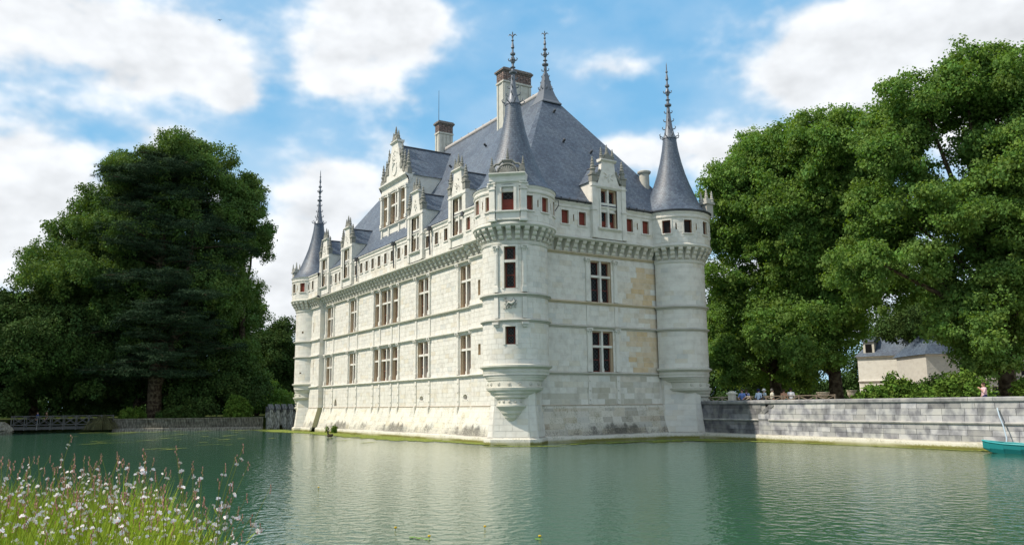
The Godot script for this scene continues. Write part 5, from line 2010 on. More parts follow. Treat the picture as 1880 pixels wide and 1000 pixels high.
func tree(called: String, label: String, at: Vector2, gy: float, lobes: Array, leaf: String, clump: String, per: float, tr_r: float, sd: int, group: String, csize: float = 1.0):
	var rng := RandomNumberGenerator.new()
	rng.seed = sd
	var nz := FastNoiseLite.new()
	nz.seed = sd
	nz.frequency = 0.22
	nz.fractal_octaves = 2
	var t := thing(called, label, "tree", Vector3(at.x, gy, at.y), group)
	# the crown has as much depth as width: every mass has a neighbour in front or behind
	var all: Array = []
	for l in lobes:
		all.append([Vector3(l[0], l[1] - gy, l[2]), l[3], l[4]])
		var s := 1.0 if rng.randf() < 0.6 else -1.0
		all.append([Vector3(l[0], l[1] - gy - 0.8, l[2]) + VIEW * s * l[3] * rng.randf_range(0.7, 1.3), l[3] * 0.85, l[4] * 0.85])
	var trs := []
	var cols := []
	for l in all:
		var c: Vector3 = l[0]
		var rx: float = l[1]
		var ry: float = l[2]
		# each mass is a heap of boughs that shade one another
		var nb := int(8.0 + rx * 2.4)
		for m in nb:
			var bd := Vector3(rng.randfn(), rng.randfn() * 0.9 + 0.15, rng.randfn()).normalized()
			var br := minf(rx, ry) * rng.randf_range(0.20, 0.50)
			var bc := c + Vector3(bd.x * rx, bd.y * ry, bd.z * rx) * (rng.randf_range(0.62, 1.0) + nz.get_noise_3dv((c + bd * rx) * 2.0) * 0.25)
			if nz.get_noise_3dv(bc * 1.7 + Vector3(30, 0, 0)) < -0.22:
				continue
			var n := int(per * br * br * 17.0) + 3
			for k in n:
				var d := Vector3(rng.randfn(), rng.randfn() * 0.8 + 0.25, rng.randfn()).normalized()
				var p := bc + d * br * lerpf(0.4, 1.12, sqrt(rng.randf())) * (1.0 if rng.randf() < 0.88 else 1.35) * Vector3(1.1, 0.85, 1.1)
				if p.y < 1.0:
					continue
				var b := (Basis(Vector3.UP, rng.randf_range(0, TAU)) * Basis(Vector3.RIGHT, rng.randfn() * 0.35)).scaled(Vector3.ONE * rng.randf_range(0.7, 1.3) * csize)
				trs.append(Transform3D(b, p))
				var g := rng.randf_range(0.75, 1.2)
				cols.append(Color(g * rng.randf_range(0.9, 1.18), g, g * rng.randf_range(0.8, 1.1)))
		# loose leaves inside the mass
		for k in int(per * (rx * rx + 2.0 * rx * ry) * 0.8):
			var d := Vector3(rng.randfn(), rng.randfn(), rng.randfn()).normalized()
			var p := c + Vector3(d.x * rx, d.y * ry, d.z * rx) * rng.randf_range(0.2, 0.8)
			if p.y < 1.0:
				continue
			trs.append(Transform3D(Basis(d, rng.randf_range(0, TAU)).scaled(Vector3.ONE * csize), p))
			cols.append(Color(0.9, 0.9, 0.9))
	multi(t, "crown", clumps[clump], M[leaf], trs, cols).set_meta("kind", "stuff")
	# trunk and limbs
	var mb := MB.new()
	var top := Vector3.ZERO
	var low := 1e9
	for l in lobes:
		top += Vector3(l[0], l[1] - gy, l[2]) / lobes.size()
	top.x *= 0.5
	top.z *= 0.5
	var hp := top.y * 0.8
	mb.tube([Vector3(0, -0.2, 0), Vector3(0.1, 0.5, 0), Vector3(0.1, hp * 0.35, 0.1), Vector3(top.x * 0.5, hp * 0.75, top.z * 0.5), Vector3(top.x, top.y * 1.25, top.z)], [tr_r * 1.5, tr_r * 1.1, tr_r * 0.9, tr_r * 0.65, tr_r * 0.2], 10)
	put(t, "trunk", mb.mesh(), M.bark)
	for i in lobes.size():
		var l: Array = lobes[i]
		var e := Vector3(l[0], l[1] - gy, l[2])
		var k := clampf(e.y / (top.y * 1.25) - 0.3, 0.2, 0.7)
		var s := Vector3(top.x * k * 0.6, top.y * 1.2 * k, top.z * k * 0.6)
		var mid := s.lerp(e, 0.5) + Vector3(rng.randfn() * 0.4, rng.randf_range(0.1, 0.9), rng.randfn() * 0.4)
		var lm := MB.new()
		lm.tube([s, mid, e + Vector3.UP * l[4] * 0.4], [tr_r * 0.45, tr_r * 0.28, tr_r * 0.08], 6)
		put(t, "limb", lm.mesh(), M.bark)

func trees():
	clumps.broad = leaf_clump(1, 46, 0.6, 0.14, 0.085, 0.8)
	clumps.fine = leaf_clump(2, 40, 0.72, 0.18, 0.10, 0.8)
	clumps.cedar = leaf_clump(3, 34, 0.75, 0.34, 0.035, 0.22)
	clumps.shrub = leaf_clump(4, 24, 0.34, 0.13, 0.07, 0.9)
	var R := "plane trees behind the quay"
	tree("plane_tree", "tall plane tree whose crown touches the chateau's right-hand turret", Vector2(-5.7, -33.1), 1.87, [[2.0, 23.1, 5.4, 3.2, 3.2], [4.4, 26.2, 2.0, 4.0, 3.4], [-0.8, 18.7, 4.6, 2.5, 4.2], [1.8, 19.1, 1.1, 4.7, 4.7], [5.4, 22.5, 0.5, 4.1, 4.1], [-0.9, 11.9, 4.3, 2.9, 5.2], [1.7, 12.3, 0.1, 4.7, 5.0], [-1.5, 6.9, 4.8, 2.2, 3.1], [-0.5, 7.2, 0.3, 3.7, 3.2]], "plane_leaf", "broad", 1.35, 0.55, 11, R)
	tree("plane_tree", "plane tree in the middle of the right-hand group, left of the white house", Vector2(1.2, -32.8), 1.87, [[3.0, 24.9, 4.2, 3.1, 3.1], [4.3, 24.5, 0.3, 3.2, 3.2], [2.5, 20.1, 1.0, 4.1, 3.9], [0.4, 16.1, 3.6, 2.9, 2.9], [2.4, 15.4, -0.8, 4.1, 3.9], [-0.3, 10.7, 1.0, 3.9, 3.7], [-1.5, 7.3, 4.7, 2.6, 2.4], [-0.7, 6.3, 1.4, 2.2, 2.4], [-0.8, 8.8, 1.6, 2.6, 3.0]], "plane_leaf", "broad", 1.35, 0.6, 12, R)
	tree("plane_tree", "largest plane tree at the right edge, its dark trunk behind the quay", Vector2(15.2, -34.1), 1.87, [[-0.7, 24.4, 6.7, 3.0, 2.9], [2.0, 25.8, 5.0, 2.9, 2.5], [4.0, 25.0, 3.4, 3.2, 2.8], [-2.8, 20.6, 7.5, 2.6, 2.8], [2.4, 20.4, 2.7, 3.2, 2.7], [3.7, 19.1, 0.2, 3.2, 4.0], [-3.3, 16.4, 7.2, 3.0, 2.8], [-0.6, 17.0, 4.8, 3.3, 2.5], [1.4, 15.3, 1.7, 3.7, 2.9], [1.9, 12.2, -2.0, 3.3, 4.1], [-3.6, 12.4, 10.7, 2.2, 2.0], [-2.6, 12.2, 5.6, 3.5, 2.5], [0.3, 10.8, 2.8, 3.5, 2.7], [-0.7, 8.0, 4.5, 2.4, 1.8], [0.9, 7.6, -0.8, 2.5, 2.3], [-0.4, 6.0, 3.4, 2.0, 1.6]], "plane_leaf", "broad", 1.5, 0.62, 13, R)
	tree("plane_tree", "plane tree beyond the largest one, cut by the right edge", Vector2(25.0, -38.5), 1.87, [[0, 24, 0, 4.0, 3.5], [3, 20, -1, 4.0, 4.0], [-2.5, 19, 1, 3.5, 3.5], [0.5, 15, 1, 4.5, 4.0], [-3, 12, 0, 3.2, 3.2], [3, 12, 0, 3.5, 3.5]], "plane_leaf", "broad", 1.2, 0.6, 16, R)
	tree("dark_tree", "dark tree filling the gap low behind the plane trees", Vector2(-17.5, -52.3), 1.87, [[-3.2, 11.6, 9.8, 3.9, 5.8], [-1.4, 9.1, 2.7, 4.6, 5.0]], "dark_leaf", "fine", 1.0, 0.5, 14, "")
	tree("dark_tree", "dark tree behind the white house at the far right", Vector2(-5.7, -67.6), 1.87, [[-1.8, 11.3, 3.5, 4.6, 4.6], [2.2, 11.1, 1.5, 5.1, 5.1], [3.5, 10.6, -6.7, 5.2, 5.2], [-7.5, 12.5, -6.5, 4.5, 5.0], [-14.3, 12.0, -10.4, 5.0, 5.0]], "dark_leaf", "fine", 1.0, 0.5, 15, "")
	tree("plane_tree", "broad leafy tree rising behind the dark cedar on the left", Vector2(-74.0, 11.0), 1.4, [[3.0, 32.9, 2.9, 5.5, 5.0], [5.5, 35.1, -1.9, 5.5, 4.0], [1.8, 29.7, 6.3, 4.6, 4.5], [-2.8, 26.0, 9.7, 4.7, 4.6], [2.0, 26.9, -0.4, 6.9, 5.8], [-2.2, 21.7, 13.5, 4.9, 3.5], [-3.8, 19.4, 6.5, 7.7, 6.5], [4.4, 16.6, -0.9, 7.5, 7.1], [-4.4, 14.6, 11.2, 5.3, 5.3]], "park_leaf", "fine", 0.8, 0.7, 21, "", 1.05)
	tree("plane_tree", "leafy tree right of the cedar, nearest the chateau's left turret", Vector2(-73.6, 0.8), 1.4, [[5.8, 30.5, 2.0, 3.6, 4.3], [3.8, 35.2, 3.3, 2.7, 2.4], [4.0, 24.1, 1.9, 3.7, 6.2], [-1.0, 15.9, 2.5, 4.9, 8.0], [2.1, 9.4, 0.5, 3.3, 6.2], [4.6, 27.3, 0.3, 2.4, 3.1]], "park_leaf", "fine", 0.85, 0.6, 22, "", 1.05)
	tree("dark_tree", "dark spreading tree at the left edge above the footbridge", Vector2(-76.5, 26.5), 1.4, [[2.4, 14.7, 1.0, 4.7, 3.7], [-1.1, 12.7, 4.2, 4.7, 5.4], [4.8, 9.7, -2.0, 5.6, 6.3], [1.3, 5.9, 2.8, 5.6, 4.2], [-4.7, 12.1, 8.1, 5.8, 6.5]], "dark_leaf", "fine", 1.0, 0.5, 23, "", 1.1)
	tree("dark_tree", "low dark yew-like tree below the cedar at the bank", Vector2(-71.6, 14.7), 1.4, [[-3.5, 7.1, 3.9, 7.0, 5.5], [2.2, 6.9, -2.7, 6.9, 5.1], [3.7, 5.8, -9.1, 5.5, 4.1], [3.5, 12.5, 1.1, 5.7, 4.3]], "dark_leaf", "fine", 0.8, 0.5, 24, "", 1.1)
	tree("dark_tree", "small far tree just left of the chateau's left turret", Vector2(-90.3, -9.0), 1.4, [[0.2, 11.5, 0.4, 3.7, 5.1], [0.8, 7.8, 3.2, 3.6, 6.3], [0.8, 7.0, -2.3, 3.1, 4.6]], "dark_leaf", "fine", 1.2, 0.4, 25, "", 1.1)
	tree("dark_tree", "low rounded green tree on the bank behind the sluice wall", Vector2(-83.8, -4.2), 1.4, [[-0.5, 5.1, 1.3, 2.9, 3.6], [1.4, 4.2, -2.1, 3.1, 3.1]], "plane_leaf", "fine", 1.2, 0.3, 26, "", 1.0)
	# trees out of the picture to the left: their shade lies on the bank, the footbridge and the water
	for e in [[-73.0, 43.0, 41], [-66.0, 52.0, 42], [-79.0, 56.0, 43]]:
		tree("park_tree", ["tree beyond the left edge shading the footbridge", "tree farther round the left bank shading the water", "tree at the back of the left bank out of view"][int(e[2]) - 41], Vector2(e[0], e[1]), 1.4, [[0, 20, 0, 6.0, 5.0], [3, 15, 1, 5.0, 5.0], [-3, 14, -1, 5.0, 5.0], [0, 9, 2, 5.5, 4.0], [1, 24, -1, 4.0, 3.5]], "park_leaf", "fine", 0.6, 0.5, e[2], "", 1.3)
	cedar()
	backdrop()

# woodland beyond the banks, closing the view between the nearer trees
func backdrop():
	var rng := RandomNumberGenerator.new()
	rng.seed = 5
	var trs := []
	var cols := []
	for seg in [[Vector2(-118, -30), Vector2(-112, 60), 11.0, 34.0], [Vector2(-120, -30), Vector2(-40, -95), 10.0, 30.0], [Vector2(-40, -95), Vector2(60, -100), 13.0, 38.0]]:
		var a: Vector2 = seg[0]
		var b: Vector2 = seg[1]
		var n := int(a.distance_to(b) * seg[3] * 1.5)
		for k in n:
			var t := rng.randf()
			var p := a.lerp(b, t)
			var hh: float = seg[2] * (0.72 + 0.28 * sin(t * 19.0) * sin(t * 7.3 + 1.0))
			var y := 1.0 + hh * rng.randf()
			p += Vector2(rng.randfn(), rng.randfn()) * 2.6 * (1.0 - 0.4 * y / hh)
			trs.append(Transform3D(Basis(Vector3(rng.randfn(), rng.randfn(), rng.randfn()).normalized(), rng.randf_range(0, TAU)).scaled(Vector3.ONE * rng.randf_range(1.2, 1.9)), Vector3(p.x, y, p.y)))
			var g := rng.randf_range(0.7, 1.15)
			cols.append(Color(g, g, g * 0.95))
	var o := multi(self, "woodland", clumps.fine, M.dark_leaf, trs, cols)
	o.set_meta("kind", "stuff")
	tag(o, "distant belt of dark woodland beyond both banks", "woodland")

func cedar():
	var rng := RandomNumberGenerator.new()
	rng.seed = 31
	var t := thing("cedar_tree", "huge dark cedar with layered flat branches on the left bank", "tree", Vector3(-64.6, 1.4, 13.6))
	var right := Vector3(0.528, 0, -0.85)
	var stems := [[Vector3(0, 0, 0), Vector3(0.3, 6, 0.2), Vector3(0, 15, 0) - right * 0.4, Vector3(0, 25, 0) - right * 0.2, Vector3(0, 33, 0) - right * 1.2], [Vector3(0.1, 3.5, 0), Vector3(0, 8, 0) + right * 1.6, Vector3(0, 15, 0) + right * 3.2, Vector3(0, 23, 0) + right * 3.6, Vector3(0, 30, 0) + right * 3.2]]
	var rr := [[0.95, 0.8, 0.6, 0.4, 0.12], [0.55, 0.5, 0.42, 0.3, 0.1]]
	for i in 2:
		var mb := MB.new()
		mb.tube(stems[i], rr[i], 9)
		put(t, "trunk", mb.mesh(), M.bark)
	var trs := []
	var cols := []
	# branch tiers: height, mean reach
	var tiers := [[5.5, 8.0], [7.5, 8.5], [9.5, 8.8], [11.5, 9.2], [13.5, 8.5], [15.8, 8.6], [18.0, 8.0], [20.2, 8.2], [22.4, 8.0], [24.6, 7.4], [26.8, 8.4], [28.6, 8.0], [30.4, 7.5], [31.8, 8.2], [32.8, 5.0]]
	for e in tiers:
		var nb := 9
		for k in nb:
			var st: Array = stems[0] if rng.randf() < 0.6 or e[0] > 30.0 or e[0] < 7.0 else stems[1]
			var y: float = e[0] + rng.randf_range(-0.8, 0.8)
			var s0 := Vector3(0, y, 0)
			for j in 4:
				if y >= st[j].y and y <= st[j + 1].y:
					s0 = st[j].lerp(st[j + 1], (y - st[j].y) / (st[j + 1].y - st[j].y))
			var a: float = TAU * (k + rng.randf_range(-0.35, 0.35)) / nb + e[0]
			var d := Vector3(cos(a), 0, sin(a))
			var ln: float = e[1] * rng.randf_range(0.55, 1.12)
			var rise := rng.randf_range(-0.14, 0.24)
			var tip := s0 + d * ln + Vector3.UP * ln * rise
			var mid := s0 + d * ln * 0.5 + Vector3.UP * (ln * rise * 0.5 + rng.randf_range(0.2, 0.7))
			var lm := MB.new()
			lm.tube([s0, mid, tip], [0.17, 0.1, 0.03], 5)
			put(t, "limb", lm.mesh(), M.bark)
			var side := d.cross(Vector3.UP)
			for c in int(ln * 6.5):
				var q := pow(rng.randf(), 0.7)
				if q < 0.22:
					continue
				var p := (s0.lerp(mid, q * 2.0) if q < 0.5 else mid.lerp(tip, q * 2.0 - 1.0)) + side * rng.randfn() * (0.35 + 1.15 * sin(q * PI * 0.85)) + Vector3.UP * rng.randfn() * 0.3
				trs.append(Transform3D(Basis(Vector3.UP, rng.randf_range(0, TAU)).scaled(Vector3(1, rng.randf_range(0.5, 0.9), 1) * rng.randf_range(0.8, 1.35)), p))
				var g := rng.randf_range(0.75, 1.2)
				cols.append(Color(g, g, g * rng.randf_range(0.9, 1.1)))
	multi(t, "crown", clumps.cedar, M.cedar_leaf, trs, cols).set_meta("kind", "stuff")

# ---------- people: one continuous skin over tapered bones ----------
class BodySkin:
	var v := PackedVector3Array()
	var idx := PackedInt32Array()
	var id := PackedInt32Array()
	func build(caps: Array, cell: float, k: float):
		var lo := Vector3.ONE * 1e9
		var hi := -lo
		for c in caps:
			for e in [[c[0], c[2]], [c[1], c[3]]]:
				lo = lo.min(e[0] - Vector3.ONE * (e[1] + cell * 2.0))
				hi = hi.max(e[0] + Vector3.ONE * (e[1] + cell * 2.0))
		var nx := int((hi.x - lo.x) / cell) + 2
		var ny := int((hi.y - lo.y) / cell) + 2
		var nz := int((hi.z - lo.z) / cell) + 2
		var f := PackedFloat32Array()
		f.resize(nx * ny * nz)
		var w := PackedInt32Array()
		w.resize(nx * ny * nz)
		for z in nz:
			for y in ny:
				for x in nx:
					var p := lo + Vector3(x, y, z) * cell
					var d := 1e9
					var near := 1e9
					var who := 0
					for c in caps:
						var a: Vector3 = c[0]
						var ab: Vector3 = c[1] - a
						var t := clampf((p - a).dot(ab) / maxf(ab.length_squared(), 1e-9), 0.0, 1.0)
						var e: float = p.distance_to(a + ab * t) - lerpf(c[2], c[3], t)
						if e < near:
							near = e
							who = c[4]
						var h := maxf(k - absf(d - e), 0.0) / k
						d = minf(d, e) - h * h * k * 0.25
					var i := x + nx * (y + ny * z)
					f[i] = d
					w[i] = who
		var cellv := PackedInt32Array()
		cellv.resize(nx * ny * nz)
		cellv.fill(-1)
		for z in nz - 1:
			for y in ny - 1:
				for x in nx - 1:
					var sum := Vector3.ZERO
					var cnt := 0
					var i0 := x + nx * (y + ny * z)
					for e in [[0, 1], [2, 3], [4, 5], [6, 7], [0, 2], [1, 3], [4, 6], [5, 7], [0, 4], [1, 5], [2, 6], [3, 7]]:
						var a: int = e[0]
						var b: int = e[1]
						var fa := f[i0 + (a & 1) + nx * ((a >> 1) & 1) + nx * ny * (a >> 2)]
						var fb := f[i0 + (b & 1) + nx * ((b >> 1) & 1) + nx * ny * (b >> 2)]
						if (fa < 0.0) != (fb < 0.0):
							var t := fa / (fa - fb)
							sum += Vector3(a & 1, (a >> 1) & 1, a >> 2).lerp(Vector3(b & 1, (b >> 1) & 1, b >> 2), t)
							cnt += 1
					if cnt > 0:
						cellv[i0] = v.size()
						v.append(lo + (Vector3(x, y, z) + sum / cnt) * cell)
						id.append(w[i0])
		for z in range(1, nz - 1):
			for y in range(1, ny - 1):
				for x in range(1, nx - 1):
					var i := x + nx * (y + ny * z)
					var s := f[i] < 0.0
					for ax in 3:
						var st: int = [1, nx, nx * ny][ax]
						if s == (f[i + st] < 0.0):
							continue
						var o1: int = [nx, nx * ny, 1][ax]
						var o2: int = [nx * ny, 1, nx][ax]
						var q := [cellv[i - o1 - o2], cellv[i - o2], cellv[i], cellv[i - o1]]
						if q.has(-1):
							continue
						if s:
							idx.append_array([q[0], q[2], q[1], q[0], q[3], q[2]])
						else:
							idx.append_array([q[0], q[1], q[2], q[0], q[2], q[3]])
	func mesh(cols: Array) -> ArrayMesh:
		var n := PackedVector3Array()
		n.resize(v.size())
		for i in range(0, idx.size(), 3):
			var a := v[idx[i]]
			var m := (v[idx[i + 2]] - a).cross(v[idx[i + 1]] - a)
			for k in 3:
				n[idx[i + k]] += m
		var c := PackedColorArray()
		for i in v.size():
			n[i] = n[i].normalized()
			c.append(cols[id[i]])
		var arr := []
		arr.resize(Mesh.ARRAY_MAX)
		arr[Mesh.ARRAY_VERTEX] = v
		arr[Mesh.ARRAY_NORMAL] = n
		arr[Mesh.ARRAY_COLOR] = c
		arr[Mesh.ARRAY_INDEX] = idx
		var am := ArrayMesh.new()
		am.add_surface_from_arrays(Mesh.PRIMITIVE_TRIANGLES, arr)
		return am

# ids: 0 trousers, 1 shirt, 2 skin, 3 shoes; the figure faces +z and is 1.72 m tall
func body_bones(lean: float, arms: int) -> Array:
	var B := []
	for s in [-1, 1]:
		B.append([Vector3(0.09 * s, 0.92, 0), Vector3(0.10 * s, 0.50, 0.02), 0.095, 0.065, 0])
		B.append([Vector3(0.10 * s, 0.50, 0.02), Vector3(0.11 * s, 0.10, -0.01), 0.062, 0.045, 0])
		B.append([Vector3(0.11 * s, 0.05, -0.03), Vector3(0.13 * s, 0.04, 0.14), 0.045, 0.035, 3])
		var sh := Vector3(0.185 * s, 1.39, lean * 0.8)
		var el := Vector3(0.25 * s, 1.12, -0.03 + lean)
		var wr := Vector3(0.24 * s, 0.88, 0.08 + lean)
		if arms == 1:
			el = Vector3(0.26 * s, 1.13, 0.10 + lean)
			wr = Vector3(0.17 * s, 1.02, 0.32 + lean)
		elif arms == 2 and s > 0:
			el = Vector3(0.26, 1.16, 0.14)
			wr = Vector3(0.10, 1.36, 0.24)
		B.append([sh, el, 0.055, 0.045, 1])
		B.append([el, wr, 0.042, 0.030, 2])
		var hd := (wr - el).normalized()
		B.append([wr, wr + hd * 0.07, 0.033, 0.030, 2])
		for k in 4:
			var o := wr + hd * 0.07 + Vector3(0, 0, -0.024 + k * 0.016)
			B.append([o, o + hd * (0.06 + 0.012 * (1.5 - absf(k - 1.5))) + Vector3(-0.01 * s, 0, 0.01), 0.011, 0.009, 2])
		B.append([wr + hd * 0.02, wr + hd * 0.07 + Vector3(-0.015 * s, 0, 0.045), 0.013, 0.010, 2])
	B.append([Vector3(-0.07, 0.95, 0), Vector3(0.07, 0.95, 0), 0.115, 0.115, 0])
	B.append([Vector3(0, 1.02, 0), Vector3(0, 1.28, lean * 0.6), 0.135, 0.15, 1])
	B.append([Vector3(-0.13, 1.36, lean * 0.8), Vector3(0.13, 1.36, lean * 0.8), 0.085, 0.085, 1])
	B.append([Vector3(0, 1.40, lean * 0.9), Vector3(0, 1.50, lean), 0.055, 0.05, 2])
	B.append([Vector3(0, 1.57, lean + 0.01), Vector3(0, 1.635, lean - 0.005), 0.078, 0.088, 2])
	B.append([Vector3(0, 1.53, lean + 0.04), Vector3(0, 1.55, lean + 0.06), 0.045, 0.04, 2])
	B.append([Vector3(0, 1.60, lean + 0.09), Vector3(0, 1.575, lean + 0.105), 0.012, 0.016, 2])
	for s in [-1, 1]:
		B.append([Vector3(0.088 * s, 1.60, lean), Vector3(0.090 * s, 1.57, lean), 0.018, 0.014, 2])
	return B

var skins: Array = []

func person(label: String, at: Vector3, yaw: float, pose: int, shirt: Color, legs: Color, hair: Color, hat: bool, pack: bool, group: String, sc: float = 1.0):
	var t := thing("person", label, "person", at, group)
	t.rotation.y = yaw
	t.scale = Vector3.ONE * sc
	var s: BodySkin = skins[pose]
	put(t, "body", s.mesh([legs, shirt, Color(0.45, 0.27, 0.19), Color(0.06, 0.05, 0.05)]), M.cloth)
	var lean: float = [0.0, 0.06, 0.0][pose]
	var hm := MB.new()
	hm.col = hair
	hm.lathe(Vector3(0, 1.61, lean - 0.012), [Vector2(0.094, -0.06), Vector2(0.102, 0.0), Vector2(0.098, 0.05), Vector2(0.075, 0.1), Vector2(0.04, 0.122), Vector2(0.0, 0.128)], 12, 0, TAU, true)
	if hat:
		hm.lathe(Vector3(0, 1.63, lean), [Vector2(0.10, 0.0), Vector2(0.17, -0.01), Vector2(0.17, 0.005), Vector2(0.108, 0.02), Vector2(0.10, 0.09), Vector2(0.06, 0.12), Vector2(0.0, 0.125)], 14)
	put(t, "hat" if hat else "hair", hm.mesh(), M.cloth)
	# eyes and mouth
	var ey := MB.new()
	ey.col = Color(0.05, 0.035, 0.03)
	for e in [-1, 1]:
		ey.ball(Vector3(0.032 * e, 1.605, lean + 0.083), Vector3(0.012, 0.008, 0.008), 6, 4)
	put(t, "eyes", ey.mesh(), M.cloth)
	var mo := MB.new()
	mo.col = Color(0.32, 0.12, 0.10)
	mo.ball(Vector3(0, 1.542, lean + 0.095), Vector3(0.024, 0.007, 0.008), 8, 4)
	put(t, "mouth", mo.mesh(), M.cloth)
	if pack:
		var bp := put(self, "backpack", pack_mesh(), M.cloth, Transform3D(Basis(Vector3.UP, yaw) * sc, at + Basis(Vector3.UP, yaw) * Vector3(0, 1.2 * sc, -0.235 * sc)))
		tag(bp, "dark backpack carried by the " + label.get_slice(" ", 0) + " " + label.get_slice(" ", 1) + " " + label.get_slice(" ", 2) + " on the quay", "backpack")

func pack_mesh() -> ArrayMesh:
	var mb := MB.new()
	mb.col = Color(0.02, 0.022, 0.035)
	mb.ball(Vector3(0, 0, 0), Vector3(0.16, 0.24, 0.11), 12, 8)
	mb.ball(Vector3(0, -0.08, -0.07), Vector3(0.11, 0.12, 0.07), 10, 6)
	for s in [-1, 1]:
		mb.tube([Vector3(0.09 * s, 0.2, 0.04), Vector3(0.12 * s, 0.24, 0.15), Vector3(0.12 * s, 0.15, 0.36)], [0.02, 0.02, 0.02], 5)
	return mb.mesh()

func people_and_things():
	for e in [[0.0, 0], [0.06, 1], [0.0, 2]]:
		var s := BodySkin.new()
		s.build(body_bones(e[0], e[1]), 0.03, 0.05)
		skins.append(s)
	var G := "visitors on the quay"
	var g := 1.87
	var away := -0.6
	person("person in blue shirt leaning by the stone pillar on the quay", Vector3(4.85, g, -17.0), 0.5, 1, Color(0.16, 0.24, 0.52), Color(0.05, 0.06, 0.1), Color(0.06, 0.04, 0.03), false, false, G)
	person("person in lilac shirt with a dark backpack, second from the pillar", Vector3(4.75, g, -17.55), PI + 0.4, 0, Color(0.36, 0.38, 0.58), Color(0.04, 0.05, 0.09), Color(0.07, 0.05, 0.03), false, true, G)
	person("person in pale blue shirt and dark cap at the quay edge", Vector3(6.5, g, -16.9), PI + 0.2, 0, Color(0.55, 0.64, 0.78), Color(0.03, 0.035, 0.07), Color(0.02, 0.025, 0.07), true, false, G)
	person("person in white hat with a strap, middle of the three on the quay", Vector3(6.5, g, -17.5), PI - 0.3, 0, Color(0.52, 0.62, 0.66), Color(0.08, 0.11, 0.16), Color(0.55, 0.57, 0.58), true, true, G)
	person("person in beige shirt, rightmost of the three on the quay", Vector3(7.4, g, -17.3), PI - 0.5, 0, Color(0.52, 0.49, 0.40), Color(0.10, 0.10, 0.10), Color(0.12, 0.11, 0.10), false, false, G)
	person("person with bare shoulders and green skirt walking behind the quay", Vector3(5.67, g, -20.63), PI + 0.9, 0, Color(0.50, 0.27, 0.17), Color(0.08, 0.26, 0.22), Color(0.05, 0.03, 0.02), false, false, G)
	person("person in white shirt beside the one in green", Vector3(5.94, g, -21.1), PI + 0.7, 0, Color(0.75, 0.75, 0.76), Color(0.45, 0.40, 0.33), Color(0.03, 0.025, 0.02), false, false, G, 1.05)
	person("person in pink shirt taking a picture at the right end of the quay", Vector3(23.0, g, -16.4), -0.6, 2, Color(0.62, 0.42, 0.44), Color(0.03, 0.035, 0.09), Color(0.05, 0.03, 0.025), false, false, G)
	person("person in blue coat crossing the footbridge", Vector3(-63.2, 0.70, 26.4), 0.2, 0, Color(0.05, 0.07, 0.20), Color(0.03, 0.04, 0.08), Color(0.03, 0.02, 0.02), false, false, "visitors on the footbridge")
	person("person in brown jacket behind the blue one on the footbridge", Vector3(-63.0, 0.70, 25.5), 0.2, 0, Color(0.13, 0.09, 0.05), Color(0.05, 0.04, 0.04), Color(0.10, 0.07, 0.04), false, false, "visitors on the footbridge")
	quay_furniture()
	houses()
	cars()
	boat()
	birds()
	algae()
	shrubs()

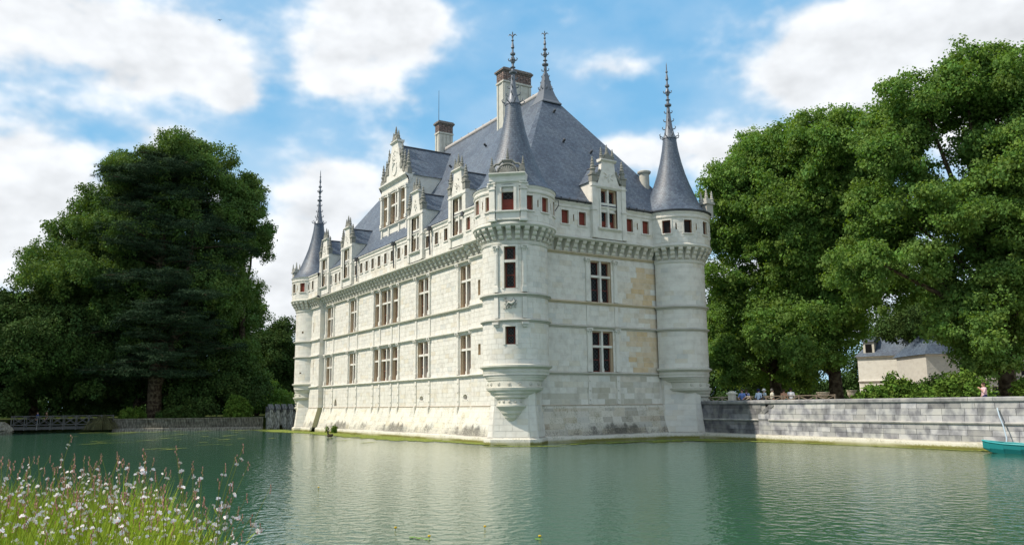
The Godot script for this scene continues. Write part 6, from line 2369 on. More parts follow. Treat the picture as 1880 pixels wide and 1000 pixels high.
func quay_furniture():
	var rng := RandomNumberGenerator.new()
	rng.seed = 3
	var p := thing("stone_pillar", "pale square stone pillar with a cap at the quay edge", "pillar", Vector3(4.25, 1.87, -16.55))
	var mb := MB.new()
	mb.col = Color(0.66, 0.62, 0.53)
	mb.box(Vector3(0, 0.7, 0), Vector3(0.42, 1.4, 0.42))
	put(p, "shaft", mb.mesh(), M.stone)
	var c := MB.new()
	c.col = Color(0.70, 0.66, 0.57)
	c.box(Vector3(0, 1.44, 0), Vector3(0.58, 0.1, 0.58))
	c.box(Vector3(0, 1.55, 0), Vector3(0.48, 0.13, 0.48), Basis.IDENTITY, 0.4)
	put(p, "cap", c.mesh(), M.stone)
	for e in [[9.9, -19.7, "wide stone urn on the terrace, left of the two", 0.40, 0.0], [11.6, -20.6, "narrow stone urn on the terrace, right of the two", 0.31, 0.1]]:
		var u := thing("stone_urn", e[2], "urn", Vector3(e[0], 1.87, e[1]), "urns on the terrace")
		var b := MB.new()
		b.col = Color(0.52, 0.48, 0.40)
		b.box(Vector3(0, 0.35, 0), Vector3(0.42, 0.7, 0.42))
		b.box(Vector3(0, 0.74, 0), Vector3(0.52, 0.09, 0.52))
		put(u, "pedestal", b.mesh(), M.old_stone)
		var w := MB.new()
		w.col = Color(0.55, 0.50, 0.42)
		var r: float = e[3]
		w.lathe(Vector3(0, 0.78, 0), [Vector2(r * 0.5, 0), Vector2(r * 0.3, 0.08), Vector2(r * 0.28, 0.16), Vector2(r * 0.6, 0.24), Vector2(r * 0.95, 0.42), Vector2(r, 0.52 + e[4]), Vector2(r * 1.15, 0.6 + e[4]), Vector2(r * 1.15, 0.66 + e[4]), Vector2(r * 0.9, 0.66 + e[4]), Vector2(r * 0.8, 0.5 + e[4])], 16)
		put(u, "bowl", w.mesh(), M.old_stone)
	# crossed-rail fence behind the quay
	var fn := thing("rail_fence", "low wooden crossed-rail fence between the turret and the pillar", "fence", Vector3(1.2, 1.87, -17.2))
	var d := Vector3(1.0, 0, 0.05)
	for k in 9:
		var o := d * k * 1.5
		var cl := Color(0.55, 0.47, 0.36) if k < 3 else Color(0.22, 0.18, 0.14)
		var ps := MB.new()
		ps.col = cl
		ps.box(o + Vector3.UP * 0.62, Vector3(0.1, 1.24, 0.1))
		put(fn, "post", ps.mesh(), M.grey_wood)
		if k < 8:
			for e in [[1.18, 1.18], [0.62, 0.62], [0.64, 1.14], [1.14, 0.64]]:
				var r := MB.new()
				r.col = cl
				r.tube([o + Vector3.UP * e[0], o + d * 1.5 + Vector3.UP * e[1]], [0.04, 0.04], 5)
				put(fn, "rail" if e[0] == e[1] else "brace", r.mesh(), M.grey_wood)
	# pale hose hanging down the quay to the boat
	var hs := MB.new()
	hs.col = Color(0.42, 0.52, 0.60)
	hs.tube([Vector3(24.9, 2.2, -13.96), Vector3(25.05, 1.8, -13.8), Vector3(25.25, 1.3, -13.7), Vector3(25.4, 0.7, -13.6), Vector3(25.45, 0.25, -13.4)], [0.035, 0.035, 0.035, 0.035, 0.035], 7)
	tag(put(self, "hose", hs.mesh(), M.paint), "pale blue hose hanging down the quay wall above the boat", "hose")

# a plain two-storey house with a hipped slate roof
func house(label: String, o: Vector3, wd: float, dp: float, eave: float, ridge: float, wall: Color, wins: Array, dormer_at: float, rt: Vector3):
	var t := thing("house", label, "house", o)
	var f := flat_face(Vector3.ZERO, rt)
	var back := -f.out
	var mb := MB.new()
	mb.col = wall
	sheet(mb, f, 0, wd, 0, eave, wins, 0.0, 0.2)
	for e in [[Vector3.ZERO + back * dp, Vector3.ZERO], [f.rt * wd, f.rt * wd + back * dp], [f.rt * wd + back * dp, back * dp]]:
		mb.q(e[0], e[1], e[1] + Vector3.UP * eave, e[0] + Vector3.UP * eave)
	put(t, "wall", mb.mesh(), M.stone)
	for w in wins:
		var fr := MB.new()
		fr.col = Color(0.66, 0.64, 0.58)
		fr.fbox(f, w[0] - 0.15, w[0], w[2] - 0.1, w[3] + 0.12, -0.02, 0.05)
		fr.fbox(f, w[1], w[1] + 0.15, w[2] - 0.1, w[3] + 0.12, -0.02, 0.05)
		fr.fbox(f, w[0], w[1], w[3], w[3] + 0.12, -0.02, 0.05)
		fr.fbox(f, w[0], w[1], w[2] - 0.1, w[2], -0.02, 0.08)
		var win := put(t, "window", fr.mesh(), M.stone)
		light(win, f, w[0], w[1], w[2], w[3], -0.14, Color(0.6, 0.58, 0.54), true, false)
	var st := MB.new()
	st.col = wall * 0.9
	st.fprof(f, -0.05, wd + 0.05, string_profile(eave * 0.52, 0.0))
	st.fprof(f, -0.1, wd + 0.1, string_profile(eave, 0.0))
	put(t, "string_course", st.mesh(), M.stone)
	var rf := MB.new()
	var a := f.rt * -0.3 + f.out * 0.35 + Vector3.UP * eave
	var b := f.rt * (wd + 0.3) + f.out * 0.35 + Vector3.UP * eave
	var c := f.rt * (wd + 0.3) + back * (dp + 0.35) + Vector3.UP * eave
	var d := f.rt * -0.3 + back * (dp + 0.35) + Vector3.UP * eave
	var ins := minf(dp * 0.45, wd * 0.45)
	var r0 := f.rt * ins + back * dp * 0.5 + Vector3.UP * ridge
	var r1 := f.rt * (wd - ins) + back * dp * 0.5 + Vector3.UP * ridge
	slope(rf, a, b, r1, r0)
	slope(rf, c, d, r0, r1)
	slope(rf, b, c, r1, r1 + Vector3(0.001, 0, 0))
	slope(rf, d, a, r0, r0 + Vector3(0.001, 0, 0))
	var roof := put(t, "roof", rf.mesh(0.06), M.slate)
	if dormer_at > 0.0:
		var dm := MB.new()
		dm.col = Color(0.60, 0.57, 0.50)
		dm.fbox(f, dormer_at - 0.7, dormer_at + 0.7, eave + 0.2, eave + 1.9, -1.6, -0.1)
		var x := put(roof, "dormer", dm.mesh(), M.stone)
		var dw := MB.new()
		dw.fbox(f, dormer_at - 0.42, dormer_at + 0.42, eave + 0.5, eave + 1.6, -0.2, -0.09)
		put(roof, "dormer_window", dw.mesh(), M.glass)
		var dr := MB.new()
		dr.fprof(f, dormer_at - 0.85, dormer_at + 0.85, [Vector2(-1.9, eave + 1.85), Vector2(0.1, eave + 1.9), Vector2(-0.8, eave + 2.7), Vector2(-1.9, eave + 2.7)])
		put(roof, "dormer_roof", dr.mesh(0.06), M.slate)

func houses():
	house("white two-storey house with slate roof half hidden by the plane trees", Vector3(-19.8, 1.87, -66.0), 6.8, 7.0, 6.6, 10.6, Color(0.72, 0.70, 0.65), [], 1.5, Vector3(0.95, 0, -0.3))
	house("grey-walled house behind the shrubs at the far right", Vector3(-4.9, 1.87, -57.1), 12.0, 7.0, 5.9, 9.8, Color(0.52, 0.50, 0.46), [[3.6, 4.7, 3.4, 5.0], [7.0, 8.1, 3.4, 5.0], [10.4, 11.5, 3.4, 5.0], [3.6, 4.7, 0.6, 2.3], [7.0, 8.1, 0.6, 2.3]], 0.0, Vector3(0.528, 0, -0.85))

func cars():
	var k := 0
	var spots := [[7.5, -35.2, 0.9, "white car behind the quay, left of the parked cars", Color(0.72, 0.73, 0.74)], [9.5, -38.6, 0.8, "white car parked near the person in pink", Color(0.70, 0.71, 0.72)], [11.0, -40.5, 0.7, "silver car parked left of the big plane trunk", Color(0.55, 0.57, 0.60)], [12.1, -42.6, 0.75, "white car at the right edge beyond the plane trunk", Color(0.74, 0.74, 0.74)]]
	for s in spots:
		var t := thing("parked_car", s[3], "car", Vector3(s[0], 1.87, s[1]), "cars parked behind the quay")
		t.rotation.y = s[2]
		# side profile (z along the car, y up) swept across, narrower at the roof
		var low := [[-2.1, 0.35], [-2.15, 0.6], [-2.05, 0.85], [-1.2, 0.95], [1.3, 0.98], [2.0, 0.9], [2.1, 0.6], [2.05, 0.35]]
		var mb := MB.new()
		mb.col = s[4]
		for i in low.size():
			var a: Array = low[i]
			var b: Array = low[(i + 1) % low.size()]
			mb.q(Vector3(-0.86, a[1], a[0]), Vector3(-0.86, b[1], b[0]), Vector3(0.86, b[1], b[0]), Vector3(0.86, a[1], a[0]))
		for x in [-0.86, 0.86]:
			for i in range(1, low.size() - 1):
				var a := Vector3(x, low[0][1], low[0][0])
				var b := Vector3(x, low[i][1], low[i][0])
				var c := Vector3(x, low[i + 1][1], low[i + 1][0])
				if x > 0:
					mb.tri(a, b, c)
				else:
					mb.tri(a, c, b)
		# roof shell over the cabin
		mb.box(Vector3(0, 1.40, 0.1), Vector3(1.3, 0.09, 1.9), Basis.IDENTITY, 0.9)
		for x in [-1, 1]:
			for e in [[-1.15, -0.8], [0.1, 0.1], [1.5, 1.0]]:
				mb.tube([Vector3(0.8 * x, 0.95, e[0]), Vector3(0.63 * x, 1.38, e[1])], [0.05, 0.05], 5)
		put(t, "body", mb.mesh(), M.paint)
		var gl := MB.new()
		var p := [Vector3(-0.8, 0.95, -1.15), Vector3(0.8, 0.95, -1.15), Vector3(0.8, 0.95, 1.5), Vector3(-0.8, 0.95, 1.5)]
		var q := [Vector3(-0.63, 1.37, -0.8), Vector3(0.63, 1.37, -0.8), Vector3(0.63, 1.37, 1.0), Vector3(-0.63, 1.37, 1.0)]
		for i in 4:
			var j := (i + 1) % 4
			gl.q(p[j], p[i], q[i], q[j])
		put(t, "windows", gl.mesh(), M.glass)
		for x in [-0.8, 0.8]:
			for z in [-1.3, 1.3]:
				var w := MB.new()
				w.col = Color(0.02, 0.02, 0.02)
				w.tube([Vector3(x - 0.1, 0.32, z), Vector3(x + 0.1, 0.32, z)], [0.32, 0.32], 14)
				var wh := put(t, "wheel", w.mesh(), M.cloth)
				var rm := MB.new()
				rm.col = Color(0.4, 0.4, 0.42)
				rm.tube([Vector3(x - 0.11, 0.32, z), Vector3(x + 0.11, 0.32, z)], [0.19, 0.19], 12)
				put(wh, "rim", rm.mesh(), M.paint)
			var hl := MB.new()
			hl.col = Color(0.7, 0.72, 0.74)
			hl.ball(Vector3(x * 0.78, 0.7, -2.1), Vector3(0.14, 0.09, 0.06), 8, 5)
			put(t, "headlight", hl.mesh(), M.paint)
		k += 1

func boat():
	var t := thing("motor_boat", "small teal boat with an outboard motor moored at the quay", "boat", Vector3(26.7, 0, -12.75))
	t.rotation.y = -1.45
	# hull from stations along z: half width, bottom, gunwale
	var st := [[-1.7, 0.50, -0.05, 0.42], [-0.9, 0.62, -0.10, 0.42], [0.0, 0.66, -0.12, 0.43], [0.8, 0.58, -0.10, 0.46], [1.5, 0.36, -0.02, 0.52], [1.95, 0.04, 0.2, 0.58]]
	var mb := MB.new()
	mb.col = Color(0.015, 0.20, 0.21)
	var inn := MB.new()
	inn.col = Color(0.03, 0.26, 0.27)
	for i in st.size() - 1:
		var a: Array = st[i]
		var b: Array = st[i + 1]
		for s in [-1, 1]:
			var A := [Vector3(0, a[2], a[0]), Vector3(s * a[1] * 0.7, a[2] + 0.06, a[0]), Vector3(s * a[1] * 0.95, 0.2, a[0]), Vector3(s * a[1], a[3], a[0])]
			var B := [Vector3(0, b[2], b[0]), Vector3(s * b[1] * 0.7, b[2] + 0.06, b[0]), Vector3(s * b[1] * 0.95, 0.24, b[0]), Vector3(s * b[1], b[3], b[0])]
			for k in 3:
				if s > 0:
					mb.q(A[k], A[k + 1], B[k + 1], B[k])
				else:
					mb.q(A[k + 1], A[k], B[k], B[k + 1])
				var off := Vector3(-s * 0.04, 0.05, 0)
				var low := off if k < 2 else Vector3(-s * 0.05, 0, 0)
				if s > 0:
					inn.q(A[k + 1] + low, A[k] + off, B[k] + off, B[k + 1] + low)
				else:
					inn.q(A[k] + off, A[k + 1] + low, B[k + 1] + low, B[k] + off)
	var z0: Array = st[0]
	mb.q(Vector3(-z0[1], z0[3], z0[0]), Vector3(-z0[1] * 0.7, z0[2] + 0.06, z0[0]), Vector3(z0[1] * 0.7, z0[2] + 0.06, z0[0]), Vector3(z0[1], z0[3], z0[0]))
	put(t, "hull", mb.mesh(), M.paint)
	put(t, "lining", inn.mesh(), M.paint)
	var rb := MB.new()
	rb.col = Color(0.05, 0.34, 0.35)
	for s in [-1, 1]:
		var pts := []
		var rs := []
		for e in st:
			pts.append(Vector3(s * e[1], e[3] + 0.02, e[0]))
			rs.append(0.04)
		rb.tube(pts, rs, 6)
	put(t, "gunwale", rb.mesh(), M.paint)
	for z in [-0.9, 0.4]:
		var th := MB.new()
		th.col = Color(0.30, 0.24, 0.16)
		th.box(Vector3(0, 0.32, z), Vector3(1.15, 0.05, 0.28))
		put(t, "thwart", th.mesh(), M.grey_wood)
	var mo := MB.new()
	mo.col = Color(0.04, 0.045, 0.05)
	mo.ball(Vector3(0, 0.82, -1.82), Vector3(0.17, 0.2, 0.25), 10, 7)
	mo.tube([Vector3(0, 0.7, -1.85), Vector3(0, -0.2, -1.9)], [0.08, 0.06], 7)
	mo.tube([Vector3(0, 0.75, -1.7), Vector3(0.05, 0.8, -1.2)], [0.025, 0.03], 6)
	mo.box(Vector3(0, 0.45, -1.76), Vector3(0.24, 0.3, 0.12))
	var m := put(t, "outboard_motor", mo.mesh(), M.paint)
	var bd := MB.new()
	bd.col = Color(0.6, 0.62, 0.64)
	bd.box(Vector3(0, 0.74, -1.83), Vector3(0.33, 0.06, 0.46))
	put(m, "cowl_band", bd.mesh(), M.paint)

func birds():
	# a duck resting on the water before the long front
	var t := thing("duck", "brown duck on the algae below the chateau's long front", "duck", Vector3(-21.5, 0, 5.6))
	t.rotation.y = 0.6
	var s := BodySkin.new()
	s.build([[Vector3(0, 0.13, -0.16), Vector3(0, 0.14, 0.14), 0.10, 0.12, 0], [Vector3(0, 0.16, -0.16), Vector3(0, 0.24, -0.34), 0.07, 0.02, 0], [Vector3(0, 0.18, 0.18), Vector3(0, 0.36, 0.26), 0.06, 0.045, 1], [Vector3(0, 0.40, 0.27), Vector3(0, 0.40, 0.31), 0.06, 0.05, 1], [Vector3(0, 0.385, 0.34), Vector3(0, 0.375, 0.43), 0.025, 0.018, 2]], 0.02, 0.05)
	t.scale = Vector3.ONE * 1.25
	put(t, "body", s.mesh([Color(0.13, 0.10, 0.07), Color(0.06, 0.055, 0.04), Color(0.30, 0.22, 0.05)]), M.cloth)
	for e in [-1, 1]:
		var w := MB.new()
		w.col = Color(0.10, 0.08, 0.06)
		w.ball(Vector3(0.1 * e, 0.18, -0.06), Vector3(0.035, 0.07, 0.2), 8, 6)
		put(t, "wing", w.mesh(), M.cloth)
	# a bird high in the sky
	var b := thing("flying_bird", "tiny dark bird high in the sky at the upper left", "bird", Vector3(-30.7, 40.3, 14.7))
	b.rotation.y = 0.9
	b.scale = Vector3.ONE * 0.45
	var bb := MB.new()
	bb.col = Color(0.04, 0.04, 0.045)
	bb.ball(Vector3.ZERO, Vector3(0.09, 0.08, 0.24), 8, 6)
	bb.tube([Vector3(0, 0, -0.2), Vector3(0, 0.02, -0.42)], [0.05, 0.015], 5)
	bb.ball(Vector3(0, 0.04, 0.24), Vector3(0.055, 0.055, 0.08), 7, 5)
	put(b, "body", bb.mesh(), M.cloth)
	for e in [-1, 1]:
		var w := MB.new()
		w.col = Color(0.04, 0.04, 0.045)
		w.tube([Vector3(0.05 * e, 0.03, 0.02), Vector3(0.3 * e, 0.12, 0.04), Vector3(0.62 * e, 0.04, -0.1)], [0.05, 0.045, 0.01], 5)
		put(b, "wing", w.mesh(), M.cloth)

# floating mats of weed: ragged sheets a few millimetres above the water
func mat_patch(mb: MB, o: Vector2, rx: float, rz: float, turn: float, sd: int, y: float):
	var nz := FastNoiseLite.new()
	nz.seed = sd
	nz.frequency = 1.0
	nz.fractal_octaves = 4
	var k := 56
	var ring := []
	for i in k:
		var a := TAU * i / k
		var r := 1.0 + nz.get_noise_2d(cos(a) * 1.6, sin(a) * 1.6) * 0.95
		var p := Vector2(cos(a) * rx * r, sin(a) * rz * r).rotated(turn)
		ring.append(Vector3(o.x + p.x, y, o.y + p.y))
	for i in k:
		mb.tri(Vector3(o.x, y, o.y), ring[(i + 1) % k], ring[i])

func algae():
	var rng := RandomNumberGenerator.new()
	rng.seed = 15
	var mb := MB.new()
	# along the foot of the long front
	var x := -53.0
	var y := 0.006
	while x < 1.0:
		mat_patch(mb, Vector2(x, (2.7 if x < -12.0 else lerpf(2.5, 1.5, (x + 12.0) / 13.0)) + rng.randf_range(-0.5, 0.4)), rng.randf_range(1.6, 3.4), rng.randf_range(0.6, 1.3) * (1.5 if x < -12 else 0.7), rng.randf_range(-0.05, 0.05), rng.randi() % 1000, y)
		y += 0.0007
		x += rng.randf_range(1.6, 2.6)
	# before the near pier and along the short front
	for e in [[2.9, 2.4, 1.6, 0.35, -0.8], [4.2, 0.6, 1.4, 0.3, -0.9], [3.0, -3.5, 1.6, 0.6, 1.3], [3.4, -6.5, 2.2, 0.8, 1.4], [4.0, -10, 2.4, 1.3, 1.35], [5.5, -13.0, 2.6, 1.2, 0.3], [9.0, -13.6, 2.6, 0.5, -0.1], [13.5, -13.9, 3.2, 0.3, 0.06], [18.5, -13.7, 3.0, 0.25, 0.06], [23, -13.5, 3.0, 0.25, 0.06], [8.4, -11.0, 1.6, 0.12, -0.9], [6.6, -8.0, 1.4, 0.1, -0.9]]:
		mat_patch(mb, Vector2(e[0], e[1]), e[2], e[3], e[4], rng.randi() % 1000, y)
		y += 0.0007
	# drifting shreds on the shaded left
	for k in 46:
		mat_patch(mb, Vector2(rng.randf_range(-58, -8), rng.randf_range(6.0, 24.0)), rng.randf_range(0.3, 1.5), rng.randf_range(0.06, 0.22), 1.0 + rng.randf_range(-0.2, 0.2), rng.randi() % 1000, y)
		y += 0.0002
	for k in 16:
		mat_patch(mb, Vector2(rng.randf_range(-57, -50), rng.randf_range(5.0, 24.0)), rng.randf_range(0.4, 1.2), rng.randf_range(0.2, 0.5), 1.3, rng.randi() % 1000, y)
		y += 0.0002
	var o := put(self, "algae", mb.mesh(), M.algae)
	o.set_meta("kind", "stuff")
	tag(o, "yellow-green floating weed along the walls' waterline", "algae")
	# yellow water lilies
	var spots := [[32.86, 22.59, "yellow water lily with a floating pad near the picture's lower middle"], [31.4, 22.67, "small yellow water lily left of the lower middle"], [32.38, 21.04, "yellow water lily bud right of the lower middle"], [34.13, 20.8, "yellow water lily beside a small pad, nearest the right"], [21.78, 21.13, "tiny yellow water lily far out on the left water"]]
	for i in spots.size():
		var s: Array = spots[i]
		var t := thing("water_lily", s[2], "water lily", Vector3(s[0], 0, s[1]), "yellow water lilies")
		t.scale = Vector3.ONE * 0.75
		var fl := MB.new()
		fl.col = Color(0.65, 0.42, 0.03)
		for k in 5:
			var a := TAU * k / 5.0
			fl.ball(Vector3(cos(a) * 0.022, 0.06, sin(a) * 0.022), Vector3(0.02, 0.028, 0.02), 6, 4)
		fl.ball(Vector3(0, 0.065, 0), Vector3(0.022, 0.025, 0.022), 6, 4)
		put(t, "flower", fl.mesh(), M.petal)
		var sm := MB.new()
		sm.col = Color(0.08, 0.14, 0.03)
		sm.tube([Vector3(0, -0.3, 0), Vector3(0, 0.05, 0)], [0.008, 0.008], 5)
		put(t, "stem", sm.mesh(), M.petal)
		if i == 0 or i == 3:
			for k in (3 if i == 0 else 1):
				var pd := MB.new()
				pd.col = Color(0.14, 0.26, 0.05)
				var c := Vector3(0.16 - 0.22 * k, 0.014 + k * 0.004, 0.14 + 0.1 * k)
				for j in 18:
					var a0 := TAU * (j + 0.8) / 20.0
					var a1 := TAU * (j + 1.8) / 20.0
					pd.tri(c, c + Vector3(cos(a1) * 0.13, 0.004 * (j % 3), sin(a1) * 0.10), c + Vector3(cos(a0) * 0.13, 0.004 * ((j + 2) % 3), sin(a0) * 0.10))
				put(t, "pad", pd.mesh(), M.petal)

func bush(called: String, label: String, cat: String, at: Vector3, r: Vector3, n: int, leaf: String, sd: int, group: String, cs: float = 1.0):
	var rng := RandomNumberGenerator.new()
	rng.seed = sd
	var t := thing(called, label, cat, at, group)
	var trs := []
	var cols := []
	for k in n:
		var d := Vector3(rng.randfn(), absf(rng.randfn()) + 0.05, rng.randfn()).normalized()
		var p := d * r * lerpf(0.5, 1.08, sqrt(rng.randf())) * (1.0 + 0.16 * sin(d.x * 7.0 + sd) * sin(d.z * 6.0))
		trs.append(Transform3D(Basis(Vector3(rng.randfn(), rng.randfn(), rng.randfn()).normalized(), rng.randf_range(0, TAU)).scaled(Vector3.ONE * rng.randf_range(0.7, 1.3) * cs), p))
		var g := rng.randf_range(0.7, 1.25)
		cols.append(Color(g * rng.randf_range(0.9, 1.2), g, g * 0.9))
	multi(t, "foliage", clumps.shrub, M[leaf], trs, cols).set_meta("kind", "stuff")
	var st := MB.new()
	for k in 5:
		var a := TAU * k / 5.0
		st.tube([Vector3(cos(a) * 0.06, -0.1, sin(a) * 0.06), Vector3(cos(a) * r.x * 0.5, r.y * 0.6, sin(a) * r.z * 0.5)], [0.03, 0.012], 5)
	put(t, "stem", st.mesh(), M.bark)

func shrubs():
	var g := 1.87
	var G := "shrubs on the terrace"
	bush("shrub", "rounded green shrub left of the white house's corner", "shrub", Vector3(14.2, g, -19.2), Vector3(1.2, 1.5, 1.2), 260, "shrub_leaf", 1, G)
	bush("shrub", "larger bright shrub before the white house", "shrub", Vector3(14.5, g, -21.4), Vector3(1.5, 2.2, 1.5), 360, "shrub_leaf", 2, G)
	bush("shrub", "small shrub beside the left parked car", "shrub", Vector3(17.6, g, -19.4), Vector3(1.0, 1.4, 1.0), 220, "shrub_leaf", 3, G)
	bush("shrub", "wide shrub in the middle of the parked cars", "shrub", Vector3(18.4, g, -21.6), Vector3(1.6, 2.0, 1.6), 360, "shrub_leaf", 4, G)
	bush("shrub", "tall light green shrub left of the person in pink", "shrub", Vector3(17.6, g, -24.2), Vector3(1.6, 2.4, 1.6), 380, "shrub_leaf", 5, G)
	bush("shrub", "yellow-green shrub right of the big plane trunk", "shrub", Vector3(18.6, g, -31.0), Vector3(1.5, 2.4, 1.5), 300, "shrub_leaf", 6, G)
	bush("shrub", "dark shrub far back between the house and the plane trunk", "shrub", Vector3(13.6, g, -27.6), Vector3(2.0, 2.3, 2.0), 400, "dark_leaf", 7, G)
	bush("shrub", "leafy shrub above the low wall near the sluice", "shrub", Vector3(-58.4, 1.4, 4.8), Vector3(1.6, 2.4, 1.6), 420, "shrub_leaf", 8, "")
	bush("shrub", "low dark shrub above the middle of the low bank wall", "shrub", Vector3(-61.5, 1.4, 11.0), Vector3(2.0, 1.4, 2.6), 420, "dark_leaf", 9, "")
	bush("shrub", "yellow-green tuft above the low bank wall near the footbridge", "shrub", Vector3(-62.6, 1.4, 16.4), Vector3(1.0, 1.2, 1.4), 260, "shrub_leaf", 10, "")
	# small weeds rooted at the foot of the long front
	bush("water_weed", "small bright plant growing at the waterline of the long front", "plant", Vector3(-33.4, 0.0, 1.0), Vector3(0.22, 0.8, 0.22), 16, "shrub_leaf", 11, "", 0.8)
	bush("water_weed", "thin weed left of the bright plant at the waterline", "plant", Vector3(-35.6, 0.0, 1.0), Vector3(0.14, 0.6, 0.14), 7, "shrub_leaf", 12, "", 0.7)
	# weeping mound of thin twigs at the end of the footbridge
	var t := thing("weeping_shrub", "weeping mound of thin arching twigs by the footbridge", "shrub", Vector3(-61.0, 0.2, 19.8))
	var rng := RandomNumberGenerator.new()
	rng.seed = 8
	var mb := MB.new()
	for k in 420:
		var a := rng.randf_range(0, TAU)
		var d := Vector3(cos(a), 0, sin(a))
		var r := rng.randf_range(0.5, 2.1)
		var h := rng.randf_range(0.9, 1.8) * (1.15 - r * 0.2)
		var gg := rng.randf_range(0.6, 1.2)
		mb.col = Color(0.17 * gg, 0.17 * gg, 0.085 * gg)
		mb.tube([Vector3(0, 0.2, 0) + d * 0.1, d * r * 0.45 + Vector3.UP * h, d * r * 0.85 + Vector3.UP * h * 0.75, d * r * 1.05 + Vector3.UP * 0.05], [0.02, 0.018, 0.016, 0.01], 3, false)
	var wp := put(t, "twigs", mb.mesh(), M.cloth)
	wp.set_meta("kind", "stuff")

# ---------- the near bank with its flowers ----------
func near_bank():
	var gy := 0.88
	var mb := MB.new()
	var edge := [Vector2(30, 60), Vector2(40.3, 36), Vector2(40.6, 30.5), Vector2(42.6, 27.6), Vector2(46.5, 25.6), Vector2(60, 22), Vector2(75, 18)]
	for i in edge.size() - 1:
		var a: Vector2 = edge[i]
		var b: Vector2 = edge[i + 1]
		var n := Vector2(0.55, 0.84)
		mb.q(Vector3(a.x, -0.6, a.y), Vector3(b.x, -0.6, b.y), Vector3(b.x + 0.5, gy, b.y + 0.6), Vector3(a.x + 0.5, gy, a.y + 0.6))
		mb.q(Vector3(a.x + 0.5, gy, a.y + 0.6), Vector3(b.x + 0.5, gy, b.y + 0.6), Vector3(b.x + 30, gy + 0.1, b.y + 60), Vector3(a.x + 30, gy + 0.1, a.y + 60))
	structure("near_bank", mb.mesh(), M.earth)
	var rng := RandomNumberGenerator.new()
	rng.seed = 44
	var flower := flower_mesh()
	var bud := bud_mesh()
	var fw := Vector2(-0.85, -0.528)
	var rt := Vector2(0.528, -0.85)
	var protos: Array = []
	var k := 0
	var side := ["leftmost", "left", "middle", "right", "rightmost"]
	# rows of plants, from the picture's left edge to the last loose stems on the right
	for row in [[4.3, 6, -0.70, -0.40], [5.0, 7, -0.68, -0.385], [5.8, 7, -0.67, -0.40], [6.7, 6, -0.66, -0.42], [5.4, 3, -0.395, -0.335]]:
		for i in int(row[1]):
			var lat: float = lerpf(row[2], row[3], (i + rng.randf_range(0.2, 0.8)) / row[1]) * row[0]
			var dep: float = row[0] + rng.randf_range(-0.3, 0.3)
			var p := Vector2(47.97, 29.99) + fw * dep + rt * lat
			var rl: String = ["front", "second", "third", "back", "loose outer"][int([4.3, 5.0, 5.8, 6.7, 5.4].find(row[0]))]
			gaura("%s white-flowered gaura plant from the left in the %s row on the near bank" % [["first", "second", "third", "fourth", "fifth", "sixth", "seventh"][i], rl], Vector3(p.x, gy, p.y), rng, flower, bud)
			k += 1
	# grass between the plants
	var bl := MB.new()
	for j in 9:
		var a := rng.randf_range(0, TAU)
		var d := Vector3(cos(a), 0, sin(a))
		var o := d * rng.randf_range(0, 0.07)
		var h := rng.randf_range(0.65, 1.05)
		var w := Vector3(-d.z, 0, d.x) * 0.006
		var m := o + d * h * 0.12 + Vector3.UP * h * 0.6
		var e := o + d * h * 0.34 + Vector3.UP * h
		bl.q(o - w, o + w, m + w, m - w)
		bl.tri(m - w, m + w, e)
	var blade := bl.mesh()
	var trs := []
	var cols := []
	for j in 1500:
		var dep := rng.randf_range(3.6, 7.2)
		var lat := rng.randf_range(-0.72, -0.39) * dep
		var p := Vector2(47.97, 29.99) + fw * dep + rt * lat
		var s := rng.randf_range(0.75, 1.15)
		if lat > -0.43 * dep:
			s *= 0.8
		trs.append(Transform3D(Basis(Vector3.UP, rng.randf_range(0, TAU)).scaled(Vector3(1, s * 1.05, 1)), Vector3(p.x, gy - 0.02, p.y)))
		var g := rng.randf_range(0.7, 1.25)
		cols.append(Color(g * rng.randf_range(0.85, 1.15), g, g * 0.8))
	var gr := multi(self, "grass", blade, M.grass_leaf, trs, cols)
	gr.set_meta("kind", "stuff")
	tag(gr, "bright green grass blades between the flowers on the near bank", "grass")

func flower_mesh() -> ArrayMesh:
	var mb := MB.new()
	mb.col = Color(0.82, 0.77, 0.77)
	for k in 4:
		var a: float = [-0.75, 0.05, 0.75, PI * 0.5][k] + 0.8
		var d := Vector3(cos(a), sin(a), 0.15 * (k - 1)).normalized()
		var s := d.cross(Vector3(0, 0, 1)).normalized()
		mb.q(Vector3.ZERO, d * 0.013 - s * 0.009, d * 0.023, d * 0.013 + s * 0.009)
	mb.col = Color(0.62, 0.30, 0.30)
	mb.tube([Vector3(0, 0, -0.004), Vector3(0, -0.012, 0.004)], [0.003, 0.002], 4)
	return mb.mesh()

func bud_mesh() -> ArrayMesh:
	var mb := MB.new()
	mb.col = Color(0.45, 0.22, 0.18)
	mb.ball(Vector3(0, 0.006, 0), Vector3(0.0035, 0.009, 0.0035), 5, 4)
	return mb.mesh()

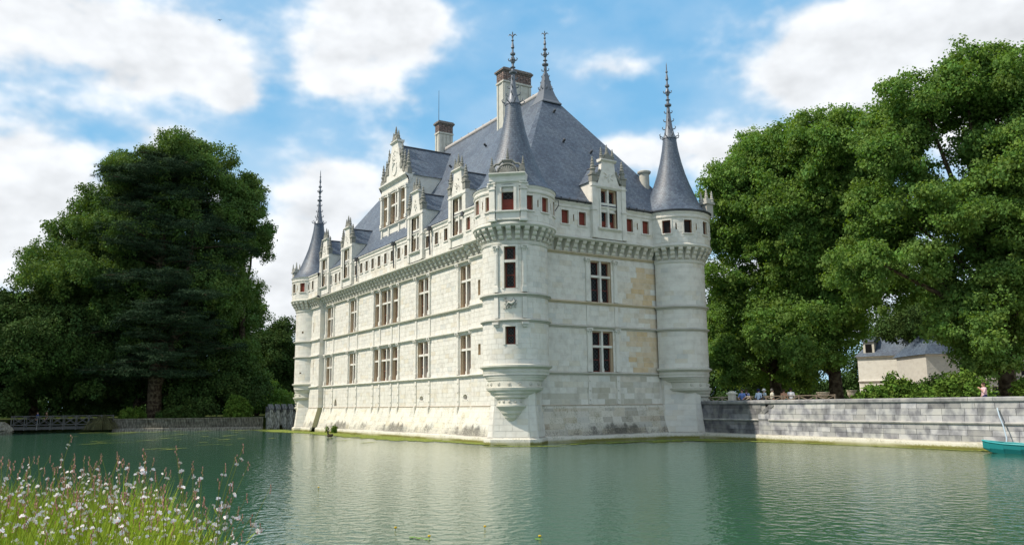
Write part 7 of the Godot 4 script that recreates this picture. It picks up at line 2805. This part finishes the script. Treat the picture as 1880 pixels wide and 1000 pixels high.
func gaura(label: String, at: Vector3, rng: RandomNumberGenerator, flower: ArrayMesh, bud: ArrayMesh):
	var t := thing("gaura_plant", label, "flower", at, "white gaura plants on the near bank")
	var ns := rng.randi_range(9, 13)
	var lv := MB.new()
	for i in ns:
		var a := rng.randf_range(0, TAU)
		var d := Vector3(cos(a), 0, sin(a))
		var h := rng.randf_range(1.0, 1.46)
		if rng.randf() < 0.14:
			h += 0.16
		var sp := rng.randf_range(0.08, 0.42)
		var pts := []
		var rs := []
		for k in 7:
			var q := k / 6.0
			pts.append(d * (0.03 + sp * q * q) + Vector3.UP * h * q * (1.0 - 0.06 * q))
			rs.append(lerpf(0.0034, 0.0014, q))
		var sm := MB.new()
		sm.col = Color(0.75, 0.62, 0.7)
		sm.tube(pts, rs, 4, false)
		put(t, "stem", sm.mesh(), M.grass_leaf)
		# leaves along the lower stem
		for k in 12:
			var q := rng.randf_range(0.05, 0.72)
			var p: Vector3 = pts[int(q * 6.0)].lerp(pts[int(q * 6.0) + 1], q * 6.0 - int(q * 6.0))
			var b := rng.randf_range(0, TAU)
			var e := Vector3(cos(b), rng.randf_range(0.4, 1.1), sin(b)).normalized()
			var ln := rng.randf_range(0.05, 0.11)
			var w := e.cross(Vector3.UP).normalized() * 0.006
			var gg := rng.randf_range(0.7, 1.15)
			lv.col = Color(gg, gg, gg * 0.8)
			lv.q(p, p + e * ln * 0.5 - w, p + e * ln, p + e * ln * 0.5 + w)
		# open flowers below the tip, buds above them
		var nf := rng.randi_range(4, 7)
		for k in nf:
			var q := rng.randf_range(0.56, 0.97)
			var p: Vector3 = pts[int(q * 6.0)].lerp(pts[int(q * 6.0) + 1], q * 6.0 - int(q * 6.0))
			var tr := Transform3D(Basis(Vector3.UP, rng.randf_range(0, TAU)) * Basis(Vector3.RIGHT, rng.randf_range(-0.6, 0.6)) * rng.randf_range(0.6, 0.95), p + Vector3(rng.randf_range(-0.02, 0.02), 0, rng.randf_range(-0.02, 0.02)))
			put(t, "flower", flower, M.petal, tr)
		for k in 4:
			put(t, "bud", bud, M.petal, Transform3D(Basis(Vector3(0, 0, 1), rng.randf_range(-0.5, 0.5)), pts[6] - Vector3.UP * 0.016 * k + Vector3(rng.randf_range(-0.006, 0.006), 0, rng.randf_range(-0.006, 0.006))))
	var lf := put(t, "leaves", lv.mesh(), M.grass_leaf)
	lf.set_meta("kind", "stuff")
